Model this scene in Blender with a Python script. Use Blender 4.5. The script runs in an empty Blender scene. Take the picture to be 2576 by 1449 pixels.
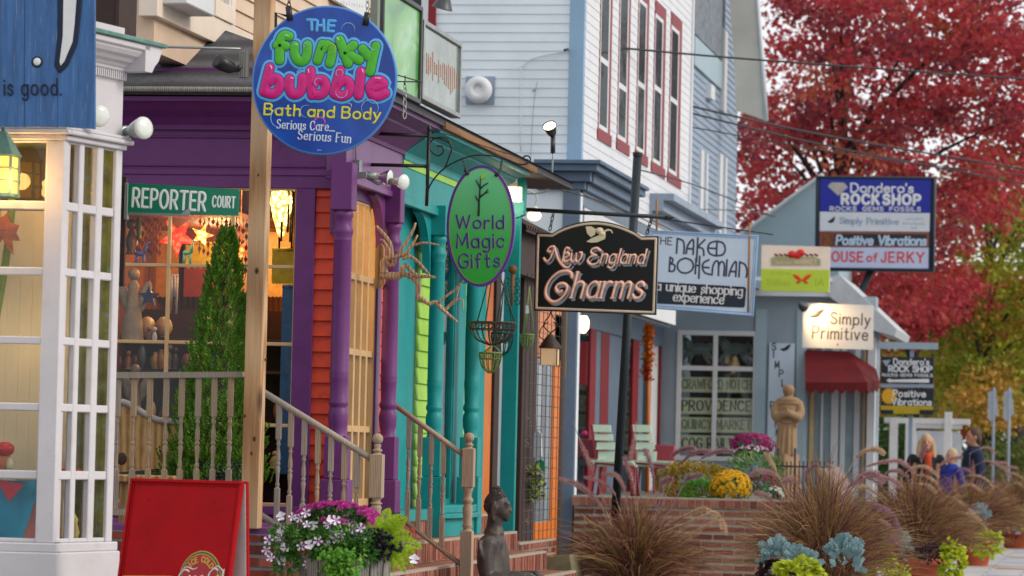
import bpy, math, random
from mathutils import Vector, Matrix
R = math.radians
sc = bpy.context.scene
COL = sc.collection
rnd = random.Random(7)
# ---------------------------------------------------------------- camera, sky, sun, exposure
FPX, CX, CY = 9000.0, 1288.0, 724.5          # focal length and centre for a picture 2576 units wide
EYE = Vector((0, 0, 1.45))
YAW, PITCH, ROLL = R(9.85), math.atan(410.0/FPX), R(1.3)
_f = Vector((-math.sin(YAW)*math.cos(PITCH), math.cos(YAW)*math.cos(PITCH), math.sin(PITCH)))
_r0 = Vector((math.cos(YAW), math.sin(YAW), 0)); _u0 = _r0.cross(_f)
_r = _r0*math.cos(ROLL) + _u0*math.sin(ROLL)
_u = _u0*math.cos(ROLL) - _r0*math.sin(ROLL)
cam = bpy.data.objects.new('camera', bpy.data.cameras.new('camera')); COL.objects.link(cam)
m3 = Matrix((_r, _u, -_f)).transposed()
cam.matrix_world = Matrix.Translation(EYE) @ m3.to_4x4()
cam.data.sensor_width = 36; cam.data.lens = 36*FPX/2576
cam.data.clip_start = .5; cam.data.clip_end = 2000
cam.data.dof.use_dof = True; cam.data.dof.focus_distance = 23.8; cam.data.dof.aperture_fstop = 4.7
sc.camera = cam
SUN_EL, SUN_AZ = R(32), R(95)                # direction the light comes from, azimuth from +Y clockwise
w = bpy.data.worlds.new('World'); sc.world = w; w.use_nodes = True
nt = w.node_tree; bg = nt.nodes['Background']
sky = nt.nodes.new('ShaderNodeTexSky'); sky.sky_type = 'NISHITA'; sky.sun_disc = False
sky.sun_elevation = SUN_EL; sky.sun_rotation = SUN_AZ; sky.air_density = 1.0; sky.dust_density = 6.0; sky.ozone_density = 1.5
# thin overcast: the clear sky seen through an even, bright cloud sheet
tcw = nt.nodes.new('ShaderNodeTexCoord'); nz = nt.nodes.new('ShaderNodeTexNoise'); nz.inputs['Scale'].default_value = 2.5; nz.inputs['Detail'].default_value = 5
nt.links.new(tcw.outputs['Generated'], nz.inputs['Vector'])
rp = nt.nodes.new('ShaderNodeValToRGB'); rp.color_ramp.elements[0].color = (8.6, 8.9, 9.4, 1); rp.color_ramp.elements[1].color = (13.2, 13.3, 13.4, 1); nt.links.new(nz.outputs[0], rp.inputs[0])
mxw = nt.nodes.new('ShaderNodeMix'); mxw.data_type = 'RGBA'; mxw.inputs[0].default_value = .8
nt.links.new(sky.outputs[0], mxw.inputs[6]); nt.links.new(rp.outputs[0], mxw.inputs[7])
nt.links.new(mxw.outputs[2], bg.inputs[0]); bg.inputs[1].default_value = .1
sun = bpy.data.objects.new('sun', bpy.data.lights.new('sun', 'SUN')); COL.objects.link(sun)
sun.data.energy = 1.5; sun.data.angle = R(18); sun.data.color = (1, .91, .8)
sd = Vector((math.sin(SUN_AZ)*math.cos(SUN_EL), math.cos(SUN_AZ)*math.cos(SUN_EL), math.sin(SUN_EL)))
sun.rotation_euler = sd.to_track_quat('Z', 'Y').to_euler()
sc.view_settings.view_transform = 'Standard'; sc.view_settings.look = 'None'
sc.view_settings.exposure = 0.14; sc.view_settings.gamma = 1
sc.render.engine = 'CYCLES'
sc.cycles.max_bounces = 8; sc.cycles.transparent_max_bounces = 24; sc.cycles.use_denoising = True
sc.cycles.sample_clamp_indirect = 4; sc.cycles.caustics_reflective = False; sc.cycles.caustics_refractive = False

# ---------------------------------------------------------------- geometry helpers
def ray(x, y): return _f + _r*((x-CX)/FPX) - _u*((y-CY)/FPX)
def at(x, y, s): return EYE + ray(x, y)*(FPX/s)            # point seen at (x, y) whose scale is s units per metre
def onZ(x, y, z):
    d = ray(x, y); return EYE + d*((z-EYE.z)/d.z)
Z = Vector((0, 0, 1)); X = Vector((1, 0, 0)); Y = Vector((0, 1, 0))
class Face:
    """A plane that stands in the scene: origin o, along u, up v, outward n."""
    def __init__(s, o, u, v=None):
        s.o = Vector(o); s.u = Vector(u).normalized(); s.v = Vector(v).normalized() if v else Z.copy(); s.n = s.u.cross(s.v)
    def px(s, x, y, n=0.0):
        d = ray(x, y); o = s.o + s.n*n
        p = EYE + d*((o-EYE).dot(s.n)/d.dot(s.n)) - o
        return p.dot(s.u), p.dot(s.v)
    def pt(s, u, v, n=0.0): return s.o + s.u*u + s.v*v + s.n*n
    def P(s, x, y, n=0.0): return s.pt(*s.px(x, y, n), n)
def yface(x, y, s): return Face(at(x, y, s), X)             # faces the camera end of the street
def xface(x, y, s): return Face(at(x, y, s), Y)             # faces the street
def aface(x, y, s, deg):                                    # turned deg clockwise from facing the camera end
    a = R(deg); return Face(at(x, y, s), (math.cos(a), math.sin(a), 0))
def xplane(xx): return Face((xx, 30, 0), Y)

def smooth_path(pts, sub=4, closed=False):
    pts = [Vector(p) for p in pts]; n = len(pts)
    if n < 3: return pts
    out = []
    rng = range(n if closed else n-1)
    for i in rng:
        if closed: p0, p1, p2, p3 = pts[i-1], pts[i], pts[(i+1) % n], pts[(i+2) % n]
        else: p0, p1, p2, p3 = pts[max(i-1, 0)], pts[i], pts[i+1], pts[min(i+2, n-1)]
        for k in range(sub):
            t = k/sub
            out.append(.5*((2*p1)+(p2-p0)*t+(2*p0-5*p1+4*p2-p3)*t*t+(3*p1-p0-3*p2+p3)*t**3))
    if not closed: out.append(pts[-1])
    return out
def lerp(a, b, t): return a+(b-a)*t
class MB:
    def __init__(s): s.v = []; s.f = []; s.m = []; s.s = []; s.tf = None
    def add(s, vs, fs, mi=0, sm=False):
        b = len(s.v)
        if s.tf is not None: vs = [s.tf @ Vector(p) for p in vs]
        s.v.extend([tuple(p) for p in vs])
        for f in fs: s.f.append(tuple(b+i for i in f)); s.m.append(mi); s.s.append(sm)
    def hexa(s, p, mi=0):  # p: 4 bottom + 4 top
        s.add(p, [(3, 2, 1, 0), (4, 5, 6, 7), (0, 1, 5, 4), (1, 2, 6, 5), (2, 3, 7, 6), (3, 0, 4, 7)], mi)
    def box(s, lo, hi, mi=0):
        x0, y0, z0 = lo; x1, y1, z1 = hi
        s.hexa([(x0, y0, z0), (x1, y0, z0), (x1, y1, z0), (x0, y1, z0), (x0, y0, z1), (x1, y0, z1), (x1, y1, z1), (x0, y1, z1)], mi)
    def cbox(s, c, h, M=None, mi=0):
        c = Vector(c); M = M or Matrix.Identity(3)
        q = [Vector((sx*h[0], sy*h[1], sz*h[2])) for sz in (-1, 1) for sx, sy in ((-1, -1), (1, -1), (1, 1), (-1, 1))]
        s.hexa([c+M @ k for k in q], mi)
    def fb(s, F, u0, u1, v0, v1, n0, n1, mi=0):             # box on a face, in metres
        q = [F.pt(u, v, n) for n in (n0, n1) for u, v in ((u0, v0), (u1, v0), (u1, v1), (u0, v1))]
        s.hexa(q, mi)
    def fp(s, F, x0, y0, x1, y1, n0, n1, mi=0):             # box on a face, edges seen at x0..x1, y0..y1
        ym, xm = (y0+y1)/2, (x0+x1)/2
        s.fb(F, F.px(x0, ym, n1)[0], F.px(x1, ym, n1)[0], F.px(xm, y1, n1)[1], F.px(xm, y0, n1)[1], n0, n1, mi)
    def prism(s, F, uv, n0, n1, mi=0, sm=False):            # outline in metres on a face, extruded
        k = len(uv); vs = [F.pt(a[0], a[1], n0) for a in uv]+[F.pt(a[0], a[1], n1) for a in uv]
        fs = [tuple(range(k-1, -1, -1)), tuple(range(k, 2*k))]
        s.add(vs, fs, mi)
        s.add(vs, [(i, (i+1) % k, k+(i+1) % k, k+i) for i in range(k)], mi, sm)
    def pprism(s, F, pts, n0, n1, mi=0, sm=False): s.prism(F, [F.px(x, y, n1) for x, y in pts], n0, n1, mi, sm)
    def tube(s, pts, rad, n=8, mi=0, sm=True, cap=True, closed=False, sq=1.0, up=None):
        pts = [Vector(p) for p in pts]; k = len(pts)
        rad = rad if isinstance(rad, (list, tuple)) else [rad]*k
        vs = []; side = None
        for i, p in enumerate(pts):
            if closed: t = pts[(i+1) % k]-pts[i-1]
            else: t = pts[min(i+1, k-1)]-pts[max(i-1, 0)]
            if t.length < 1e-9: t = Vector((0, 0, 1))
            t.normalize()
            if side is None:
                side = t.cross(up if up is not None else (Z if abs(t.z) < .9 else X)).normalized()
            else:
                side = side-t*side.dot(t)
                if side.length < 1e-6: side = t.cross(X)
                side.normalize()
            b = side.cross(t)
            for j in range(n):
                a = 2*math.pi*j/n
                vs.append(p+(side*math.cos(a)+b*math.sin(a)*sq)*rad[i])
        fs = []
        for i in range(k if closed else k-1):
            i2 = (i+1) % k
            for j in range(n):
                j2 = (j+1) % n
                fs.append((i*n+j, i*n+j2, i2*n+j2, i2*n+j))
        if cap and not closed: fs += [tuple(range(n-1, -1, -1)), tuple((k-1)*n+j for j in range(n))]
        s.add(vs, fs, mi, sm)
    def lathe(s, prof, base, ax=Z, n=18, mi=0, sm=True, rx=1.0, ry=1.0, side=None):
        ax = Vector(ax).normalized(); base = Vector(base)
        a1 = Vector(side) if side is not None else (X if abs(ax.dot(X)) < .9 else Y)
        a1 = (a1-ax*a1.dot(ax)).normalized(); a2 = ax.cross(a1)
        vs = []
        for r, h in prof:
            for j in range(n):
                a = 2*math.pi*(j+.5)/n
                vs.append(base+ax*h+(a1*math.cos(a)*rx+a2*math.sin(a)*ry)*r)
        k = len(prof); fs = []
        for i in range(k-1):
            for j in range(n): fs.append((i*n+j, i*n+(j+1) % n, (i+1)*n+(j+1) % n, (i+1)*n+j))
        s.add(vs, fs, mi, sm)
        s.add(vs[:n], [tuple(range(n-1, -1, -1))], mi); s.add(vs[-n:], [tuple(range(n))], mi)
    def ball(s, c, r, mi=0, n=12, sc3=(1, 1, 1), M=None):
        c = Vector(c); M = M or Matrix.Identity(3); vs = []; m = n//2
        for i in range(m+1):
            t = math.pi*i/m
            for j in range(n):
                a = 2*math.pi*j/n
                vs.append(c+M @ Vector((math.sin(t)*math.cos(a)*sc3[0], math.sin(t)*math.sin(a)*sc3[1], -math.cos(t)*sc3[2]))*r)
        fs = [(i*n+j, i*n+(j+1) % n, (i+1)*n+(j+1) % n, (i+1)*n+j) for i in range(m) for j in range(n)]
        s.add(vs, fs, mi, True)
    def leaf(s, p, d, up, L, W, mi=0, bend=.2):            # a pointed leaf of two halves
        d = d.normalized(); sd = d.cross(up)
        if sd.length < 1e-5: sd = d.cross(X)
        sd.normalize(); nn = sd.cross(d)
        a = p; b = p+d*L*.5+nn*L*bend*.5; c = p+d*L
        s.add([a, b+sd*W*.5-nn*W*.15, c, b-sd*W*.5-nn*W*.15, b], [(0, 1, 4), (1, 2, 4), (2, 3, 4), (3, 0, 4)], mi)
    def card(s, c, nrm, size, mi=0, asp=1.0):
        nrm = nrm.normalized(); a = nrm.orthogonal().normalized()
        a = Matrix.Rotation(rnd.uniform(0, 6.28), 3, nrm) @ a; b = nrm.cross(a)
        a = a*size; b = b*size*asp
        s.add([c-a, c-b*.9, c+a, c+b*.9], [(0, 1, 2, 3)], mi)
    def ribbon(s, pts, wid, nrm, mi=0, sm=True):
        k = len(pts); vs = []
        for i, p in enumerate(pts):
            t = pts[min(i+1, k-1)]-pts[max(i-1, 0)]; sd = t.cross(nrm)
            sd = sd.normalized() if sd.length > 1e-7 else X
            vs += [p-sd*wid[i]*.5, p+sd*wid[i]*.5]
        s.add(vs, [(2*i, 2*i+1, 2*i+3, 2*i+2) for i in range(k-1)], mi, sm)
    def build(s, name, mats, parent=None, loc=None, bevel=0, label=None, seg=1, rem=0):
        mats = mats if isinstance(mats, (list, tuple)) else [mats]
        vs = s.v
        if parent is not None: off = org(parent)
        elif loc is not None: off = Vector(loc)
        elif vs:
            xs, ys, zs = zip(*vs); off = Vector(((min(xs)+max(xs))/2, (min(ys)+max(ys))/2, min(zs)))
        else: off = Vector()
        me = bpy.data.meshes.new(name)
        me.from_pydata([(a-off.x, b-off.y, c-off.z) for a, b, c in vs], [], s.f)
        for mm in mats: me.materials.append(mm)
        me.polygons.foreach_set('material_index', s.m); me.polygons.foreach_set('use_smooth', s.s)
        me.update()
        o = bpy.data.objects.new(name, me); COL.objects.link(o)
        if parent is not None: o.parent = parent
        else: o.location = off
        if rem:
            md = o.modifiers.new('Remesh', 'REMESH'); md.mode = 'VOXEL'; md.voxel_size = rem; md.use_smooth_shade = True
            md = o.modifiers.new('Smooth', 'SMOOTH'); md.factor = .5; md.iterations = 2
        if bevel:
            md = o.modifiers.new('Bevel', 'BEVEL'); md.width = bevel; md.segments = seg; md.limit_method = 'ANGLE'; md.angle_limit = R(40)
        if label: o['label'] = label
        return o
def org(o):
    p = Vector()
    while o is not None: p = p+Vector(o.location); o = o.parent
    return p
def thing(name, label, cat, loc=(0, 0, 0), group=None, rz=0):
    o = bpy.data.objects.new(name, None); COL.objects.link(o); o.empty_display_size = .2
    o.location = loc; o.rotation_euler = (0, 0, rz); return tag(o, label, cat, group)
def tag(o, label=None, cat=None, group=None, kind=None):
    if label: o['label'] = label
    if cat: o['category'] = cat
    if group: o['group'] = group
    if kind: o['kind'] = kind
    return o
def clone(o, loc=None, rz=None, scale=None, label=None, parent=None):
    c = o.copy(); COL.objects.link(c)
    if parent is not None: c.parent = parent
    for ch in list(o.children): clone(ch, parent=c)
    if loc is not None: c.location = loc
    if rz is not None: c.rotation_euler = (0, 0, rz)
    if scale is not None: c.scale = (scale,)*3
    if label: c['label'] = label
    return c
def bulb(name, p, energy, col, rad=.04, parent=None):      # the light of a lamp, or an added fill light
    l = bpy.data.lights.new(name, 'POINT'); l.energy = energy; l.color = col; l.shadow_soft_size = rad
    o = bpy.data.objects.new(name, l); COL.objects.link(o)
    if parent is not None: o.parent = parent; o.location = Vector(p)-org(parent)
    else: o.location = p
    return o

# ---------------------------------------------------------------- materials
def lin(h):
    h = h.lstrip('#'); c = [int(h[i:i+2], 16)/255 for i in (0, 2, 4)]
    return [((x+.055)/1.055)**2.4 if x > .04045 else x/12.92 for x in c]
class NB:
    def __init__(s, name):
        s.m = bpy.data.materials.new(name); s.m.use_nodes = True; s.t = s.m.node_tree
        s.b = s.t.nodes['Principled BSDF']; s.out = s.t.nodes['Material Output']
    def n(s, typ, **kw):
        o = s.t.nodes.new('ShaderNode'+typ)
        for k, v in kw.items():
            if k in o.inputs: o.inputs[k].default_value = v
            else: setattr(o, k, v)
        return o
    def l(s, a, b): s.t.links.new(a, b)
    def coord(s, scale=(1, 1, 1), kind='Object'):
        tc = s.n('TexCoord'); mp = s.n('Mapping'); mp.inputs['Scale'].default_value = scale
        s.l(tc.outputs[kind], mp.inputs['Vector']); return mp.outputs[0]
    def ramp(s, fac, stops):
        r = s.n('ValToRGB'); e = r.color_ramp.elements
        while len(e) < len(stops): e.new(.5)
        for k, (p, c) in enumerate(stops): e[k].position = p; e[k].color = (*c, 1)
        s.l(fac, r.inputs[0]); return r.outputs[0]
    def bump(s, h, st=.2, dist=.01):
        b = s.n('Bump'); b.inputs['Strength'].default_value = st; b.inputs['Distance'].default_value = dist
        s.l(h, b.inputs['Height']); s.l(b.outputs[0], s.b.inputs['Normal'])
def paint(name, hx, rough=.55, var=.10, scale=5.0, bump=.15, spec=.4, metal=0, dirt_or_reflection=None, coat=0, sc3=None):
    k = NB(name); c = lin(hx); k.b.inputs['Roughness'].default_value = rough; k.b.inputs['Metallic'].default_value = metal
    k.b.inputs['Specular IOR Level'].default_value = spec; k.b.inputs['Coat Weight'].default_value = coat
    v = k.coord(sc3 or (1, 1, 1)); n1 = k.n('TexNoise', Scale=scale, Detail=6.0, Roughness=.65); k.l(v, n1.inputs['Vector'])
    lo = [x*(1-var*1.6) for x in c]; hi = [min(1, x*(1+var)) for x in c]
    col = k.ramp(n1.outputs[0], [(.3, lo), (.7, hi)])
    if dirt_or_reflection:
        n2 = k.n('TexNoise', Scale=scale*2.7, Detail=8.0, Roughness=.75); k.l(v, n2.inputs['Vector'])
        fa = k.ramp(n2.outputs[0], [(.56, (0, 0, 0)), (.72, (1, 1, 1))])
        mx = k.n('Mix', data_type='RGBA'); k.l(fa, mx.inputs[0]); k.l(col, mx.inputs[6]); mx.inputs[7].default_value = (*lin(dirt_or_reflection), 1); col = mx.outputs[2]
    k.l(col, k.b.inputs['Base Color'])
    if bump:
        n3 = k.n('TexNoise', Scale=scale*9, Detail=4.0); k.l(v, n3.inputs['Vector']); k.bump(n3.outputs[0], bump, .004)
    return k.m
def wood(name, dark, light, sc3=(14, 14, 1.1), rough=.6, bump=.25, knots=False, gray=None):
    k = NB(name); k.b.inputs['Roughness'].default_value = rough; k.b.inputs['Specular IOR Level'].default_value = .25
    v = k.coord(sc3); n0 = k.n('TexNoise', Scale=.6, Detail=3.0, Distortion=.4); k.l(v, n0.inputs['Vector'])
    wv = k.n('TexWave', wave_type='BANDS', bands_direction='X', Scale=1.1, Distortion=5.0, Detail=3.0); wv.inputs['Detail Scale'].default_value = .7
    k.l(v, wv.inputs['Vector'])
    n1 = k.n('TexNoise', Scale=3.0, Detail=8.0, Roughness=.7); k.l(v, n1.inputs['Vector'])
    ad = k.n('Math', operation='ADD'); mu = k.n('Math', operation='MULTIPLY'); k.l(wv.outputs['Fac'], mu.inputs[0]); mu.inputs[1].default_value = .45
    k.l(mu.outputs[0], ad.inputs[0]); k.l(n1.outputs[0], ad.inputs[1])
    col = k.ramp(ad.outputs[0], [(.38, lin(dark)), (.95, lin(light))])
    if gray:
        vg = k.coord((2, 2, .5)); ng = k.n('TexNoise', Scale=2.0, Detail=5.0); k.l(vg, ng.inputs['Vector'])
        fa = k.ramp(ng.outputs[0], [(.4, (0, 0, 0)), (.62, (1, 1, 1))])
        mx = k.n('Mix', data_type='RGBA'); k.l(fa, mx.inputs[0]); k.l(col, mx.inputs[6]); mx.inputs[7].default_value = (*lin(gray), 1); col = mx.outputs[2]
    if knots:
        vk = k.coord((5, 5, 1.5)); vo = k.n('TexVoronoi', Scale=1.0); k.l(vk, vo.inputs['Vector'])
        fa = k.ramp(vo.outputs['Distance'], [(.05, (1, 1, 1)), (.13, (0, 0, 0))])
        mx = k.n('Mix', data_type='RGBA'); k.l(fa, mx.inputs[0]); k.l(col, mx.inputs[6]); mx.inputs[7].default_value = (*lin('#4a2c16'), 1); col = mx.outputs[2]
    k.l(col, k.b.inputs['Base Color']); k.bump(ad.outputs[0], bump, .004)
    return k.m
def leafm(name, hexes, rough=.55, trans=.25, scale=9.0):
    """foliage: the colour wanders from clump to clump, some light passes through"""
    k = NB(name); k.b.inputs['Roughness'].default_value = rough; k.b.inputs['Specular IOR Level'].default_value = .25
    v = k.coord(); n1 = k.n('TexNoise', Scale=scale, Detail=5.0, Roughness=.8); k.l(v, n1.inputs['Vector'])
    st = [(.28+.44*i/max(1, len(hexes)-1), lin(h)) for i, h in enumerate(hexes)]
    col = k.ramp(n1.outputs[0], st); k.l(col, k.b.inputs['Base Color'])
    if trans:
        tr = k.n('BsdfTranslucent'); k.l(col, tr.inputs[0]); mx = k.n('MixShader'); mx.inputs[0].default_value = trans
        k.l(k.b.outputs[0], mx.inputs[1]); k.l(tr.outputs[0], mx.inputs[2]); k.l(mx.outputs[0], k.out.inputs[0])
    return k.m
def glow(name, hx, st, tex=None, base='#ffffff'):
    k = NB(name); k.b.inputs['Base Color'].default_value = (*lin(base), 1)
    k.b.inputs['Emission Color'].default_value = (*lin(hx), 1); k.b.inputs['Emission Strength'].default_value = st
    if tex:
        v = k.coord(); n1 = k.n('TexVoronoi', Scale=tex); k.l(v, n1.inputs['Vector'])
        c = k.ramp(n1.outputs['Distance'], [(.25, lin(hx)), (.6, [x*.12 for x in lin(hx)])]); k.l(c, k.b.inputs['Emission Color'])
    return k.m
def glass(name, tint='#f2f6f5', refl=1.0, rough=.03):
    k = NB(name); t = k.n('BsdfTransparent'); t.inputs[0].default_value = (*lin(tint), 1)
    g = k.n('BsdfGlossy'); g.inputs['Roughness'].default_value = rough
    v = k.coord(); no = k.n('TexNoise', Scale=2.2, Detail=1.0); k.l(v, no.inputs['Vector'])
    bp = k.n('Bump'); bp.inputs['Strength'].default_value = .25; bp.inputs['Distance'].default_value = .02; k.l(no.outputs[0], bp.inputs['Height']); k.l(bp.outputs[0], g.inputs['Normal'])
    lw = k.n('LayerWeight', Blend=.5); pw_ = k.n('Math', operation='POWER'); pw_.inputs[1].default_value = 5; k.l(lw.outputs['Facing'], pw_.inputs[0]); mu = k.n('Math', operation='MULTIPLY_ADD'); mu.inputs[1].default_value = .9*refl; mu.inputs[2].default_value = .05*refl; k.l(pw_.outputs[0], mu.inputs[0])
    mx = k.n('MixShader'); k.l(mu.outputs[0], mx.inputs[0]); k.l(t.outputs[0], mx.inputs[1]); k.l(g.outputs[0], mx.inputs[2]); k.l(mx.outputs[0], k.out.inputs[0])
    return k.m

# ---------------------------------------------------------------- stroke lettering
GL = {
'A': "0,0 .36,1 .72,0|.14,.36 .58,.36", 'B': "0,0 0,1|~0,1 .35,1 .52,.9 .54,.75 .45,.58 .3,.53 0,.53|~.3,.53 .5,.48 .6,.3 .52,.08 .34,0 0,0",
'C': "~.66,.82 .5,.97 .33,1 .1,.85 0,.5 .1,.15 .33,0 .52,.03 .67,.18", 'D': "0,0 0,1|~0,1 .3,1 .55,.85 .65,.5 .55,.15 .3,0 0,0",
'E': ".5,1 0,1 0,0 .52,0|0,.52 .44,.52", 'F': ".5,1 0,1 0,0|0,.52 .42,.52",
'G': "~.66,.84 .5,.97 .34,1 .1,.85 0,.5 .1,.15 .34,0 .55,.05 .66,.2|.66,.2 .66,.46 .4,.46", 'H': "0,0 0,1|.6,0 .6,1|0,.52 .6,.52", 'I': "0,0 0,1",
'J': ".4,1 .4,.25|~.4,.25 .34,.05 .2,0 .06,.05 0,.22", 'K': "0,0 0,1|.56,1 0,.42|.2,.6 .6,0", 'L': "0,1 0,0 .48,0", 'M': "0,0 .06,1 .4,.2 .74,1 .8,0",
'N': "0,0 0,1 .6,0 .6,1", 'O': "@.36,1 .1,.85 0,.5 .1,.15 .36,0 .62,.15 .72,.5 .62,.85", 'P': "0,0 0,1|~0,1 .32,1 .52,.9 .56,.73 .5,.55 .32,.46 0,.46",
'Q': "@.36,1 .1,.85 0,.5 .1,.15 .36,0 .62,.15 .72,.5 .62,.85|.45,.25 .72,-.05", 'R': "0,0 0,1|~0,1 .32,1 .52,.9 .56,.73 .5,.55 .32,.46 0,.46|.28,.46 .6,0", 'S': "~.52,.84 .42,.96 .27,1 .1,.94 .03,.76 .12,.6 .3,.52 .48,.42 .55,.25 .46,.07 .27,0 .1,.04 0,.18",
'T': "0,1 .64,1|.32,1 .32,0", 'U': "0,1 0,.3|~0,.3 .06,.08 .28,0 .5,.08 .56,.3|.56,.3 .56,1", 'V': "0,1 .34,0 .68,1", 'W': "0,1 .24,0 .48,.9 .72,0 .96,1",
'X': "0,0 .6,1|0,1 .6,0", 'Y': "0,1 .32,.48 .64,1|.32,.48 .32,0",
'a': "@.26,.62 .07,.53 0,.31 .07,.08 .26,0 .44,.09 .5,.31 .44,.53|.5,.62 .5,0", 'b': "0,1 0,0|@.25,.62 .06,.53 0,.31 .06,.08 .25,0 .44,.08 .5,.31 .44,.53",
'c': "~.46,.5 .36,.6 .25,.62 .07,.53 0,.31 .07,.08 .25,0 .37,.03 .47,.13", 'd': "@.25,.62 .06,.53 0,.31 .06,.08 .25,0 .44,.08 .5,.31 .44,.53|.5,1 .5,0",
'e': "~.01,.33 .25,.33 .48,.34 .44,.53 .26,.62 .07,.53 0,.31 .07,.08 .26,0 .39,.03 .48,.13", 'f': "~.4,.93 .32,1 .22,.98 .16,.85 .15,.6|.15,.6 .15,0|0,.6 .34,.6",
'g': "@.25,.62 .06,.53 0,.31 .06,.08 .25,0 .44,.08 .5,.31 .44,.53|~.5,.62 .5,.2 .5,-.1 .42,-.28 .24,-.32 .06,-.25", 'h': "0,1 0,0|~0,.36 .08,.55 .24,.62 .4,.56 .45,.4 .45,0",
'i': "0,.62 0,0|0,.86 0,.88", 'j': "~.12,.62 .12,-.1 .06,-.28 -.06,-.3|.12,.86 .12,.88", 'k': "0,1 0,0|.42,.62 0,.24|.14,.36 .46,0", 'l': "0,1 0,0",
'm': "0,.62 0,0|~0,.4 .1,.57 .22,.62 .33,.55 .36,.4 .36,0|~.36,.4 .46,.57 .58,.62 .69,.55 .72,.4 .72,0", 'n': "0,.62 0,0|~0,.38 .09,.56 .24,.62 .4,.56 .45,.4 .45,0",
'o': "@.27,.62 .07,.53 0,.31 .07,.08 .27,0 .47,.08 .54,.31 .47,.53", 'p': "0,.62 0,-.32|@.25,.62 .06,.53 0,.31 .06,.08 .25,0 .44,.08 .5,.31 .44,.53",
'q': "@.25,.62 .06,.53 0,.31 .06,.08 .25,0 .44,.08 .5,.31 .44,.53|.5,.62 .5,-.32", 'r': "0,.62 0,0|~0,.34 .08,.54 .2,.62 .33,.6",
's': "~.38,.5 .3,.6 .2,.62 .06,.56 .04,.43 .14,.35 .28,.29 .38,.2 .34,.05 .2,0 .08,.02 0,.12", 't': ".16,.9 .16,.15|~.16,.15 .2,.02 .3,0 .38,.04|0,.62 .36,.62",
'u': "0,.62 0,.22|~0,.22 .05,.06 .2,0 .36,.06 .45,.24|.45,.62 .45,0", 'v': "0,.62 .24,0 .48,.62", 'w': "0,.62 .18,0 .36,.56 .54,0 .72,.62", 'x': "0,0 .44,.62|0,.62 .44,0",
'y': "0,.62 .24,.02|.48,.62 .24,.02 .12,-.24 0,-.32", 'z': "0,.62 .42,.62 0,0 .44,0", "'": "0,1 -.03,.8", '.': "0,0 0,.02", '-': "0,.4 .3,.4"}
def glyph(ch):
    out = []
    for st in GL[ch].split('|'):
        mode = st[0] if st[0] in '~@' else ''
        pts = [tuple(map(float, q.split(','))) for q in st.lstrip('~@').split()]
        if mode: pts = [(p.x, p.y) for p in smooth_path([Vector((a, b, 0)) for a, b in pts], 4, mode == '@')]
        if mode == '@': pts.append(pts[0])
        out.append((pts, bool(mode)))
    return out
def dome(mb, F, uv, rad, n0, h, mi=0, nib=None):
    """raised rounded stroke along a path on a face; nib=(angle, thin share) gives thick and thin"""
    if len(uv) == 1: uv = uv+[(uv[0][0]+1e-4, uv[0][1])]
    K = 5; prof = [(-math.cos(math.pi*j/K), math.sin(math.pi*j/K)) for j in range(K+1)]
    pts = [Vector((a, b)) for a, b in uv]; k = len(pts); rows = []
    def row(p, nr, r, hh): rows.append([F.pt(p.x+nr.x*c*r, p.y+nr.y*c*r, n0+max(0, q)*hh) for c, q in prof])
    rr = rad if isinstance(rad, (list, tuple)) else [rad]*k
    for i, p in enumerate(pts):
        t = pts[min(i+1, k-1)]-pts[max(i-1, 0)]; t = t.normalized() if t.length > 1e-9 else Vector((1, 0)); nr = Vector((-t.y, t.x)); r = rr[i]
        if nib:
            a = math.atan2(t.y, t.x)-nib[0]; r = r*(nib[1]+(1-nib[1])*abs(math.sin(a)))
        if i == 0:
            for c in (.98, .8, .45): row(p-t*r*c, nr, r*math.sqrt(1-c*c), h*math.sqrt(1-c*c))
        row(p, nr, r, h)
        if 0 < i < k-1:
            t1 = (pts[i]-pts[i-1]); t2 = (pts[i+1]-pts[i])
            if t1.length > 1e-9 and t2.length > 1e-9 and t1.normalized().dot(t2.normalized()) < .3:   # sharp corner: close and restart
                d1 = t1.normalized(); d2 = t2.normalized(); rows.pop()
                n1 = Vector((-d1.y, d1.x)); n2 = Vector((-d2.y, d2.x))
                row(p, n1, r, h); row(p+d1*r*.7, n1, r*.7, h*.7); row(p+d1*r*.98, n1, r*.1, 0)
                flush(mb, rows, K, mi); rows.clear()
                for c in (.98, .8, .45): row(p-d2*r*c, n2, r*math.sqrt(1-c*c), h*math.sqrt(1-c*c))
                row(p, n2, r, h)
        if i == k-1:
            for c in (.45, .8, .98): row(p+t*r*c, nr, r*math.sqrt(1-c*c), h*math.sqrt(1-c*c))
    flush(mb, rows, K, mi)
def flush(mb, rows, K, mi):
    vs = [q for rw in rows for q in rw]; w = K+1
    mb.add(vs, [(i*w+j, (i+1)*w+j, (i+1)*w+j+1, i*w+j+1) for i in range(len(rows)-1) for j in range(K)], mi, True)
def pathpx(mb, F, pts, rpx, n0, h, mi=0, curve=False, closed=False, nib=None):
    """dome stroke through picture points lying on a face; rpx in picture units"""
    if curve: pts = [(p.x, p.y) for p in smooth_path([Vector((a, b, 0)) for a, b in pts], 5, closed)]
    if closed: pts = pts+[pts[0]]
    uv = [F.px(x, y, n0) for x, y in pts]
    s = FPX/((F.o-EYE).dot(_f)); dome(mb, F, uv, ([q/s for q in rpx] if isinstance(rpx, list) else rpx/s), n0, h, mi, nib)
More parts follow.
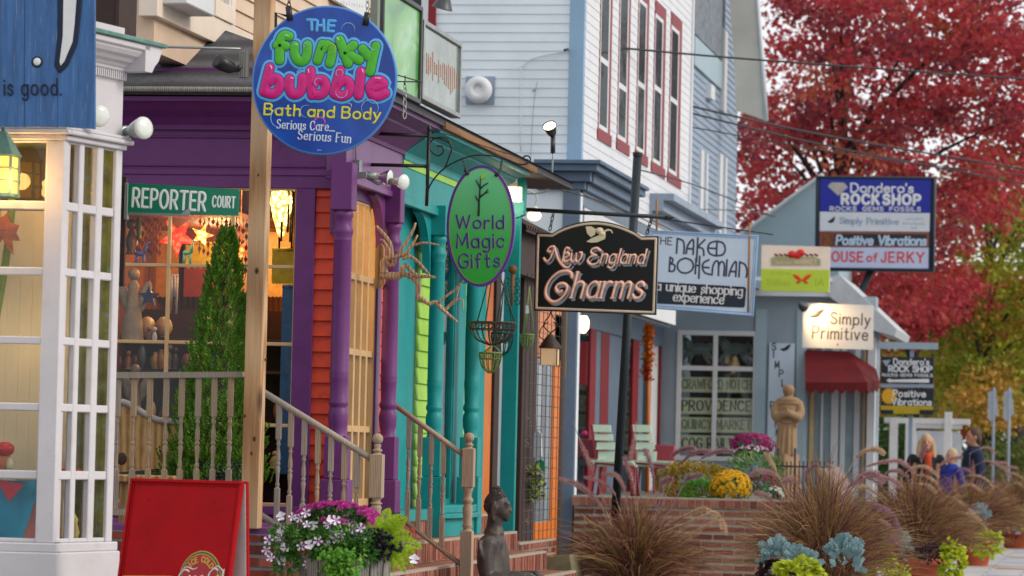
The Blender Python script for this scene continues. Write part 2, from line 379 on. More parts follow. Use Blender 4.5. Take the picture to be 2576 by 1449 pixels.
def textpx(mb, F, txt, a, b, cap, r, n0, h=.003, mi=0, slant=0, gap=.24, nib=None, serif=0, space=.5, dxy=(0, 0)):
    """lettering whose baseline runs from a to b (picture points on the face), capitals `cap` high, pen radius r"""
    a = Vector(a)+Vector(dxy); b = Vector(b)+Vector(dxy)
    x = 0; items = []
    for ch in txt:
        if ch == ' ': x += space; continue
        g = glyph(ch); w_ = max(p[0] for s_, _ in g for p in s_)
        items.append((x, g)); x += w_+gap
    tot = max(1e-6, x-gap); D = b-a; ln = D.length; d = D/ln; up = Vector((d.y, -d.x)); k = ln/tot
    s = FPX/((F.o-EYE).dot(_f))
    def m(gx, gy): q = a+d*(gx*k+slant*gy*cap)+up*(gy*cap); return F.px(q.x, q.y, n0)
    for ox, g in items:
        for pts, cv in g:
            uv = [m(ox+p[0], p[1]) for p in pts]
            if len(uv) == 2 and not cv: uv = [uv[0], ((uv[0][0]+uv[1][0])/2, (uv[0][1]+uv[1][1])/2), uv[1]]
            dome(mb, F, uv, r/s, n0, h, mi, nib)
            if serif:
                for e in (pts[0], pts[-1]):
                    if min(abs(e[1]), abs(e[1]-1), abs(e[1]-.62)) < .03 and len(pts) < 6:
                        q = serif*cap/k
                        dome(mb, F, [m(ox+e[0]-q, e[1]), m(ox+e[0]+q, e[1])], r*.5/s, n0, h*.9, mi)

def faint(mb, F, a, b, h_, r, n0, n, seed=1):
    """a line of print too blurred to read: short uneven upright strokes"""
    q = random.Random(seed)
    for i in range(n):
        x, y = lerp(a[0], b[0], (i+.5)/n), lerp(a[1], b[1], (i+.5)/n); t = h_*q.uniform(.35, .8); pathpx(mb, F, [(x, y), (x+q.uniform(-.6, .6), y-t*.5), (x+q.uniform(-.5, .5), y-t)], r*q.uniform(.7, 1.1), n0, .002)

# ---------------------------------------------------------------- builder's helpers
def clap(mb, F, u0, u1, v0, v1, ex, n0=0, th=.018, mi=0):
    """lapped boards: each one thicker at its lower edge"""
    v = v0
    while v < v1-1e-4:
        t = min(v+ex, v1)
        q = [F.pt(u0, v, n0-.01), F.pt(u1, v, n0-.01), F.pt(u1, v, n0+th), F.pt(u0, v, n0+th),
             F.pt(u0, t, n0-.01), F.pt(u1, t, n0-.01), F.pt(u1, t, n0+.003), F.pt(u0, t, n0+.003)]
        mb.hexa(q, mi); v = t
def bricks(mb, F, u0, u1, v0, v1, n, bl=.2, bh=.065, jt=.01, nm=4, row=False, depth=.05):
    """real bricks standing 4 mm proud of a mortar slab (last material)"""
    mb.fb(F, u0, u1, v0, v1, n-depth, n, nm)
    v = v0; r = 0
    L, H = (bh, min(bl, v1-v0-jt)) if row else (bl, bh)
    while v < v1-.01:
        t = min(v+H, v1-.002); u = u0+(0 if row or r % 2 else -L/2)
        while u < u1:
            a = max(u, u0+.002); b = min(u+L, u1-.002)
            if b-a > .015:
                e = rnd.uniform(.003, .008); mb.fb(F, a, b, v+jt/2, t-jt/2, n-.01, n+e, rnd.randrange(nm))
            u += L+jt
        v += H+jt; r += 1
def window(face, grid_u, grid_v, bar, nf, parent, fmat, gmat, name='window', border=None, depth=.05):
    """frame of bars on given lines, one pane sheet behind them"""
    b = border or bar
    mb = MB(); u0, u1, v0, v1 = grid_u[0], grid_u[-1], grid_v[0], grid_v[-1]
    mb.fb(face, u0-b, u0+b*.2, v0-b, v1+b, nf-depth, nf); mb.fb(face, u1-b*.2, u1+b, v0-b, v1+b, nf-depth, nf)
    mb.fb(face, u0+b*.2, u1-b*.2, v0-b, v0+b*.2, nf-depth, nf-.001); mb.fb(face, u0+b*.2, u1-b*.2, v1-b*.2, v1+b, nf-depth, nf-.001)
    for u in grid_u[1:-1]: mb.fb(face, u-bar/2, u+bar/2, v0, v1, nf-depth*.8, nf-.004)
    for v in grid_v[1:-1]: mb.fb(face, u0, u1, v-bar/2, v+bar/2, nf-depth*.75, nf-.007)
    fr = mb.build(name, fmat, parent, bevel=.004)
    g = MB(); g.fb(face, u0, u1, v0, v1, nf-depth*.6, nf-depth*.5); g.build('pane', gmat, fr)
    return fr
# ---------------------------------------------------------------- palette
M = {}
M['white'] = paint('white_paint', '#c8c5c9', .5, .05, 3, .12, dirt_or_reflection='#b9b6b0')
M['white_soft'] = paint('white_plain', '#dcdcdc', .6, .05)
M['verdigris'] = paint('verdigris', '#5f857c', .6, .25, 8, .2, dirt_or_reflection='#39413c')
M['purple'] = paint('purple_paint', '#672f6e', .5, .1, 4, .2, dirt_or_reflection='#54265c')
M['purple_lit'] = paint('purple_gloss', '#6f3d76', .4, .1, 4, .15)  # lighter copy of the purple, street-side light put into the colour
M['red_board'] = paint('red_siding', '#d24428', .6, .12, 4, .15, dirt_or_reflection='#a92c1f')
M['tan'] = paint('tan_paint', '#caa878', .5, .08, 6, .1)
M['teal'] = paint('teal_paint', '#0a8d8d', .5, .1, 4, .2, dirt_or_reflection='#0c7a7d')
M['lime'] = paint('lime_paint', '#9acb48', .55, .1, 4, .15)
M['shingle'] = paint('shingle', '#4a4a4e', .9, .25, 5, .5, dirt_or_reflection='#333337')
M['beige'] = paint('beige_siding', '#d3b9a0', .6, .05, 3, .1)
M['beige_trim'] = paint('beige_trim', '#e2d2c2', .6, .05, 3, .1)
M['dark_brown'] = paint('dark_brown', '#3c2a26', .7, .15, 6, .2)
M['blue_white'] = paint('pale_blue_siding', '#dbe5ec', .6, .05, 2, .1)
M['warm_white'] = paint('white_siding', '#d6d9df', .6, .05, 2, .1)
M['corner_blue'] = paint('corner_blue', '#8caecb', .6, .06, 2, .1)
M['slate_blue'] = paint('slate_blue', '#566b82', .6, .1, 3, .1)
M['door_blue'] = paint('door_blue', '#64768a', .5, .08, 3, .1)
M['red_trim'] = paint('dark_red_trim', '#82101f', .5, .1, 3, .1)
M['deep_red'] = paint('deep_red', '#7a1820', .5, .1, 3, .1)
M['gray_siding'] = paint('gray_siding', '#8f9fb2', .7, .06, 2, .1)
M['pale_trim'] = paint('pale_trim', '#d4d7da', .6, .05, 2, .1)
M['sky_paint'] = paint('light_blue_paint', '#a0b7c1', .6, .05, 2, .1)
M['gray_blue'] = paint('gray_blue_paint', '#95a5b1', .6, .06, 2, .1)
M['orange'] = paint('orange_paint', '#d4721f', .5, .1, 4, .15)
M['orange_pale'] = paint('peach_paint', '#cf8355', .5, .1, 4, .15)
M['black'] = paint('black_iron', '#16171a', .45, .15, 9, .1, spec=.5)
M['iron'] = paint('gray_iron', '#4b4d50', .45, .15, 9, .15, metal=.6)
M['galv'] = paint('galvanised', '#9aa09f', .4, .12, 9, .1, metal=.7)
M['pole'] = paint('dark_pole', '#1d2a33', .5, .2, 5, .15)
k = NB('post_wood'); v = k.coord((7, 7, .42)); wv = k.n('TexWave', wave_type='RINGS', Scale=1.3, Distortion=3.2, Detail=3.0); wv.inputs['Detail Scale'].default_value = .8; k.l(v, wv.inputs['Vector'])
v2 = k.coord((30, 30, 1.2)); n1 = k.n('TexNoise', Scale=2.5, Detail=8.0, Roughness=.7); k.l(v2, n1.inputs['Vector']); ad = k.n('Mix', data_type='FLOAT'); ad.inputs[0].default_value = .6; k.l(wv.outputs['Fac'], ad.inputs[2]); k.l(n1.outputs[0], ad.inputs[3])
col = k.ramp(ad.outputs[0], [(.25, lin('#8f6640')), (.5, lin('#b68d62')), (.75, lin('#c9a67e'))]); vk = k.coord((5, 5, 1.4)); vo = k.n('TexVoronoi', Scale=1.0); k.l(vk, vo.inputs['Vector'])
mx = k.n('Mix', data_type='RGBA'); k.l(k.ramp(vo.outputs['Distance'], [(.06, (1, 1, 1)), (.17, (0, 0, 0))]), mx.inputs[0]); k.l(col, mx.inputs[6]); mx.inputs[7].default_value = (*lin('#5a3a20'), 1)
vg = k.coord((3, 3, .7)); ng = k.n('TexNoise', Scale=2.0, Detail=6.0); k.l(vg, ng.inputs['Vector']); mg = k.n('Mix', data_type='RGBA'); k.l(k.ramp(ng.outputs[0], [(.45, (0, 0, 0)), (.75, (.7, .7, .7))]), mg.inputs[0]); k.l(mx.outputs[2], mg.inputs[6]); mg.inputs[7].default_value = (*lin('#a08c76'), 1)
k.l(mg.outputs[2], k.b.inputs['Base Color']); k.b.inputs['Roughness'].default_value = .75; k.bump(n1.outputs[0], .25, .003); M['post'] = k.m
M['rail'] = wood('weathered_rail', '#6d625a', '#b3a493', (25, 25, 2), .75, .3, gray='#938a80')
M['rail_warm'] = wood('weathered_post', '#7d6a58', '#b99d7e', (25, 25, 2), .75, .3, gray='#988b7e')
M['stave'] = wood('gray_stave', '#55534f', '#8f8c86', (20, 20, 1.4), .85, .4)
M['drift'] = wood('driftwood', '#86705a', '#c4a988', (12, 12, 3), .7, .4)
M['bench'] = wood('bench_wood', '#7a5a38', '#b8935e', (6, 6, 3), .5, .2)
BR = [paint('brick_%s' % n_, h_, .85, .2, 14, .5, spec=.2) for n_, h_ in (('red', '#7d3a2f'), ('rust', '#8a4334'), ('dark', '#63302b'), ('pink', '#985244'))]
BRP = [paint('pale_brick_%s' % n_, h_, .85, .2, 14, .5, spec=.2) for n_, h_ in (('red', '#874f43'), ('rust', '#955f4d'), ('dark', '#6e4239'), ('pink', '#9f6c5c'))]
MORT = paint('mortar', '#a59a8c', .95, .12, 20, .4)
MORTG = paint('gray_mortar', '#77797a', .95, .12, 20, .4)
M['terra'] = paint('terracotta', '#ab5233', .75, .12, 5, .2)
M['stone_tan'] = paint('tan_stone', '#95785a', .8, .1, 8, .3)
M['bronze'] = paint('bronze_stone', '#372d28', .5, .3, 7, .3, spec=.5, dirt_or_reflection='#6b5648')
M['glass'] = glass('window_glass', '#f6f8f8', .4)
M['glass_dark'] = glass('window_glass_dim', '#eff3f3', .5)
M['glass_upper'] = glass('window_glass_upper', '#eff3f3', .14)
M['cream'] = paint('cream_panel', '#cfba98', .8, .06, 3, .05)
M['soil'] = paint('soil', '#2c2119', .95, .3, 20, .6)
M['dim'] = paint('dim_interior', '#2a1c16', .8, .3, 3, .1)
M['dim_gray'] = paint('dim_gray_interior', '#3a4046', .8, .3, 3, .1)
M['asphalt'] = paint('asphalt', '#45474a', .9, .15, 3, .3)
M['chain'] = paint('chain_steel', '#a6a8a6', .35, .1, 9, .05, metal=.8)
M['bulb_glass'] = paint('frosted_bulb', '#d8ddd6', .15, .05, 4, .02, spec=.6)
M['bulb_shell'] = paint('bulb_shell', '#8f9a94', .2, .1, 5, .02, spec=.6)
M['chrome'] = paint('bulb_silver', '#c4c6c8', .12, .05, 4, 0, metal=.9)

# ================================================================ SETTING
g = MB(); g.box((-80, -10, -1), (80, 400, 0)); tag(g.build('ground', paint('ground_mat', '#6d6a66', .9, .15, .6, .2), loc=(0, 0, 0)), kind='structure')
# pavement: pale slabs with bands of brick and blue-grey stone
k = NB('paving'); v = k.coord((1, 1, 1)); bt = k.n('TexBrick', Scale=1.0); bt.offset = .5
bt.inputs['Color1'].default_value = (*lin('#b9b4b0'), 1); bt.inputs['Color2'].default_value = (*lin('#a9abb2'), 1); bt.inputs['Mortar'].default_value = (*lin('#7d7a76'), 1)
bt.inputs['Mortar Size'].default_value = .012; bt.inputs['Brick Width'].default_value = .9; bt.inputs['Row Height'].default_value = .6
k.l(v, bt.inputs['Vector']); no = k.n('TexNoise', Scale=1.3, Detail=6.0); k.l(v, no.inputs['Vector'])
mx = k.n('Mix', data_type='RGBA', blend_type='MULTIPLY'); mx.inputs[0].default_value = .5; k.l(bt.outputs[0], mx.inputs[6]); k.l(k.ramp(no.outputs[0], [(.35, (.6, .58, .56)), (.65, (1, 1, 1))]), mx.inputs[7])
k.l(mx.outputs[2], k.b.inputs['Base Color']); k.b.inputs['Roughness'].default_value = .8; k.bump(no.outputs[0], .2, .004)
p = MB(); p.box((-5.0, 5, -.1), (.9, 140, .03)); tag(p.build('pavement', k.m, loc=(0, 0, 0)), kind='structure')
p = MB()
for yy in range(12, 120, 3): p.box((-1.75, yy, .0), (-.2, yy+.55, .034), yy % 3 and 0 or (yy//3) % 2)
tag(p.build('paving_bands', [paint('band_rust', '#a8806c', .85, .2, 4, .3), paint('band_blue', '#8d9db3', .85, .15, 4, .3)], loc=(0, 0, 0)), kind='structure')
p = MB(); p.box((.9, 5, -.1), (1.06, 140, .032)); tag(p.build('kerb', paint('granite', '#a5a5a3', .8, .15, 9, .3), loc=(0, 0, 0)), kind='structure')
p = MB(); p.box((1.06, 5, -.12), (10, 200, .008)); tag(p.build('road', M['asphalt'], loc=(0, 0, 0)), kind='structure')
# ================================================================ WHITE BAY-WINDOW SHOP
cw = at(148, 900, 470)
FL = Face(cw, X)                                              # bay face towards the camera
FRr = Face(cw, (math.sin(R(13)), math.cos(R(13)), 0))          # bay face that slopes away up the street
ur = FRr.px(296, 900)[0]
vtop, vbot = FL.px(120, 352)[1], FL.px(100, 1366)[1]
ws = thing('white_shop', 'white shop with a many-paned bay window and dentil cornice at the left edge', 'building', (cw.x, cw.y+.6, 0))
# panes: rows shared by both faces
rowpx = [(357, 505), (527, 672), (692, 846), (866, 1014), (1034, 1184), (1206, 1355)]
mb = MB(); gl = MB()
vs_ = [(FL.px(95, b)[1], FL.px(95, a)[1]) for a, b in rowpx]
# left face: one wide column
uL1 = FL.px(102, 850)[0]; uL0 = uL1-.95
stile = -uL1
mb.fb(FL, uL1, 0, vbot, vtop, -.11, 0)
ed = [vtop]+[q for a, b in vs_ for q in (b, a)]+[vbot]
for a, b in zip(ed[::2], ed[1::2]): mb.fb(FL, uL0, uL1, b, a, -.06, -.012)
for a, b in vs_: gl.fb(FL, uL0, uL1, a, b, -.045, -.04)
fr = mb.build('bay_window', M['white'], ws, bevel=.006); gl.build('pane', M['glass'], fr)
# right face: three narrow columns
mb = MB(); gl = MB()
cols = [(168, 201), (213, 246), (261, 291)]
cu = [(FRr.px(a-9, 850)[0], FRr.px(b-9, 850)[0]) for a, b in cols]
mb.fb(FRr, .004, cu[0][0], vbot, vtop, -.1, -.003); mb.fb(FRr, cu[2][1], ur, vbot, vtop, -.1, -.003)
for i in (0, 1): mb.fb(FRr, cu[i][1], cu[i+1][0], vbot, vtop, -.05, -.008)
for a, b in zip(ed[::2], ed[1::2]): mb.fb(FRr, cu[0][0], cu[2][1], b, a, -.055, -.012)
for i, (a, b) in enumerate(vs_):
    for c0, c1 in cu: gl.fb(FRr, c0, c1, a, b, -.045, -.04)
fr = mb.build('bay_window', M['white'], ws, bevel=.005); gl.build('pane', M['glass'], fr)
# base board with moulding, top moulding
mb = MB()
for F, a, b in ((FL, uL0-.1, .03), (FRr, .0, ur+.035)):
    mb.fb(F, a, b, -cw.z, vbot-.05, -.08, .03); mb.fb(F, a, b-.006, vbot-.05, vbot, -.1, .018)
mb.build('base_board', M['white'], ws, bevel=.006)
mb = MB()
for F, a, b in ((FL, uL0-.1, .035), (FRr, .002, ur+.05)):
    mb.fb(F, a, b-.03, vtop, vtop+.03, -.1, .014); mb.fb(F, a, b, vtop+.03, vtop+.055, -.1, .042); mb.fb(F, a, b-.012, vtop+.055, vtop+.075, -.1, .03)
mb.build('moulding', M['white'], ws, bevel=.006)
# plain wall above, then dentils and cornice
vct = FRr.px(308, 205)[1]
mb = MB(); mb.fb(FL, uL0-.1, -.01, vtop+.075, vct+.3, -.12, -.03); mb.fb(FRr, -.03, ur, vtop+.075, vct+.3, -.14, -.012); mb.build('wall', M['white'], ws)
mb = MB(); k_ = int((ur)/.022)
for i in range(k_): mb.fb(FRr, i*.022, i*.022+.012, vct+.005, vct+.05, -.01, .016)
for i in range(40): mb.fb(FL, -.02-i*.022, -.008-i*.022, vct+.005, vct+.05, -.03, -.004)
mb.build('dentils', M['white'], ws)
mb = MB(); cp = [(-.05, .052), (.02, .052), (.022, .07), (.035, .075), (.042, .092), (.07, .1), (.085, .118), (.112, .13), (.13, .152), (.13, .165), (.15, .168), (.15, .2), (-.05, .2)]
mb.prism(Face(FRr.pt(ur, vct), FRr.n), cp, 0, ur+.02); Fe_ = Face(FRr.pt(ur, vct), FRr.u); mb.prism(Fe_, [(-.05, .052), (.03, .052), (.06, .09), (.1, .12), (.13, .168), (.14, .2), (-.05, .2)], -.3, .15)
mb.prism(Face(FL.pt(uL0-.1, vct), -Y), [(p_[0]-.03, p_[1]) for p_ in cp], -(.12-uL0+.1), 0) if False else mb.fb(FL, uL0-.1, .1, vct+.1, vct+.2, -.05, .1)
mb.build('cornice', M['white'], ws, bevel=.004)
mb = MB(); mb.fb(FRr, -.02, ur+.17, vct+.201, vct+.225, -.4, .17); mb.fb(FL, uL0-.1, .1, vct+.201, vct+.226, -.4, .15); mb.build('flashing', M['verdigris'], ws, bevel=.004)
# shop interior: floor, cream display panel, side walls
mb = MB(); ub = uL0-.2
mb.fb(FL, ub, -.03, FL.px(60, 1362)[1]-.05, FL.px(60, 1362)[1], -.56, -.06); mb.build('window_floor', M['cream'], ws)
mb = MB(); mb.fb(FL, ub, -.03, vbot-.1, vtop+.3, -.62, -.57); mb.fb(FL, -.03, .11, vbot-.1, vtop+.3, -.62, -.565); mb.fb(FL, ub-.1, ub, vbot, vtop, -.56, -.0); mb.fb(FL, ub, -.03, vtop+.0, vtop+.05, -.56, -.12); mb.build('inner_wall', paint('mottled_room', '#767638', .7, .4, 8, 0, dirt_or_reflection='#5f86b4'), ws)  # olive and blue blotches paint the pane reflections onto the room wall
mb = MB(); vp_ = FL.px(60, 515)[1]
for i in range(28): mb.fb(FL, -.10-.035*(i+1), -.10-.035*i-.0005, vbot+.02, vp_, -.5, -.485-.002*(i % 2))
mb.build('display_panel', M['cream'], ws)
mb = MB(); mb.fb(FL, ub, -.08, vp_+.002, vtop, -.55, -.52); mb.build('valance', paint('brown_valance', '#4a3a26', .7, .2, 6, .1), ws)  # brown board added to darken the view through the top panes
# the warm lantern on the front, its light falls on the white frame
lc = FL.P(6, 410, .16); lt = thing('wall_lantern', 'lit lantern with verdigris hood in front of the white bay window', 'lantern', (lc.x, lc.y, FL.P(6, 500, .16).z))
zb, zt, zc, zh = (FL.P(6, q, .16).z for q in (490, 392, 330, 316))
hw = .068
mb = MB()
mb.hexa([(lc.x+sx*hw*1.25, lc.y+sy*hw*1.25, zt) for sx, sy in ((-1, -1), (1, -1), (1, 1), (-1, 1))]+[(lc.x+sx*.018, lc.y+sy*.018, zc) for sx, sy in ((-1, -1), (1, -1), (1, 1), (-1, 1))])
mb.tube([(lc.x, lc.y, zc-.01), (lc.x, lc.y, zh+.02)], .012); mb.build('hood', M['verdigris'], lt, bevel=.004)
mb = MB()
for sx, sy in ((-1, -1), (1, -1), (1, 1), (-1, 1)):
    mb.cbox((lc.x+sx*hw, lc.y+sy*hw, (zb+zt)/2), (.007, .007, (zt-zb)/2))
for q in (.02, .36, .68, .99):
    zz = lerp(zb, zt, q)
    for sx, sy, a, b in ((0, -1, hw+.012, .004), (0, 1, hw+.012, .004), (1, 0, .004, hw+.012), (-1, 0, .004, hw+.012)):
        mb.cbox((lc.x+sx*hw, lc.y+sy*hw, zz), (a, b, .004))
mb.box((lc.x-hw-.01, lc.y-hw-.01, zb-.012), (lc.x+hw+.01, lc.y+hw+.01, zb)); mb.build('frame', M['verdigris'], lt)
mb = MB()
for sx, sy, a, b in ((0, -1, hw-.006, .002), (0, 1, hw-.006, .002), (1, 0, .002, hw-.006), (-1, 0, .002, hw-.006)): mb.cbox((lc.x+sx*(hw-.004), lc.y+sy*(hw-.004), (zb+zt)/2), (a, b, (zt-zb)/2-.004))
mb.build('lamp_glass', glow('lantern_glass', '#ff9c2c', 1.6, base='#e8c07a'), lt)
mb = MB(); mb.ball((lc.x, lc.y, lerp(zb, zt, .4)), .035); b_ = mb.build('bulb', glow('lantern_bulb', '#ffd080', 12), lt)
mb = MB(); mb.tube([(lc.x-.09, lc.y+.16, zh+.03), (lc.x-.05, lc.y+.08, zh+.06), (lc.x, lc.y, zh+.02)], .01); mb.build('bracket', M['verdigris'], lt)
for q in ((-.13, -.02, .02), (.1, -.1, -.02), (.02, .12, 0)): bulb('lantern_light', (lc.x+q[0], lc.y+q[1], lerp(zb, zt, .45)+q[2]), 3.4, (1, .55, .16), .05, lt)
# two outdoor flood bulbs
def flood(px_, py_, F, base_n, dx, dy, rpx, lab, grp):
    c = F.P(px_, py_, base_n); rm = rpx/460
    t = thing('flood_bulb', lab, 'spotlight', tuple(c), grp)
    d = (_r*dx-_u*dy-_f*.75).normalized()
    mb = MB(); mb.lathe([(.03, -.26), (.03, -.19), (.036, -.185), (.036, -.15), (.024, -.15)], c, d); mb.build('socket', M['galv'], t)
    mb = MB(); mb.lathe([(.022, -.16), (.026, -.12), (.045, -.07), (rm*.93, -.02), (rm, 0)], c, d, 20); mb.build('reflector', M['bulb_shell'], t)
    mb = MB(); mb.lathe([(rm, 0), (rm*.97, .012), (rm*.6, .02), (.001, .022)], c, d, 20); mb.build('lens', M['bulb_glass'], t)
flood(360, 322, FRr, .12, .75, -.12, 29, 'frosted white flood bulb pointing right from the white shop wall end', 'flood bulbs on the white shop')
flood(249, 292, FRr, .1, .55, .0, 28, 'frosted flood bulb half hidden behind the blue plank sign', 'flood bulbs on the white shop')
# plank sign hung in front of the bay
FS = yface(120, 200, 478); pk = [M_ for M_ in ()]
blue_plank = paint('worn_blue', '#3f689c', .75, .22, 6, .3, dirt_or_reflection='#7d8ea0', sc3=(4, 4, .35))
ps = thing('plank_sign', 'weathered blue plank sign lettered above the white bay window', 'sign', tuple(FS.P(120, 318)))
xs_ = [-130, -30, 62, 145, 238]
for a, b in zip(xs_, xs_[1:]):
    mb = MB(); mb.pprism(FS, [(a+.6, -40), (b-.6, -40), (b-.6, 324 if b > 200 else 318+rnd.uniform(-2, 4)), (a+.6, 318)], -.03, rnd.uniform(-.002, .001)); mb.build('plank', blue_plank, ps, bevel=.003)
navy = paint('navy_ink', '#16233c', .7, .1); 
mb = MB(); mb.fp(FS, -120, 40, 232, 60, -.055, -.032); mb.fp(FS, -120, 250, 232, 270, -.055, -.032); mb.build('batten', M['rail'], ps)
mb = MB(); textpx(mb, FS, 'Life is good.', (-80, 238), (153, 238), 40, 2.7, .002, .003, slant=-.02, gap=.3); mb.build('lettering', navy, ps)
mb = MB(); pathpx(mb, FS, [(93, 156), (93.5, 156)], 15, .0, .004); mb.build('ball_outline', navy, ps)
mb = MB(); pathpx(mb, FS, [(93, 155), (93.5, 155)], 9.5, .003, .005); mb.build('ball', M['white_soft'], ps)
bat = [(150, -30), (205, -30), (196, 60), (190, 110), (165, 165), (150, 178), (142, 165), (150, 90)]
mb = MB(); pathpx(mb, FS, bat, 6, .0, .004, closed=True); mb.pprism(FS, bat, -.01, .002); mb.build('bat_outline', navy, ps)
mb = MB(); mb.pprism(FS, [(160, -30), (194, -30), (187, 60), (182, 105), (161, 155), (152, 165), (150, 155), (158, 90)], .001, .006); mb.build('bat', M['white_soft'], ps)
patch = paint('bare_wood', '#9c8767', .8, .2, 9, .2)
# orange glass leaf hanging in the window
FLf = Face(FL.o+Y*.22, X); mb = MB()
lf = [(-50, 540), (2, 548), (18, 535), (26, 560), (48, 566), (40, 585), (50, 606), (30, 605), (34, 642), (16, 622), (6, 600), (-20, 640), (-50, 600)]
mb.pprism(FLf, lf, -.008, .0); pathpx(mb, FLf, [(-10, 580), (26, 575)], 1.6, 0, .004); pathpx(mb, FLf, [(-10, 580), (26, 620)], 1.6, 0, .004); mb.tube([FLf.P(2, 548), FLf.P(2, 400)], .002)
lo = mb.build('leaf_ornament', paint('amber_leaf', '#a9551c', .25, .35, 16, .4, spec=.6)); tag(lo, 'orange glass maple leaf hanging in the white bay window', 'ornament')
mb = MB(); mb.tube(smooth_path([FLf.P(30, 500, -.05), FLf.P(26, 560, -.05), FLf.P(14, 660, -.05), FLf.P(-10, 800, -.05)], 5), .022)
tag(mb.build('green_garland', leafm('garland', ['#4a5a22', '#7d8a35'], trans=0)), 'olive green garland behind the orange leaf ornament', 'garland')
# toys in the window
FT = Face(FL.o+Y*.26, X)
t = thing('gnome_figure', 'gnome figurine with spotted red cap in the white bay window', 'figurine', tuple(FT.P(5, 1188)))
mb = MB(); mb.lathe([(.03, 0), (.05, .03), (.048, .08), (.03, .11)], FT.P(5, 1188)); mb.build('body', paint('gnome_skin', '#b5652f', .4), t)
mb = MB(); mb.ball(FT.P(12, 1130, .02), .055, 0, 14, (1, .9, .75)); mb.build('cap', paint('gnome_cap', '#c8131c', .25, .3, 25, 0), t)
mb = MB(); mb.ball(FT.P(24, 1168, .02), .03, 0, 10, (.7, .7, 1.3)); mb.build('beard', M['cream'], t)
t = thing('toy_tub', 'blue and red toy tub standing low in the white bay window', 'toy', tuple(FT.P(30, 1352)))
mb = MB(); mb.lathe([(.14, 0), (.18, .15), (.2, .31)], FT.P(18, 1352), n=22); mb.build('tub', paint('toy_blue', '#1187a8', .3), t)
mb = MB(); F2 = Face(FT.o-Y*.205, X); mb.pprism(F2, [(-10, 1205), (62, 1218), (22, 1262)], -.003, .004); mb.build('scarf', paint('toy_red', '#b81d2c', .4), t)
mb = MB(); mb.ball(FT.P(70, 1206), .05, 0, 12, (1.4, .8, .35)); mb.build('sand', paint('toy_sand', '#d59a57', .8, .3, 40), t)
t = thing('folded_cloth', 'pile of coral cloth lying in the white bay window', 'cloth', tuple(FT.P(70, 1352)))
mb = MB(); mb.cbox(FT.P(95, 1310, -.02), (.05, .1, .09)); mb.ball(FT.P(70, 1340, .02), .06, 0, 12, (1.6, .9, .5)); mb.build('cloth', paint('coral', '#b0645c', .9, .2, 6), t)
FI = Face(FRr.o-FRr.n*.16, FRr.u)
hues = ['#c43a2a', '#d98b3a', '#7fa8c8', '#c9b06a', '#d6a7b8', '#5f7fae', '#b8432c', '#8a9a45', '#d8c9a8']  # coloured toys added in place of reflections in the side panes
for i, (x_, y_, w_, h_) in enumerate(((178, 1180, 24, 70), (215, 1178, 26, 96), (240, 1182, 18, 44), (186, 1352, 26, 60), (222, 1354, 30, 100), (244, 1352, 20, 50))):
    c = FI.P(x_, y_); mb = MB(); kk = 460.0
    if i % 3 == 0: mb.lathe([(w_*.4/kk, 0), (w_*.55/kk, .2*h_/kk), (w_*.3/kk, .6*h_/kk), (w_*.4/kk, .75*h_/kk), (.002, h_/kk)], c)
    elif i % 3 == 1: mb.lathe([(w_*.5/kk, 0), (w_*.42/kk, .5*h_/kk), (.004, h_/kk)], c)
    else: mb.ball(c+Z*h_*.4/kk, h_*.4/kk); mb.ball(c+Z*h_*.9/kk, h_*.22/kk)
    if i < 3: mb.fb(FI, FI.px(x_-12, y_)[0], FI.px(x_+12, y_)[0], FI.px(x_, y_+6)[1], FI.px(x_, y_)[1], -.12, .04)
    tag(mb.build('toy', paint('toy_paint_%d' % i, hues[i], .4, .25, 20, 0)),
        ['rounded red toy on the upper shelf, beside the corner post', 'orange cone-shaped toy on the upper shelf, mid window', 'pale blue round-headed toy on the upper shelf, far pane',
         'ochre toy on the window floor, beside the corner post', 'pink cone-shaped toy on the window floor, mid window', 'blue round-headed toy on the window floor, far pane'][i], 'toy', 'toys behind the small white panes')
bulb('bay_light', FL.pt(-.42, vtop-.1, -.15), 4.2, (1, .72, .4), .25, ws); bulb('bay_light', FL.pt(-.3, (vtop+vbot)/2, -.12), 4.0, (1, .76, .46), .3, ws)  # point lights added to brighten the bay, no lamp hangs here
# dark building edge glimpsed above the cornice
mb = MB(); F = yface(268, 40, 400); mb.fp(F, 238, -60, 300, 95, -.4, 0); mb.fp(F, 292, -60, 300, 95, 0, .03)
o = mb.build('timber_upright', M['dark_brown']); tag(o, 'dark brown timber upright above the white cornice', 'timber')
# street-name sign on its bracket
FN = yface(460, 500, 442)
t = thing('street_sign', 'green street name sign lettered in white beside the wooden post', 'street sign', tuple(FN.P(320, 550)))
mb = MB(); mb.pprism(FN, [(319, 460), (602, 476), (600, 543), (318, 533)], -.006, 0); mb.build('plate', paint('sign_green', '#0a7a5c', .35, .05, 3, .03), t, bevel=.002)
mb = MB(); textpx(mb, FN, 'REPORTER', (333, 519), (515, 530), 45, 3.3, .0005, .002, gap=.3); textpx(mb, FN, 'COURT', (534, 520), (590, 523), 27, 1.9, .0005, .002, gap=.34); mb.build('lettering', paint('sign_white', '#e4e8e6', .4, .03), t)
mb = MB(); mb.pprism(FN, [(318, 533), (475, 539), (475, 545), (318, 540)], -.02, .004); mb.pprism(FN, [(452, 540), (470, 527), (478, 525), (478, 541)], -.001, .008); mb.fp(FN, 313, 460, 321, 552, -.03, .008); mb.build('bracket', M['galv'], t, bevel=.002)
mb = MB(); mb.fp(Face(FN.o+Y*.03, X), 303, 445, 314, 720, -.03, 0); mb.build('backing_strip', M['dark_brown'], t)
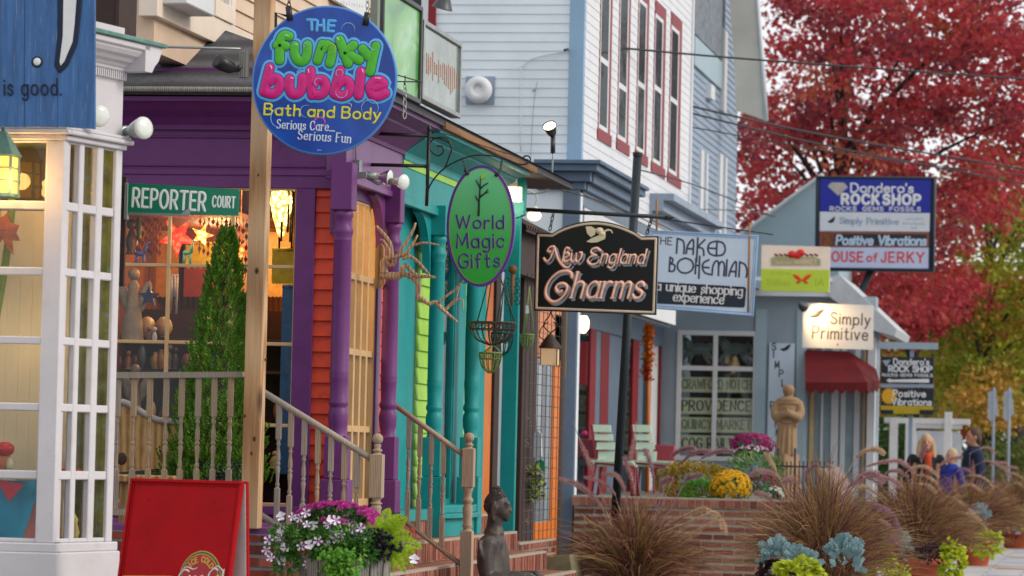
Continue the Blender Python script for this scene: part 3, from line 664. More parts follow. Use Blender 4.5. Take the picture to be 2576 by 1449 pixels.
# long arm with the dark flood lamp
t = thing('flood_lamp', 'black bullet flood lamp on a long grey arm under the shingle eave', 'lamp', tuple(yface(600, 195, 405).P(610, 195)))
F = yface(600, 160, 405)
mb = MB(); mb.tube([F.P(388, 117), F.P(605, 123)], .008); mb.build('arm', M['galv'], t)
mb = MB(); mb.fp(F, 601, 128, 622, 195, -.05, .0); mb.build('block', M['stave'], t, bevel=.003)
mb = MB(); mb.lathe([(.012, 0), (.02, .02), (.042, .06), (.048, .11), (.045, .17), (.03, .175)], F.P(596, 178), (F.P(540, 150, .15)-F.P(596, 178)), 16); mb.tube([F.P(604, 165), F.P(596, 178)], .016); mb.build('housing', M['black'], t)
# ================================================================ PURPLE SHOP
XE, XO, XW = -5.2, -4.93, -5.32                                  # beam face, eave edge, wall plane along the street
FE, FO, FW = xplane(XE), xplane(XO), xplane(XW)
FP = yface(800, 1000, 376)                                      # wall that faces the camera end
yS = FP.o.y
Y1, Y2 = at(852, 1000, 378).y, at(977, 1000, 354).y
YB = FE.P(1014, 400).y; YEND = FO.P(1338, 400).y
pr = thing('purple_shop', 'purple shop with red clapboards, tan-barred windows and a grey shingle porch roof', 'building', (-6.5, yS+1.5, 0))
def turned_column(x, y, zs, r, m, parent, sq=1.18, name='column'):
    """zs: floor, plinth top, block top, shaft top, upper block top"""
    z0, zp, zb, zt, z1 = zs; mb = MB(); q = r*sq
    mb.box((x-q*1.22, y-q*1.22, z0), (x+q*1.22, y+q*1.22, zp)); mb.box((x-q, y-q, zp+.001), (x+q, y+q, zb)); mb.box((x-q, y-q, zt), (x+q, y+q, z1))
    H = zt-zb
    pf = [(r*.95, 0), (r*.8, .012), (r*1.0, .05), (r*1.08, .09), (r*.98, .115), (r*.84, .125), (r*1.06, .14), (r*1.06, .15), (r*.9, .165), (r*.96, .25), (r*1.02, .26), (r*.96, .268), (r*1.02, .278), (r*.96, .286),
          (r*.98, .5), (r*.9, .86), (r*1.0, .868), (r*.92, .88), (r*1.12, .9), (r*1.14, .915), (r*.9, .93), (r*.92, .96), (r*1.1, .975), (r*1.1, .985), (r*.95, 1)]
    mb.lathe([(a, b*H) for a, b in pf], (x, y, zb), n=20)
    return mb.build(name, m, parent, bevel=.006)
def zat(x, y, s): return at(x, y, s).z
zfloor = .94
zE = FO.P(1110, 318).z                                          # eave height
zF0 = FE.P(905, 462).z                                          # underside of the beam
c1 = at(852, 1000, 378); c2 = at(977, 1000, 354)
turned_column(c1.x, c1.y, (zfloor+.05, zat(835, 1206, 378), zat(838, 1096, 378), zat(852, 528, 378), zF0+.1), .063, M['purple'], pr)
turned_column(c2.x, c2.y, (zfloor+.05, zat(975, 1208, 354), zat(975, 1098, 354), zat(975, 560, 354), zF0+.1), .06, M['purple'], pr)
# walls: south (window wall), street side
xL = FP.P(180, 900).x; zw0 = zfloor
def up(x, y, F=None): F = F or FP; return F.px(x, y)
mb = MB()
uL, uR = FP.px(180, 900)[0], FP.px(828, 900)[0]
vS, vH = FP.px(500, 1268)[1], FP.px(500, 472)[1]; vC = FP.px(500, 262)[1]
uc0, uc1 = FP.px(737, 860)[0], FP.px(786, 860)[0]
zpF = lambda z: z-FP.o.z
mb.fb(FP, uL, uR+.06, vH+.0, vH+.09, -.1, .01); mb.fb(FP, uL, uR+.06, vH+.09, vC+.25, -.1, .0)
mb.fb(FP, uL, uR+.05, vH+.085, vH+.125, -.1, .022); mb.fb(FP, uL, uR+.05, vH+.14, vH+.15, -.1, .012); mb.fb(FP, uL, uR+.05, vC-.23, vC-.215, -.1, .016)
mb.fb(FP, uc0, uc1, zpF(zfloor), vH, -.1, .02)
mb.build('fascia', M['purple'], pr, bevel=.004)
mb = MB(); mb.fb(FP, uL, uR, vS-.06, vS, -.1, .075); mb.fb(FP, uL, uR, zpF(zfloor-.03), vS-.061, -.1, .02); mb.build('sill', M['purple_lit'], pr, bevel=.005)
mb = MB(); clap(mb, FP, uc1, uR+.03, vS, vH, .104, -.02, .02)
mb.build('clapboard', M['red_board'], pr)
window(FP, [FP.px(a, 760)[0] for a in (258, 420, 580, 738)], [FP.px(500, a)[1] for a in (1262, 1066, 862, 668, 475)], .024, .0, pr, M['tan'], M['glass'])
# street side
us = lambda x, y=900, F=FW: F.px(x, y)[0]
mb = MB(); zt_ = zF0+.02
uw0, uw1 = us(872), us(938); vb_, vt_ = FW.px(905, 1262)[1], FW.px(905, 508)[1]
mb.fb(FW, yS-30+.08, uw0, zfloor, FW.pt(0, vt_).z, -.08, .02); mb.fb(FW, uw1, us(948), zfloor, zt_, -.08, .025)
mb.fb(FW, yS-30+.08, uw1, FW.pt(0, vt_).z, zF0+.3, -.08, .02); mb.fb(FW, yS-30+.08, us(995), zfloor-.02, zfloor+.08, -.08, .07)
mb.build('street_wall', M['purple_lit'], pr, bevel=.004)
mb = MB(); clap(mb, FW, us(948), us(1000), zfloor, zF0+.3, .104, -.02, .02); mb.build('clapboard', M['red_board'], pr)
window(FW, [lerp(uw0+.02, uw1-.02, q/4) for q in range(5)], [FW.px(905, a)[1] for a in (1258, 1080, 888, 699, 512)], .045, .01, pr, M['tan'], M['glass'], depth=.07)
# beam along the street with arched brackets, crown moulding under the roof edge
mb = MB(); zc_ = zE-.17
mb.box((XE-.14, yS-.02, zF0), (XE, YB, zc_)); mb.box((XE-.02, yS-.03, zF0-.015), (XE+.012, YB-.001, zF0+.03)); mb.box((XE-.1, YB-.05, zF0-.02), (XE+.02, YB-.0015, zF0+.14)); mb.build('beam', M['purple_lit'], pr, bevel=.004)
def crown(y0, y1, z0, z1, x0, x1, m, parent):
    mb = MB(); pf = [(0, 0), (.12, .0), (.14, .12), (.3, .3), (.55, .55), (.62, .62), (.62, .7), (.9, .86), (1, .86), (1, 1), (0, 1)]
    F = Face((x0, y0, z0), X); pts = [(a*(x1-x0), b*(z1-z0)) for a, b in pf]
    mb.prism(F, pts, -(y1-y0), 0); return mb.build('crown_moulding', m, parent)
crown(yS-.28, YB-.001, zc_-.04, zE, XE-.02, XO, M['purple'], pr)
mb = MB(); F = Face((XO, yS-.02, zc_-.04), -Y)                 # same crown returned along the camera-facing wall
pf = [(0, 0), (.04, 0), (.045, .03), (.1, .08), (.17, .12), (.24, .17), (.28, .17), (.28, .2), (0, .2)]
Fq = Face((XO+0, yS, zc_-.04), Y); 
mb.prism(Face((XO-.27, yS+.0, zc_-.04), -Y), pf, .01, 8); mb.build('eave_moulding', M['purple'], pr)
def arch(y0, y1, zt, x, m, parent, dirn=1):
    """bracket of a post: quarter arch in the plane of the beam"""
    F = xplane(x); a = 30; w_ = (y1-y0); h_ = w_*.75
    pts = [(y0-a, zt-h_*1.35), (y0-a, zt)] if dirn > 0 else [(y1-a, zt-h_*1.35), (y1-a, zt)]
    e = y1 if dirn > 0 else y0; b = y0 if dirn > 0 else y1
    pts = [(b-a, zt-h_*1.4), (b-a, zt), (e-a, zt), (e-a, zt-.03)]+[(lerp(b+dirn*.03, e, 1-math.sin(q)) -a, zt-.03-(h_*1.3)*(1-math.cos(q))) for q in [math.pi/2*i/7 for i in range(1, 8)]]
    if dirn < 0: pts = pts[::-1]
    mb = MB(); mb.prism(F, pts[::-1] if dirn > 0 else pts[::-1], -.1, -.04); return mb.build('bracket', m, parent)
arch(Y1+.07, Y1+.42, zF0, XE, M['purple_lit'], pr, 1); arch(Y2-.42, Y2-.06, zF0, XE, M['purple_lit'], pr, -1)
# shingled porch roof, upper storey in beige siding
XU = -6.35; FU = xplane(XU)
zr = FU.P(610, 140).z+.12
mb = MB(); ye = yS-.33
mb.hexa([(-12, ye, zE+.0), (XO+.03, ye, zE), (XO+.03, YB+6, zE), (-12, YB+6, zE), (-12, ye, zE+.05), (XO+.03, ye, zE+.05), (XO+.03, YB+6, zE+.05), (-12, YB+6, zE+.05)])
top = [(-12, ye+1.35, zr), (XU+.0, ye+1.35, zr), (XU, YB+6, zr), (-12, YB+6, zr)]
bot = [(-12, ye-.02, zE+.052), (XO+.05, ye-.02, zE+.052), (XO+.05, YB+6, zE+.052), (-12, YB+6, zE+.052)]
mb.hexa(bot+top)
k = NB('shingle_courses'); v = k.coord((1, 1, 1)); wv = k.n('TexWave', wave_type='BANDS', bands_direction='Z', Scale=2.3, Distortion=.6, Detail=2.0); k.l(v, wv.inputs['Vector'])
no = k.n('TexNoise', Scale=30.0, Detail=6.0); k.l(v, no.inputs['Vector']); mu = k.n('Math', operation='MULTIPLY'); k.l(wv.outputs['Fac'], mu.inputs[0]); k.l(no.outputs[0], mu.inputs[1])
k.l(k.ramp(mu.outputs[0], [(.1, lin('#37373c')), (.55, lin('#5a5a60'))]), k.b.inputs['Base Color']); k.b.inputs['Roughness'].default_value = .9; k.bump(mu.outputs[0], .5, .01)
mb.build('roof', k.m, pr)
mb = MB(); mb.tube([(-12, ye-.03, zE+.03), (XO+.05, ye-.03, zE+.03)], .02, 6); mb.build('drip_edge', M['stave'], pr)
mb = MB(); zb = zr-.05; y0 = ye+1.35-.6
uA, uB = FU.px(395, 60)[0], FU.px(516, 60)[0]; uC = FU.px(582, 60)[0]; uD = FU.px(1020, 60)[0]
clap(mb, FU, uA, uB, zb+.0, zb+3, .115, 0, .02); clap(mb, FU, uC, uD, zb, zb+3, .115, 0, .02); mb.fb(FU, uA, uD, zb-.3, zb+3, -.2, -.02); mb.build('siding', M['beige'], pr)
mb = MB(); mb.fb(FU, uA-.1, uD, zb-.08, zb+.1, -.1, .03); mb.fb(FU, uB+.0, uB+.12, zb+.1, zb+3, -.05, .03); mb.fb(FU, uC-.1, uC, zb+.1, zb+3, -.05, .03); mb.fb(FU, uB+.12, uC-.1, zb+.1, zb+.22, -.05, .045); mb.build('trim', M['beige_trim'], pr, bevel=.004)
mb = MB(); mb.fb(FU, uB+.12, uB+.17, zb+.22, zb+3, -.05, .02); mb.fb(FU, uC-.15, uC-.1, zb+.22, zb+3, -.05, .02); w1 = mb.build('window', M['pale_trim'], pr)
mb = MB(); mb.fb(FU, uB+.17, uC-.15, zb+.22, zb+3, -.04, -.03); mb.build('pane', M['glass_dark'], w1)
F = yface(340, 60, 372)                                         # small pent roof beside the siding
mb = MB(); mb.pprism(F, [(300, 72), (383, 45), (383, 80), (300, 100)], -.3, .05); mb.build('gable_return', M['beige_trim'], pr)
mb = MB(); mb.pprism(F, [(300, 22), (388, 22), (386, 46), (300, 73)], -.4, .07); mb.build('gable_return', M['shingle'], pr)
mb = MB(); mb.fp(yface(340, 30, 365), 295, -80, 420, 22, -.1, 0); mb.build('upper_wall', M['beige'], pr)
t = thing('air_conditioner', 'white window air conditioner jutting out of the beige siding', 'air conditioner', tuple(FU.P(455, 36, .3)))
ua, ub_ = FU.px(398, 15)[0], FU.px(468, 15)[0]; va, vb2 = FU.px(470, 26, .1)[1], FU.px(470, -40, .1)[1]
mb = MB(); mb.fb(FU, ua, ub_, va, vb2, 0, .2); mb.build('case', M['pale_trim'], t, bevel=.008)
mb = MB()
for i in range(9): q = lerp(va+.03, vb2-.03, i/9); mb.fb(Face(FU.pt(ua, 0), X), .02, .18, q, q+.008, -.01, .004)
mb.build('louvres', M['iron'], t)
# porch: brick base, painted floor edge, steps running along the street
bp = thing('brick_porch', 'brick porch with steps in front of the purple and teal shops', 'porch', (-5.6, 24, 0))
FB = yface(650, 1330, 406)
mb = MB(); u0 = FB.px(240, 1400)[0]; u1 = -4.98-FB.o.x
bricks(mb, FB, u0, u1, -FB.o.z, zfloor-.04-FB.o.z, 0, .2, .066, .011); mb.build('riser_wall', BR+[MORTG], bp)
mb = MB(); mb.box((-9, FB.o.y+.04, .2), (-5.22, YB+.0, zfloor)); mb.box((-9, YB+.001, .2), (-5.24, 29.2, zfloor-.02)); mb.build('floor', M['purple_lit'], bp, bevel=.005)
sx = [-5.2, -4.98, -4.73, -4.48, -4.23, -3.98]; sz = [.93, .79, .635, .48, .325, .17]
mb = MB(); yn, yf_ = FB.o.y+.06, 29.2
for i in range(6):
    F = xplane(sx[i]); z0 = sz[i+1] if i < 5 else .03
    bricks(mb, F, yn-30, yf_-30, z0, sz[i], 0, .2, .066, .012, row=True)
    if i: mb.box((sx[i-1]-.03, yn, sz[i]-.1), (sx[i]-.051, yf_, sz[i]-.004), 1)
    if i and i < 5:
        Fn = Face((sx[i-1], yn, 0), X); mb.fb(Fn, -.05, sx[i]-sx[i-1]-.0505, .05, sz[i]-.012, -.08, -.04, 2)
mb.build('steps', BRP+[MORT], bp)
mb = MB(); Fp_ = Face((-5.6, 29.3, 0), X); bricks(mb, Fp_, 0, .62, .03, .62, .0, .2, .066, .011); bricks(mb, xplane(-4.98), 29.301-30, 31.2-30, .03, .62, 0, .2, .066, .011)
bricks(mb, xplane(-4.98), 29.3-30, 31.2-30, .622, .69, .005, .2, .066, .011, row=True); mb.box((-5.6, 29.25, .5), (-5.035, 31.2, .66), 3); mb.build('plinth', BRP+[MORT], bp)
# railings
def baluster(x, y, z0, z1, w, m, parent, tilt=0):
    mb = MB(); L = z1-z0; q = w/2
    mb.box((x-q, y-q, z0), (x+q, y+q, z0+L*.3)); mb.box((x-q, y-q, z1-L*.3), (x+q, y+q, z1))
    pf = [(q*.9, 0), (q*.6, .03), (q*.95, .07), (q*.55, .13), (q*.75, .3), (q*1.0, .42), (q*.6, .46), (q*1.05, .5), (q*.6, .54), (q*.95, .6), (q*.85, .72), (q*.5, .86), (q*.95, .9), (q*.6, .95), (q*.9, 1)]
    mb.lathe([(a, b*L*.4) for a, b in pf], (x, y, z0+L*.3), n=10); return mb.build('baluster', m, parent, bevel=.002)
FRl = yface(450, 945, 402)
rl = thing('porch_railing', 'weathered wooden railing in front of the carved bench and evergreen', 'railing', tuple(FRl.P(450, 1285)))
mb = MB(); mb.pprism(FRl, [(240, 936), (610, 935), (610, 949), (240, 952)], -.03, .03); mb.build('handrail', M['rail'], rl, bevel=.006)
mb = MB(); mb.pprism(FRl, [(240, 1281), (615, 1281), (615, 1296), (240, 1296)], -.025, .025); mb.build('bottom_rail', M['rail'], rl, bevel=.005)
for x_ in (300, 340, 380, 421, 460, 502, 542, 583):
    a = FRl.P(x_-4, 1040); baluster(a.x, a.y, FRl.P(x_, 1281).z, FRl.P(x_, 949).z, .033, M['rail_warm'] if x_ % 3 else M['rail'], rl)
def slope_rail(F, a, b, a2, b2, xs_, label, newel, m_, thk):
    t = thing('stair_railing', label, 'railing', tuple(F.P(*b2)))
    A, B, A2, B2 = F.P(*a), F.P(*b), F.P(*a2), F.P(*b2)
    mb = MB(); mb.tube([A, B], thk, 12, sq=.8); mb.build('handrail', m_, t)
    mb = MB(); mb.tube([A2, B2], thk*.85, 8, sq=.9); mb.build('bottom_rail', m_, t)
    for i, x_ in enumerate(xs_):
        q = F.P(x_, (a[1]+b[1])/2+60).x; f1 = (q-A.x)/(B.x-A.x); f2 = (q-A2.x)/(B2.x-A2.x)
        baluster(q, A.y, lerp(A2.z, B2.z, f2), lerp(A.z, B.z, f1)-.005, .033, M['rail_warm'] if i % 2 else M['rail'], t)
    x0, x1, yt, yb1, yb2, yt2, ybot = newel; c = F.P((x0+x1)/2, 1150); q = (F.P(x1, 1200).x-F.P(x0, 1200).x)/2
    z = lambda yy: F.P((x0+x1)/2, yy).z
    mb = MB(); mb.box((c.x-q, c.y-q, z(yb2)), (c.x+q, c.y+q, z(yb1))); mb.box((c.x-q, c.y-q, z(ybot)), (c.x+q, c.y+q, z(yt2)))
    h = z(yt2)-0; H = z(yb2)-z(yt2); mb.lathe([(q*p_, r_*H) for p_, r_ in ((.95, 0), (.65, .05), (.9, .12), (.7, .2), (.78, .35), (.9, .5), (.62, .62), (.95, .68), (.95, .72), (.6, .78), (.7, .9), (.95, .97), (.9, 1))], (c.x, c.y, z(yt2)), n=16)
    rb = q*.86; zb_ = z(yb1); ht = z(yt)-zb_
    mb.lathe([(q*.9, 0), (q*.45, .01), (q*.75, .02), (q*.75, .03), (q*.45, .036), (q*.6, ht-2*rb-.004), (q*.4, ht-2*rb+.004)], (c.x, c.y, zb_), n=16); mb.ball((c.x, c.y, z(yt)-rb), rb, 0, 18)
    mb.build('newel_post', M['rail_warm'], t, bevel=.008)
    return t
FR1 = yface(948, 1200, 400); FR2 = yface(1180, 1200, 352)
slope_rail(FR1, (655, 982), (940, 1157), (648, 1291), (936, 1468), (700, 731, 765, 800, 833, 867, 899), 'weathered stair railing that runs down behind the barrel of flowers', (933, 965, 1090, 1143, 1252, 1300, 1545), M['rail'], .027)
slope_rail(FR2, (992, 1018), (1164, 1143), (1004, 1300), (1166, 1425), (1028, 1056, 1085, 1116), 'weathered stair railing that ends beside the seated stone figure', (1165, 1194, 1088, 1128, 1226, 1336, 1560), M['rail_warm'], .024)
# tall timber post
FPo = yface(650, 900, 405); c = FPo.P(650, 700); t0 = FPo.P(636, 1330).z
tw = (FPo.P(674, 700).x-FPo.P(630, 700).x)/2
mb = MB(); mb.box((c.x-.005-tw, c.y-tw, t0), (c.x-.005+tw, c.y+tw, FPo.P(650, -120).z))
o = mb.build('timber_post', M['post'], bevel=.006); tag(o, 'tall knotty timber post behind the round blue sign', 'post')
for x_, y_, a_, b_ in ((646, 681, .016, .024), (616, 1046, .011, .014), (640, 1104, .012, .02), (633, 1140, .009, .016), (668, 905, .008, .01), (650, 440, .008, .012)):
    q = FPo.P(x_, y_, tw); mb = MB()
    for s2_, z_ in ((1, .0), (.6, .0015)): mb.ball((q.x, c.y-tw+.0005-z_, q.z), 1, int(s2_ < 1), 12, (a_*s2_, .002, b_*s2_))
    mb.build('knot', [paint('knot_ring', '#7d5430', .8, .2, 30), paint('knot_core', '#3d2615', .85, .2, 30)], o)
# carved bench end
FBn = yface(380, 1100, 390); t = thing('carved_bench', 'carved wooden bench with a wavy back behind the porch railing', 'bench', tuple(FBn.P(370, 1250)))
bx = lambda q: [(a/2+0, b/2+724.5) for a, b in q]
mb = MB(); mb.pprism(FBn, [(260, 1020), (300, 1012), (325, 1020), (370, 1046), (402, 1058), (436, 1060), (449, 1070), (446, 1110), (438, 1150), (414, 1177), (350, 1184), (260, 1190)], -.05, .0); mb.build('backrest', M['bench'], t, bevel=.012, seg=3)
mb = MB(); mb.tube(smooth_path([FBn.P(a, b, .0) for a, b in ((262, 1018), (300, 1011), (325, 1018), (370, 1045), (402, 1058), (440, 1062), (450, 1078))], 4), .022, 8); mb.build('top_roll', paint('bench_roll', '#8d8b86', .5, .2, 7, .2), t)  # grey highlights of the rounded wood put into the roll's colour
mb = MB(); mb.fp(FBn, 262, 1195, 440, 1215, -.04, .3); mb.build('seat', M['bench'], t, bevel=.01)
mb = MB(); mb.fp(FBn, 300, 1200, 330, 1318, -.03, .25); mb.build('leg', M['bench'], t); mb = MB(); mb.fp(FBn, 402, 1200, 430, 1318, -.03, .25); mb.build('leg', M['bench'], t)
mb = MB(); mb.ball(FBn.P(306, 1154, .0), .035, 0, 10, (1, .3, 1.2)); mb.build('knot', M['dark_brown'], t)
# ---------------------------------------------------------------- things inside the purple shop
FI2 = Face(FP.o+Y*.45, X); FI3 = Face(FP.o+Y*1.0, X)
mb = MB(); ua, ub_ = FP.px(200, 800)[0], FP.px(800, 800)[0]
mb.fb(FP, ua, ub_, zpF(.9), zpF(3.4), -2.3, -2.2); mb.fb(FP, ua-.05, ua, zpF(.9), zpF(3.4), -2.2, -.12); mb.fb(FP, ua, ub_-.7, zpF(3.0), zpF(3.05), -2.2, -.12); mb.fb(FP, ua, ub_-.7, zpF(.9), zpF(.95), -2.2, -.12)
mb.build('inner_wall', wood('panelled_wall', '#4d2814', '#86491f', (6, 6, .8), .6, .2), pr)
bk = FP.px(500, 1270)[1]
sh = thing('display_shelf', 'dark wooden display shelves inside the purple shop window', 'shelf', tuple(FI3.P(480, 1250)))
for y_ in (850, 930, 1062, 1180):
    mb = MB(); mb.fp(FI3, 240, y_, 760, y_+7, -.25, .0); mb.build('board', M['dark_brown'], sh)
for x_ in (250, 500, 752):
    mb = MB(); mb.fp(FI3, x_, 780, x_+8, 1290, -.25, .0); mb.build('upright', M['dark_brown'], sh)
mb = MB(); mb.fp(FI3, 240, 780, 760, 1300, -.3, -.26); mb.build('back_panel', paint('maroon_panel', '#35120a', .8, .3, 4, .1), sh)
def curio(px_, y_, w_, h_, kind, hx, label, F=None, grp=None, cat='ornament', name='ornament', rough=.35):
    F = F or FI2; c = F.P(px_, y_); kk = FPX/((c-EYE).dot(_f)); w_ /= kk; h_ /= kk; mb = MB()
    if kind == 'vase': mb.lathe([(w_*.3, 0), (w_*.5, .35*h_), (w_*.45, .6*h_), (w_*.2, .85*h_), (w_*.25, h_)], c, n=14)
    elif kind == 'globe': mb.ball(c+Z*h_*.5, h_*.5, 0, 14, (w_/h_, w_/h_, 1)); mb.lathe([(w_*.2, 0), (w_*.12, .1*h_)], c)
    elif kind == 'figure': mb.lathe([(w_*.4, 0), (w_*.3, .1*h_), (w_*.45, .35*h_), (w_*.25, .62*h_), (w_*.15, .7*h_)], c, n=10); mb.ball(c+Z*h_*.84, h_*.16)
    elif kind == 'angel':
        mb.lathe([(w_*.5, 0), (w_*.42, .3*h_), (w_*.22, .66*h_), (w_*.26, .76*h_), (w_*.1, .84*h_)], c, n=12, ry=.6); mb.ball(c+Z*h_*.91, h_*.085)
        for sg in (-1, 1): mb.ball(c+Vector((sg*w_*.42, .02, h_*.6)), h_*.24, 0, 10, (.35, .12, 1), Matrix.Rotation(sg*.35, 3, 'Y'))
    elif kind == 'giraffe':
        for a in (-.35, -.25, .25, .35): mb.tube([c+X*w_*a, c+X*w_*a*.8+Z*h_*.45], w_*.07, 6)
        mb.ball(c+Z*h_*.5, w_*.32, 0, 10, (1.3, .7, .7)); mb.tube([c+X*w_*.3+Z*h_*.5, c+X*w_*.5+Z*h_*.92], [w_*.16, w_*.09], 8); mb.ball(c+X*w_*.6+Z*h_*.94, w_*.14, 0, 8, (1.5, .7, .8))
    elif kind == 'star':
        pts = [(math.sin(math.pi*i/5)*(w_*.5 if i % 2 == 0 else w_*.22), h_*.5+math.cos(math.pi*i/5)*(w_*.5 if i % 2 == 0 else w_*.22)) for i in range(10)]
        F4 = Face(c, X); mb.prism(F4, pts[::-1], -.04, .0); mb.tube([c+Z*h_, c+Z*(h_+.25)], .003)
    elif kind == 'cloth':
        F4 = Face(c, X); pts = [(-w_/2, 0)]+[(lerp(-w_/2, w_/2, i/14), -.01*(i % 2)) for i in range(1, 14)]+[(w_/2, 0), (w_/2, h_), (-w_/2, h_)]
        mb.prism(F4, pts, -.012, 0); mb.tube([F4.pt(-w_/2, h_), F4.pt(w_/2, h_)], .012)
    elif kind == 'mobile':
        for i in range(9):
            xx = lerp(-w_/2, w_/2, i/8); mb.tube([c+X*xx+Z*h_, c+X*xx], .0025, 4)
            for q in range(5): mb.leaf(c+X*xx+Z*(h_*(.95-q*.19-.05*(i % 3))), -Z, Y, .05, .028)
    elif kind == 'chime':
        mb.lathe([(w_*.5, h_), (w_*.5, h_+.015)], c)
        for i in range(6): mb.tube([c+Vector((math.cos(i*1.05)*w_*.4, math.sin(i*1.05)*w_*.4, h_)), c+Vector((math.cos(i*1.05)*w_*.4, math.sin(i*1.05)*w_*.4, (i % 3)*.06))], .008, 6)
    o = mb.build(name, paint('curio_%s_%d' % (kind, px_), hx, rough, .2, 18, .1)); return tag(o, label, cat, grp)
curio(332, 862, 60, 190, 'angel', '#a3947a', 'pale draped angel statue at the left of the shop window', name='angel_statue', cat='statue')
curio(336, 1080, 44, 165, 'angel', '#7d705c', 'pale winged statue below the first window bar, left corner', name='angel_statue', cat='statue')
for x_, hx, lb in ((318, '#2a2a2c', 'leftmost small dark cat figurine on the window bar'), (347, '#39373a', 'second small dark cat figurine from the left on the window bar'), (374, '#7a4a3a', 'small brown figurine between the dark cats on the window bar'), (388, '#c9c6be', 'speckled white figurine on the window bar beside the tan upright')):
    curio(x_, 862, 16, 40, 'figure', hx, lb, FI2, 'figurines lined up on the window bar', 'figurine', 'figurine')
curio(352, 668, 34, 62, 'giraffe', '#5a6ab0', 'blue-purple toy giraffe on the window bar, left pane', name='toy_giraffe', cat='figurine')
curio(470, 668, 30, 66, 'giraffe', '#3aa090', 'turquoise toy giraffe below the red star lantern', name='toy_giraffe', cat='figurine')
curio(330, 640, 36, 90, 'figure', '#4d3524', 'brown carved mask hanging at the left edge of the window', name='carved_mask', cat='mask')
curio(350, 600, 12, 62, 'vase', '#3f6a22', 'green leaf-shaped ornament beside the carved mask')
curio(372, 790, 54, 88, 'star', '#25305e', 'dark blue star ornament in the left pane', name='star_ornament')
for x_, lb in ((370, 'round cream globe lamp on the shelf, nearest the corner'), (412, 'round cream globe lamp behind the tan window bar'), (520, 'round tan globe lamp left of the evergreen')):
    curio(x_, 848, 44, 52, 'globe', '#b09a78' if x_ < 500 else '#a8784a', lb, FI3, 'globe lamps on the shelf', 'lamp', 'globe_lamp')
curio(520, 672, 110, 60, 'cloth', '#d8c21e', 'yellow fringed cloth hanging left of the evergreen', FI3, name='yellow_cloth', cat='cloth')
curio(712, 712, 60, 84, 'cloth', '#cdb81c', 'yellow fringed cloth hanging right of the timber post', FI2, name='yellow_cloth', cat='cloth')
curio(722, 1190, 48, 470, 'cloth', '#3f6f9c', 'long blue cloth hanging at the right of the window', FI2, name='blue_cloth', cat='cloth')
curio(545, 640, 90, 120, 'mobile', '#8f4a1c', 'copper leaf mobile hanging behind the street sign', FI2, name='leaf_mobile', cat='mobile')
curio(372, 640, 60, 130, 'mobile', '#7a3a16', 'copper leaf mobile hanging near the left edge of the window', FI2, name='leaf_mobile', cat='mobile')
curio(600, 700, 70, 150, 'mobile', '#6d3a1c', 'copper leaf mobile hanging just left of the timber post', FI2, name='leaf_mobile', cat='mobile')
for i, (x_, w_, hx, lb) in enumerate(((318, 70, '#8f4a1e', 'rust patterned shawl at the far left of the back wall'), (408, 80, '#b0722a', 'gold patterned shawl behind the tan upright'), (500, 80, '#7a2a1c', 'maroon patterned shawl left of the evergreen tip'), (600, 80, '#a8642a', 'amber patterned shawl behind the timber post'), (700, 70, '#c08a34', 'straw patterned shawl at the right of the back wall'))): curio(x_, 745, w_, 200, 'cloth', hx, lb, Face(FP.o+Y*1.9, X), 'shawls on the back wall', 'shawl', 'shawl')
curio(718, 630, 40, 150, 'chime', '#2b1e18', 'dark wind chime hanging right of the timber post', FI2, name='wind_chime', cat='chime')
curio(436, 790, 20, 95, 'chime', '#b9b4ab', 'silver wind chime hanging beside the tan window bar', FI2, name='wind_chime', cat='chime')
for i in range(26):
    x_ = (300, 322, 356, 390, 440, 470, 500, 455, 700, 716, 690, 320, 365, 450, 340, 405, 425, 485, 315, 345, 378, 410, 300, 342, 390, 425)[i]; y_ = (928, 928, 928, 928, 928, 928, 928, 1060, 1060, 928, 1178, 1178, 1178, 1178, 928, 928, 928, 928, 1060, 1060, 1060, 1060, 1178, 1178, 1178, 1178)[i]
    curio(x_, y_, 20+(i*7) % 12, 34+(i*13) % 30, ('vase', 'figure', 'globe')[i % 3], ('#6b2a22', '#88633a', '#4a5a6a', '#a08a5a', '#3d2c26', '#70402a', '#b59a70')[i % 7],
          ['maroon vase', 'tan figurine', 'slate globe', 'sand vase', 'dark figurine', 'rust globe', 'straw vase', 'oxblood figurine', 'ochre globe', 'grey vase', 'buff figurine', 'chocolate globe', 'russet vase', 'pale figurine', 'copper figurine', 'umber globe', 'plum vase', 'brick figurine', 'blue-grey vase', 'tawny globe', 'walnut figurine', 'ivory vase', 'coffee vase', 'sepia figurine', 'cinnamon globe', 'moss vase'][i] +
          (' on the upper display shelf' if y_ == 928 else ' on the middle display shelf' if y_ == 1060 else ' on the bottom display shelf'), FI3, 'curios on the display shelves', 'curio', 'curio')
# lit paper lanterns
def lantern_star(px_, y_, rpx, hx, st, label, rot=0, F=None):
    F = F or FI2; c = F.P(px_, y_); r = rpx/375; mb = MB(); F4 = Face(c, X)
    n = 5; pts = []
    for i in range(2*n): a = math.pi*i/n+rot; q = r if i % 2 == 0 else r*.42; pts.append((math.sin(a)*q, math.cos(a)*q))
    vs = [F4.pt(a, b) for a, b in pts]+[F4.pt(0, 0, .12*r*3), F4.pt(0, 0, -.12*r*3)]
    fs = [((i+1) % 10, i, 10) for i in range(10)]+[(i, (i+1) % 10, 11) for i in range(10)]; mb.add(vs, fs)
    mb.tube([c+Z*r, c+Z*(r+.4)], .003)
    o = mb.build('star_lantern', glow('lantern_%d' % px_, hx, st, 26, hx)); tag(o, label, 'lantern', 'star lanterns in the purple shop'); return c
c = lantern_star(446, 596, 52, '#ff3420', 7, 'lit red pierced star lantern under the street sign', math.pi)
bulb('lantern_light', c+Vector((.05, -.2, 0)), 4, (1, .4, .15), .1)
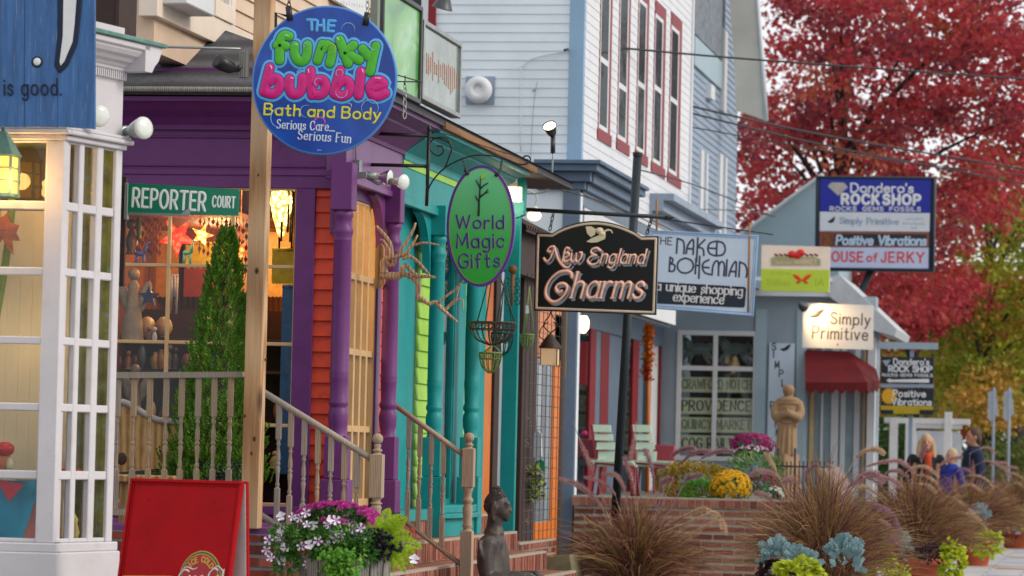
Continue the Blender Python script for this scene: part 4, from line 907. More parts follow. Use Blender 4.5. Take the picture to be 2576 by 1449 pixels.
c = lantern_star(508, 592, 32, '#ffb050', 9, 'lit golden star lantern right of the red one', .3)
bulb('lantern_light', c+Vector((.1, .2, .1)), 14, (1, .55, .2), .15)
c = lantern_star(604, 632, 30, '#ff7a3a', 5, 'lit orange star lantern half behind the timber post', .5)
c = FI2.P(706, 600); mb = MB(); k_ = 372.0
mb.lathe([(.004, 0), (8/k_, 10/k_), (20/k_, 50/k_), (30/k_, 95/k_), (26/k_, 118/k_), (10/k_, 135/k_)], c, n=14); mb.tube([c+Z*135/k_, c+Z*.7], .004)
tag(mb.build('cone_lantern', glow('cone_lantern_glow', '#ffd070', 9, 30, '#ffd070')), 'bright yellow cone lantern at the right of the shop window', 'lantern')
bulb('lantern_light', c+Vector((-.1, .25, .25)), 16, (1, .6, .25), .15)
bulb('ceiling_light', FP.pt(FP.px(420, 900)[0], zpF(2.85), -1.3), 24, (1, .6, .28), .2, pr)
bulb('ceiling_light', FP.pt(FP.px(640, 900)[0], zpF(2.85), -1.3), 14, (1, .6, .28), .2, pr)
# evergreen in a pebble pot
FA = yface(545, 1200, 389); b = FA.P(535, 1215); tip = FA.P(573, 588)
ev = thing('evergreen_shrub', 'cone-shaped green evergreen on the porch behind the railing', 'shrub', (b.x, b.y, zfloor+.4))
mb = MB(); r2 = random.Random(3); H = tip.z-b.z
mb.tube([b+Vector((0, 0, -.02)), b+(tip-b)*.97], [.022, .004], 6); mb.build('trunk', M['dark_brown'], ev)
mb = MB()
for i in range(2600):
    t_ = r2.random()**1.35; ax = b+(tip-b)*t_; rr = (.305*(1-t_)**.8+.02)*(1.0+.1*math.sin(7*t_+i % 5)); a = r2.uniform(0, 6.283); q = r2.uniform(.55, 1.05)
    base = ax+Vector((math.cos(a), math.sin(a), 0))*rr*q
    d0 = Vector((math.cos(a)*.55, math.sin(a)*.55, r2.uniform(.8, 1.6))).normalized(); sd = d0.cross(Z).normalized(); L = r2.uniform(.05, .09)*(1-.35*t_)
    for j in range(7):                                           # a flat feathery spray
        f_ = j/6; p_ = base+d0*L*f_; sg = (j % 2)*2-1
        dd = (d0+sd*sg*(.9-.5*f_)+Vector((r2.uniform(-.2, .2), r2.uniform(-.2, .2), 0))).normalized()
        mb.leaf(p_, dd, Vector((math.cos(a+1), math.sin(a+1), .2)), L*(.55-.25*f_), .016, r2.randrange(3))
mb.build('foliage', [leafm('ever_a', ['#315714', '#578a24']), leafm('ever_b', ['#41701c', '#76a230']), leafm('ever_c', ['#284a12', '#4a781f', '#7a662e'])], ev)
t = thing('pebble_pot', 'dark pebble-covered pot holding the cone-shaped evergreen', 'pot', (b.x, b.y, zfloor))
mb = MB(); mb.lathe([(.16, 0), (.21, .2), (.2, .38), (.21, .4), (.18, .4), (.17, .36)], (b.x, b.y, zfloor), n=24); mb.build('bowl', paint('pot_gray', '#2f3338', .7, .2), t)
mb = MB()
for i in range(30):
    for j in range(16):
        a = (i+.5*(j % 2))*2*math.pi/30; h = .02+j*.024; rr = .16+.05*min(1, h/.2)-(.01 if h > .25 else 0); mb.ball((b.x+math.cos(a)*rr, b.y+math.sin(a)*rr, zfloor+h), .02, 0, 6, (1.1, 1.1, .55))
mb.build('pebbles', paint('dark_pebble', '#454b52', .5, .35, 30, .1), t)
mb = MB(); mb.lathe([(.165, 0), (.001, .02)], (b.x, b.y, zfloor+.37)); mb.build('soil', M['soil'], t)
# ================================================================ ROUND SIGN
FK = Face(at(815, 201, 421), X, Vector((.012, 0, 1)))
Kx, Ky = 900/1.49068, 0
kp = lambda x, y: ((900+x/2.4156)/1.49068, (y/2.4156)/1.49068)   # enlarged-crop points to picture points
fk = thing('round_sign', 'round blue sign with green and pink bubble lettering beside the timber post', 'sign', tuple(FK.P(815, 384)))
cu_, cv_ = FK.px(*kp(762, 727)); rr_ = 657/2.4156/1.49068/421
circ = [(cu_+rr_*math.sin(2*math.pi*i/72)*1.0, cv_+rr_*1.01*math.cos(2*math.pi*i/72)) for i in range(72)][::-1]
k = NB('sign_blue'); v = k.coord((1, 1, 1)); sp = k.n('SeparateXYZ'); k.l(v, sp.inputs[0])
wv = k.n('TexNoise', Scale=2.2, Detail=2.0, Distortion=1.2); k.l(v, wv.inputs['Vector'])
k.l(k.ramp(wv.outputs[0], [(.35, lin('#0d3c93')), (.52, lin('#0a47a8')), (.7, lin('#2a5cb8'))]), k.b.inputs['Base Color']); k.b.inputs['Roughness'].default_value = .22
mb = MB(); mb.prism(FK, circ, -.03, 0, 0, True); mb.build('disc', k.m, fk)
mb = MB(); mb.tube([FK.pt(a, b, -.012) for a, b in circ], .012, 8, closed=True); mb.build('rim', paint('rim_blue', '#4a86c8', .3, .05), fk)
fun = [([(440, 325), (398, 312), (364, 350), (358, 430), (356, 540)], 1), ([(333, 405), (410, 412)], 0),
       ([(492, 410), (495, 490), (530, 548), (580, 545), (604, 490), (606, 405)], 1),
       ([(742, 402), (722, 470), (700, 545)], 0), ([(735, 455), (780, 405), (828, 440), (828, 500), (812, 572)], 1),
       ([(900, 365), (978, 575)], 0), ([(1022, 412), (940, 492)], 0), ([(962, 482), (1077, 548)], 0), ([(1108, 448), (1165, 520)], 0), ([(1226, 424), (1205, 520), (1178, 655)], 0)]
bub = [([(268, 606), (240, 720), (218, 822)], 0), ([(262, 735), (315, 700), (358, 735), (350, 805), (300, 845), (225, 825)], 1),
       ([(448, 712), (446, 790), (480, 848), (535, 840), (562, 790), (566, 702)], 1), ([(638, 640), (655, 858)], 0), ([(660, 770), (705, 722), (762, 735), (778, 800), (735, 855), (660, 850)], 1),
       ([(908, 640), (880, 740), (856, 848)], 0), ([(888, 770), (940, 728), (992, 760), (988, 838), (930, 872), (862, 852)], 1), ([(1096, 652), (1076, 866)], 0),
       ([(1190, 815), (1300, 775), (1265, 735), (1212, 745), (1180, 800), (1205, 865), (1260, 875), (1315, 850)], 1)]
for nm, grp_, m_, ro in (('outline', fun+bub, paint('sign_light_blue', '#57aee6', .3, .04), 72), ('shadow_line', fun+bub, paint('sign_ink', '#1c2a78', .3, .04), 51)):
    mb = MB()
    for pts, cv in grp_: pathpx(mb, FK, [kp(*p) for p in pts], ro/3.6, .0008 if ro > 60 else .003, .0035, curve=bool(cv))
    mb.build(nm, m_, fk)
for nm, grp_, m_ in (('green_lettering', fun, paint('sign_green_letter', '#4db528', .25, .08, 30)), ('pink_lettering', bub, paint('sign_pink_letter', '#d0187c', .25, .08, 30))):
    mb = MB()
    for pts, cv in grp_: pathpx(mb, FK, [kp(*p) for p in pts], 43/3.6, .0045, .006, curve=bool(cv))
    mb.build(nm, m_, fk)
mb = MB()
for pts in ([(605, 176), (683, 180)], [(642, 182), (646, 268)], [(697, 190), (691, 274)], [(751, 180), (757, 278)], [(700, 228), (752, 230)], [(797, 186), (790, 280)], [(797, 187), (857, 191)], [(795, 232), (846, 234)], [(790, 280), (842, 285)]):
    pathpx(mb, FK, [kp(*p) for p in pts], 13/3.6, .001, .003)
mb.build('small_lettering', bpy.data.materials['sign_light_blue'], fk)
mb = MB(); textpx(mb, FK, 'Bath and Body', kp(222, 1030), kp(1270, 1090), 98/3.6, 8.5/3.6, .001, .003, space=.36, gap=.26); mb.build('yellow_lettering', paint('sign_yellow', '#e2d81c', .3, .05), fk)
mb = MB(); textpx(mb, FK, 'Serious Care...', kp(338, 1158), kp(856, 1190), 82/3.6, 6/3.6, .001, .003, nib=(.1, .5), serif=.09, gap=.32)
textpx(mb, FK, 'Serious Fun', kp(530, 1258), kp(1005, 1298), 82/3.6, 6/3.6, .001, .003, nib=(.1, .5), serif=.09, gap=.32); faint(mb, FK, kp(702, 1362), kp(750, 1364), 12/3.6, 1.6/3.6, .001, 7); mb.build('white_lettering', paint('sign_script_white', '#d3dcec', .4, .05), fk)
def ring(mb, x, y, r, a0=0, a1=360, t_=3, n0=.014):
    pathpx(mb, FK, [kp(x+r*math.cos(R(lerp(a0, a1, i/20))), y+r*math.sin(R(lerp(a0, a1, i/20)))) for i in range(21)], [t_/3.6*(.3+.7*math.sin(math.pi*i/20)) for i in range(21)], n0-.003, .002)
mb = MB()
for x, y, r, a0, a1 in ((975, 270, 60, 180, 380), (590, 405, 16, 0, 360), (1215, 415, 44, 20, 330), (900, 662, 32, 100, 420), (920, 835, 52, -20, 200), (710, 742, 34, 90, 330), (605, 1005, 55, 90, 300), (1180, 985, 76, 150, 400), (375, 1062, 92, 60, 330), (545, 665, 36, 200, 300), (985, 965, 28, 240, 400)): ring(mb, x, y, r, a0, a1)
mb.build('bubbles', paint('bubble_ink', '#9cc4ee', .2, .15, 30), fk)
mb = MB(); ring(mb, 725, 1112, 50, 130, 420, 6, .004); mb.build('pink_bubble', paint('bubble_pink', '#d74fc0', .3, .1), fk)
mb = MB(); ring(mb, 820, 445, 45, 180, 470, 5, .016); mb.build('yellow_bubble', paint('bubble_yellow', '#9fc02c', .3, .1), fk)
# highlights printed on the letters
mb = MB()
for x, y, a, b in ((420, 318, 18, 4), (505, 400, 10, 0), (880, 350, 8, 12), (280, 600, 6, 14), (620, 640, 4, 16), (1110, 645, 6, 14), (470, 705, 12, 2), (1250, 715, 24, 3)): pathpx(mb, FK, [kp(x-a, y-b), kp(x, y-4), kp(x+a, y+b)], 3.4/3.6, .0095, .002)
mb.build('printed_shine', paint('shine_ink', '#dfe9ea', .3, .02), fk)
# clamps, chains and hanging arm
mb = MB()
for x0, y0, x1, y1 in ((432, 55, 446, 182), (1150, 118, 1128, 235)):
    a, b = FK.P(*kp(x0, y0), .0), FK.P(*kp(x1, y1), .0); mb.tube([a, b], .016, 6, sq=1.3)
mb.build('clamp', M['black'], fk)
def chain(a, b, m_, parent, lk=.04, w_=.0035, name='chain'):
    a, b = Vector(a), Vector(b); d = b-a; n = max(1, int(d.length/(lk*.72))); d = d/n; mb = MB(); dn = d.normalized(); s1 = dn.orthogonal().normalized(); s2 = dn.cross(s1)
    for i in range(n):
        c = a+d*(i+.5); s_ = s1 if i % 2 else s2; mb.tube([c+dn*lk*.5*math.cos(q)+s_*lk*.26*math.sin(q) for q in [2*math.pi*j/10 for j in range(10)]], w_, 5, closed=True)
    return mb.build(name, m_, parent)
ar = thing('hanging_bracket', 'dark hanging arm fixed to the timber post above the round sign', 'bracket', tuple(FK.P(690, -30)))
F = FK
chain(F.P(920, -60), F.P(*kp(1148, 125)), M['chain'], ar); chain(F.P(728, -60), F.P(*kp(434, 65)), M['black'], ar)
mb = MB(); mb.tube([F.P(660, -60), F.P(1010, -56)], .014, 8); mb.tube([F.P(692, 130, -.02), F.P(692, 30, -.02), F.P(722, 40, -.02)], .009, 6); mb.build('bar', M['black'], ar)
# chain hanging from a slim bracket right of the sign
FCn = yface(1018, 250, 392); t = thing('hook_bracket', 'slim iron bracket with a short dangling chain right of the round sign', 'bracket', tuple(FCn.P(1018, 300)))
mb = MB(); mb.tube([FCn.P(900, 160), FCn.P(1063, 207)], .0045, 6); mb.tube([FCn.P(900, 204), FCn.P(1063, 206)], .0045, 6); mb.tube([FCn.P(1019, 190), FCn.P(1019, 214)], .004, 6); mb.build('arm', M['black'], t)
chain(FCn.P(1019, 208), FCn.P(1018, 297), M['chain'], t, .05)
# black frame bracket and the oval sign
FO2 = yface(1210, 560, 366); t = thing('scroll_bracket', 'black iron scroll bracket that holds the oval green sign', 'bracket', tuple(FO2.P(1078, 520)))
mb = MB()
for a, b in (((924, 335), (1078, 342)), ((922, 414), (1076, 418))): mb.tube([FO2.P(*a), FO2.P(*b)], .0125, 4)
mb.tube([FO2.P(1080, 330), FO2.P(1073, 518)], .0135, 6); mb.tube([FO2.P(924, 335), FO2.P(921, 430)], .01, 6); mb.ball(FO2.P(1080, 325), .016, 0, 8, (1, 1, 1.6)); mb.build('frame', M['black'], t)
mb = MB()
for pts, r_ in (([(1073, 512), (1080, 470), (1110, 430), (1150, 405), (1200, 390), (1260, 396), (1310, 414), (1333, 405), (1330, 393), (1318, 394), (1320, 403)], .006),
              ([(1082, 345), (1115, 352), (1136, 368), (1130, 395), (1120, 420)], .006), ([(1136, 372), (1126, 350), (1100, 346), (1083, 358), (1085, 380), (1102, 392), (1115, 382), (1112, 368), (1100, 368)], .006),
              ([(1084, 330), (1150, 345), (1240, 375), (1330, 402)], .003)):
    mb.tube(smooth_path([FO2.P(*p) for p in pts], 5), r_, 6)
mb.build('scroll', M['black'], t)
chain(FO2.P(1164, 400), FO2.P(1172, 432), M['iron'], t, .03, .003); chain(FO2.P(1263, 400), FO2.P(1258, 432), M['iron'], t, .03, .003)
op = lambda x, y: ((1640+x/2.786)/1.49068, (580+y/2.786)/1.49068)
ov = thing('oval_sign', 'oval green gift shop sign with a purple rim and a dark sapling', 'sign', tuple(FO2.P(1210, 720)))
c0 = FO2.px(*op(450, 745)); ru = 362/2.786/1.49068/366; rv = 636/2.786/1.49068/366
oval = lambda s_, q_=64: [(c0[0]+ru*s_[0]*math.cos(-2*math.pi*i/q_)-.03*0*math.sin(i), c0[1]+rv*s_[1]*math.sin(2*math.pi*i/q_)) for i in range(q_)]
mb = MB(); mb.prism(FO2, oval((1, 1)), -.035, 0, 0, True); mb.build('rim', paint('oval_purple', '#4f2b8a', .4, .06), ov)
k = NB('oval_green'); v = k.coord((1, 1, 1)); sp = k.n('SeparateXYZ'); k.l(v, sp.inputs[0])
mr = k.n('MapRange'); mr.inputs['From Min'].default_value = .05; mr.inputs['From Max'].default_value = .8; k.l(sp.outputs['Z'], mr.inputs['Value'])
k.l(k.ramp(mr.outputs[0], [(.0, lin('#129a20')), (.35, lin('#2ea33c')), (1, lin('#6bc78c'))]), k.b.inputs['Base Color']); k.b.inputs['Roughness'].default_value = .4
mb = MB(); mb.prism(FO2, oval((.915, .952)), .0005, .004, 0, True); mb.build('panel', k.m, ov)
mb = MB(); q = oval((.918, .954)); mb.tube([FO2.pt(a, b, .003) for a, b in q], .003, 6, closed=True); mb.build('trim_line', paint('oval_taupe', '#8a6a6a', .5), ov)
def worldtext(mb, r_, d, n0):
    for tx, a, b, cp in (('World', (200, 765), (690, 770), 130), ('Magic', (205, 972), (695, 965), 148), ('Gifts', (228, 1185), (650, 1170), 145)):
        textpx(mb, FO2, tx, op(*a), op(*b), cp/4.153, r_, n0, .0025, nib=(.6, .45), gap=.27, dxy=d)
mb = MB(); worldtext(mb, 3.0, (.9, 1.2), .0042); mb.build('letter_edge', bpy.data.materials['oval_taupe'], ov)
mb = MB(); worldtext(mb, 2.9, (0, 0), .0052); mb.build('lettering', paint('oval_ink', '#2c2f77', .4, .05), ov)
mb = MB()
for pts, r_ in (([(430, 632), (438, 480), (448, 340), (452, 240)], [13, 10, 8, 4]), ([(450, 355), (495, 315), (528, 298)], [9, 7, 5]), ([(447, 345), (425, 305), (406, 265)], [9, 7, 5]), ([(445, 445), (495, 405), (535, 388)], [10, 8, 5]), ([(500, 400), (520, 375), (528, 362)], [6, 5, 4]), ([(437, 490), (415, 465), (402, 432)], [10, 8, 6])):
    pathpx(mb, FO2, [op(*p) for p in pts], [q/4.153 for q in r_], .004, .01)
mb.build('sapling', paint('oval_black', '#10211f', .4), ov)
mb = MB(); mb.pprism(FO2, [op(*p) for p in ((455, 250), (462, 212), (508, 195), (500, 230), (480, 250))], .003, .012); mb.build('leaf', paint('oval_lime', '#9fc72c', .4), ov)
mb = MB()
for x0, y0, x1, y1 in ((288, 160, 325, 210), (648, 180, 605, 225)): mb.tube([FO2.P(*op(x0, y0)), FO2.P(*op(x1, y1), .006)], .012, 6)
mb.build('clamp', M['black'], ov)
# two reflector lamps on the purple corner
FR_ = yface(900, 435, 372); t = thing('twin_spotlight', 'pair of bare reflector bulbs on a grey box at the purple corner', 'spotlight', tuple(FR_.P(900, 455)))
mb = MB(); mb.fp(FR_, 889, 402, 905, 448, -.05, .03); mb.fp(FR_, 903, 432, 923, 448, -.03, .03); mb.tube([FR_.P(895, 300), FR_.P(895, 402)], .006, 6); mb.build('junction_box', M['galv'], t, bevel=.004)
def refl(p0, p1, r_, silver):
    d = p1-p0; L = d.length; s_ = t
    mb = MB(); mb.lathe([(r_*.45, 0), (r_*.45, L*.45), (r_*.3, L*.46)], p0, d, 14); mb.build('socket', M['galv'] if silver else M['stave'], t)
    mb = MB(); mb.lathe([(r_*.4, L*.44), (r_*.42, L*.56)], p0, d, 14); mb.build('collar', M['cream'], t)
    mb = MB(); mb.lathe([(r_*.36, L*.56), (r_*.6, L*.7), (r_*.9, L*.88), (r_, L)], p0, d, 18); mb.build('reflector', M['chrome'] if silver else M['bulb_glass'], t)
    mb = MB(); mb.lathe([(r_, L), (r_*.8, L+r_*.2), (r_*.3, L+r_*.3), (.001, L+r_*.3)], p0, d, 18); mb.build('lens', M['bulb_glass'], t)
refl(FR_.P(921, 440), FR_.P(980, 448, .02), .055, True); refl(FR_.P(972, 456, .02), FR_.P(1016, 458, .12), .052, False)
mb = MB(); mb.tube([FR_.P(922, 446), FR_.P(950, 462), FR_.P(975, 458)], .012, 6); mb.build('stem', M['galv'], t)
# rooftop boards above the eave
zq = lambda x, y, F: F.px(x, y)[1]
FG = xplane(-4.98)
def roofboard(pts, label, m_, frm, name):
    t = thing(name, label, 'sign', tuple(FG.P((pts[2][0]+pts[3][0])/2, pts[2][1])))
    P_ = [FG.px(*p) for p in pts]; u0, u1 = P_[0][0], P_[1][0]; v1 = P_[0][1]; v0 = P_[3][1]
    mb = MB(); mb.fb(FG, u0, u1, v0, v1, -.05, 0); mb.build('panel', m_, t)
    mb = MB()
    b = .035
    for a in ((u0-b, u0, v0-b, v1+b), (u1, u1+b, v0-b, v1+b), (u0, u1, v1, v1+b), (u0, u1, v0-b, v0)): mb.fb(FG, *a, -.06, .02)
    mb.build('frame', frm, t, bevel=.004); return t, u0, u1, v0, v1
k = NB('landscape_print'); v = k.coord((1, .35, .9)); n1 = k.n('TexNoise', Scale=2.6, Detail=5.0, Distortion=.8); k.l(v, n1.inputs['Vector'])
k.l(k.ramp(n1.outputs[0], [(.3, lin('#2b7a34')), (.47, lin('#57a53f')), (.58, lin('#9cc6a0')), (.68, lin('#d6e6df'))]), k.b.inputs['Base Color']); k.b.inputs['Roughness'].default_value = .2
roofboard([(963, -30), (1056, 12), (1056, 238), (963, 205)], 'glossy green printed board standing on the roof edge', k.m, M['iron'], 'roof_board')
gb = roofboard([(1064, 62), (1155, 118), (1155, 285), (1064, 240)], 'grey-framed dull mirror board with faded orange streaks on the roof edge', paint('dull_mirror', '#8d9a94', .18, .25, 3, .05, metal=.5), M['galv'], 'roof_board')
mb = MB(); r4 = random.Random(11)
for x_ in range(1074, 1150, 5):
    y_ = 150+(x_-1070)*.62; L = r4.uniform(18, 46); pathpx(mb, FG, [(x_, y_-L*.6+r4.uniform(-8, 8)), (x_+.3, y_), (x_, y_+L)], r4.uniform(1.2, 2.2), .002, .003)
mb.build('lettering', paint('faded_orange', '#c9835f', .5, .2, 12), gb[0])
mb = MB(); mb.fb(FG, FG.px(1058, 150)[0], FG.px(1330, 380)[0], zE-.03, zE+.1, -.3, -.02); 
o = mb.build('roof_timber', wood('roof_timber', '#6d4526', '#a8743f', (8, 2, 8), .8, .3)); tag(o, 'rusty brown timber running under the roof boards', 'timber')
F = xplane(-6.28); mb = MB(); mb.fb(F, F.px(845, 12)[0], F.px(928, 12)[0], F.px(880, 22)[1], F.px(880, -50)[1], -.03, 0); t = tag(mb.build('wall_sign', M['pale_trim']), 'plain white board with faint grey letters on the beige siding', 'sign')
mb = MB(); faint(mb, F, (855, 8), (915, 20), 13, 1.5, .001, 9); mb.build('lettering', M['gray_siding'], t)
F = yface(945, 40, 380); mb = MB(); mb.fp(F, 932, -60, 950, 90, -.08, 0); tag(mb.build('roof_post', paint('post_gray', '#7e8577', .7)), 'grey-green post standing behind the round sign', 'post')
# ================================================================ TEAL SHOP
te = thing('teal_shop', 'teal shop front with lime clapboards and turned teal columns', 'building', (-6.4, 27.5, 0))
yE = YEND-.1
mb = MB(); mb.box((XE-.14, YB, zF0-.0), (XE-.001, yE, zc_)); mb.box((XE-.02, YB, zF0-.03), (XE+.012, yE, zF0+.03))
zl0, zl1 = FE.P(1030, 424).z, FE.P(1030, 408).z
mb.box((XE-.05, YB+.001, zl1+.001), (XE+.016, yE, zl1+.04)); mb.build('beam', M['teal'], te, bevel=.004)
mb = MB(); mb.box((XE-.05, YB+.002, zl0), (XE+.008, yE-.002, zl1)); mb.build('lime_stripe', M['lime'], te)
crown(YB+.001, yE, zc_-.04, zE-.02, XE-.02, XO, M['teal'], te)
mb = MB(); mb.box((XE-.2, YB, zE-.018), (XO+.04, yE+.15, zE+.03)); mb.build('roof_edge', wood('rusty_edge', '#4d3a30', '#8f6a49', (6, 1, 6), .8, .3), te)
t1, t2 = FE.P(1093, 1000), FE.P(1186, 1000)
zp = lambda x, y, F=FE: F.px(x, y)[1]
turned_column(t1.x, t1.y, (.78, zp(1080, 1200), zp(1085, 1100), zp(1093, 590), zF0+.05), .06, M['teal'], te)
turned_column(t2.x, t2.y, (.78, zp(1180, 1200), zp(1182, 1100), zp(1190, 600), zF0+.05), .062, M['teal'], te)
arch(Y2+.06, Y2+.5, zF0-.005, XE-.002, M['teal'], te, 1); arch(t1.y-.5, t1.y-.06, zF0-.005, XE-.002, M['teal'], te, -1); arch(t1.y+.06, t1.y+.5, zF0-.005, XE-.002, M['teal'], te, 1); arch(t2.y-.5, t2.y-.06, zF0-.005, XE-.002, M['teal'], te, -1)
XT = -5.36; FT2 = xplane(XT); ut = lambda x, y=900: FT2.px(x, y)[0]
mb = MB(); mb.fb(FT2, YB-30, ut(1044), .8, zF0+.3, -.1, .0); mb.fb(FT2, ut(1134), ut(1160), .8, zF0+.3, -.1, .03); mb.fb(FT2, ut(1176), ut(1215), .8, zF0+.3, -.1, .02); mb.fb(FT2, ut(1044), ut(1176), zF0-.06, zF0+.3, -.1, .01); mb.fb(FT2, YB-30, ut(1215), zF0+.3, zE, -.2, -.05)
mb.build('wall', M['teal'], te)
mb = MB(); clap(mb, FT2, ut(1044), ut(1106), .95, zF0-.06, .125, .0, .022); mb.build('clapboard', M['lime'], te); mb = MB(); clap(mb, FT2, ut(1160), ut(1176), .95, zF0-.06, .125, .0, .022); mb.build('clapboard', M['lime'], te)
window(FT2, [ut(1108), ut(1134)], [1.05, zF0-.1], .05, .02, te, M['teal'], M['glass_dark'])
mb = MB(); mb.fb(FT2, ut(1070), ut(1160), .8, zF0, -1.2, -1.1); mb.build('inner_wall', paint('bluish_interior', '#7d93a3', .8, .45, 5, 0), te)
# bowed window base
FB3 = xplane(-5.1); b0, b1 = at(1092, 1300, 331), at(1205, 1300, 312)
pts = []
for i in range(13): q = i/12; pts.append((lerp(b0.y, b1.y, q), .16*math.sin(math.pi*q)**.6))
mb = MB()
for z0, z1, ex in ((.64, .92, 0), (.921, .96, .05), (.961, 1.02, .02)):
    vs = [(-5.26+ex+b, a, z) for z in (z0, z1) for a, b in pts]+[(-5.5, pts[0][0], z0), (-5.5, pts[-1][0], z0), (-5.5, pts[0][0], z1), (-5.5, pts[-1][0], z1)]
    k_ = 13; fs = [(i, i+1, k_+i+1, k_+i) for i in range(12)]+[tuple(range(k_, 2*k_))+(2*k_+3, 2*k_+2), (2*k_, 0, k_, 2*k_+2), (12, 2*k_+1, 2*k_+3, 25), tuple(range(k_-1, -1, -1))+(2*k_, 2*k_+1)]
    mb.add(vs, fs)
mb.build('bow_base', M['teal'], te, bevel=.006)
mb = MB(); mb.box((-5.5, YB+.1, .92), (-5.18, b0.y, 1.0)); mb.build('sill', M['teal'], te)
# end post with light box
FTp = yface(1288, 900, 296); t = thing('teal_post', 'flat teal post at the end of the teal shop porch', 'post', tuple(FTp.P(1283, 1384)))
ps_ = FTp.P(1283, 900); w0 = FTp.P(1306, 900).x-FTp.P(1268, 900).x
mb = MB(); mb.box((ps_.x-w0/2, ps_.y, .69), (ps_.x+w0/2, ps_.y+.06, zE-.03)); mb.build('shaft', M['teal'], t, bevel=.006)
mb = MB(); pq = [FTp.px(*p) for p in ((1262, 440), (1318, 440), (1322, 470), (1318, 540), (1300, 548), (1272, 548))]; mb.prism(FTp, pq, -.1, .02); mb.build('bracket', M['teal'], t, bevel=.006)
lb = thing('box_light', 'glowing square box light on the teal post bracket', 'lamp', tuple(FTp.P(1292, 505, .05)))
mb = MB(); mb.fp(FTp, 1272, 470, 1310, 503, .022, .09); mb.build('lens', glow('box_glow', '#ffce8a', 1.6), lb); mb = MB(); mb.fp(FTp, 1274, 445, 1300, 469, .021, .06); mb.fp(FTp, 1268, 503.5, 1313, 508, .021, .1); mb.build('housing', M['pale_trim'], lb)
bulb('box_bulb', FTp.P(1285, 520, .2), 3, (1, .75, .45), .05, lb)
# driftwood sculpture
FD = yface(1050, 700, 362); dp = lambda x, y: ((1300+x/2.069)/1.49068, (560+y/2.069)/1.49068)
dw = thing('driftwood_sculpture', 'branching driftwood piece mounted on a wooden plaque on the purple column', 'sculpture', tuple(FD.P(955, 700)))
mb = MB(); mb.pprism(FD, [dp(*p) for p in ((222, 780), (262, 722), (285, 760), (290, 1040), (235, 1090), (218, 1030))], -.03, .015); mb.build('plaque', M['bench'], dw, bevel=.008)
br = [([(265, 975), (320, 980), (390, 985), (450, 968), (520, 1000), (560, 1060), (555, 1140), (600, 1170), (640, 1200), (690, 1185), (740, 1240), (800, 1290), (860, 1340)], [26, 24, 22, 20, 17, 15, 14, 15, 13, 12, 13, 9, 5], 0),
      ([(430, 970), (440, 910), (465, 900), (510, 950), (560, 985), (620, 985), (690, 995)], [15, 15, 13, 12, 12, 10, 8], .04), ([(290, 960), (285, 880), (320, 840), (370, 860), (350, 900), (300, 880)], [24, 22, 17, 14, 12, 14], .02),
      ([(350, 850), (340, 740), (300, 670), (228, 590)], [15, 12, 10, 6], .03), ([(345, 850), (330, 780), (290, 710), (260, 700)], [10, 8, 6, 3], .05), ([(360, 845), (430, 820), (490, 830), (560, 880), (640, 970)], [14, 14, 12, 9, 5], .04),
      ([(400, 815), (470, 710), (510, 640), (535, 570)], [10, 9, 8, 6], .02), ([(455, 815), (510, 740), (550, 665)], [12, 9, 6], .06), ([(520, 745), (600, 725), (715, 742)], [9, 7, 5], .06),
      ([(715, 1190), (770, 1140), (840, 1090), (905, 1020)], [9, 8, 7, 4], .03), ([(765, 1245), (810, 1200), (850, 1150), (870, 1060)], [10, 8, 6, 4], -.02), ([(820, 1200), (870, 1160), (905, 1180), (900, 1250)], [6, 5, 4, 3], 0), ([(430, 850), (480, 835), (492, 830)], [9, 9, 6], .08)]
mb = MB(); r3 = random.Random(5)
for pts, rr, n0 in br:
    P3 = smooth_path([FD.P(*dp(*p), n0+r3.uniform(-.01, .02)) for p in pts], 4); R3 = []
    for i in range(len(P3)): f_ = i/(len(P3)-1)*(len(rr)-1); a = int(min(f_, len(rr)-2)); R3.append(lerp(rr[a], rr[a+1], f_-a)/3.084/362*1.3*r3.uniform(.85, 1.15))
    mb.tube(P3, R3, 8)
mb.build('branches', M['drift'], dw)
# wire basket hanging behind the oval sign and its smaller neighbours
def basket(F, x0, x1, yt, yb, ytop, label, m_, parentname='wire_basket', wires=14, prongs=3, grp='hanging wire baskets'):
    c = F.P((x0+x1)/2, yt); s_ = FPX/((c-EYE).dot(_f)); r_ = (x1-x0)/2/s_; h_ = (yb-yt)/s_
    t = thing(parentname, label, 'basket', (c.x, c.y, c.z-h_), grp)
    mb = MB(); mb.tube([c+Vector((math.cos(a), math.sin(a), 0))*r_ for a in [2*math.pi*i/24 for i in range(24)]], .008, 6, closed=True)
    mb.tube([c+Vector((math.cos(a)*r_*.9, math.sin(a)*r_*.9, -h_*.3)) for a in [2*math.pi*i/24 for i in range(24)]], .005, 5, closed=True); mb.build('rim', m_, t)
    mb = MB()
    for i in range(wires):
        a = 2*math.pi*i/wires; e = Vector((math.cos(a), math.sin(a), 0))
        mb.tube(smooth_path([c+e*r_, c+e*r_*.97-Z*h_*.3, c+e*r_*.7-Z*h_*.75, c+e*r_*.12-Z*h_], 4), .005, 5)
        e2 = Vector((math.cos(a+.22), math.sin(a+.22), 0)); mb.tube(smooth_path([c+e*r_*.99-Z*h_*.05, c+e2*r_*1.02-Z*h_*.18, c+e*r_*.93-Z*h_*.34], 4), .004, 5)
    mb.build('wires', m_, t)
    mb = MB(); top = F.P((x0+x1)/2+6, ytop)
    for i in range(prongs): a = 2*math.pi*i/prongs+.4; mb.tube([c+Vector((math.cos(a), math.sin(a), 0))*r_, top], .0055, 5)
    mb.build('hanger', m_, t); return t, c, r_, h_
FBk = yface(1240, 820, 322); rust = paint('rusty_wire', '#4a3c36', .6, .3, 20, .2, metal=.4); grn = paint('green_wire', '#76864f', .5, .2, 12, .1)
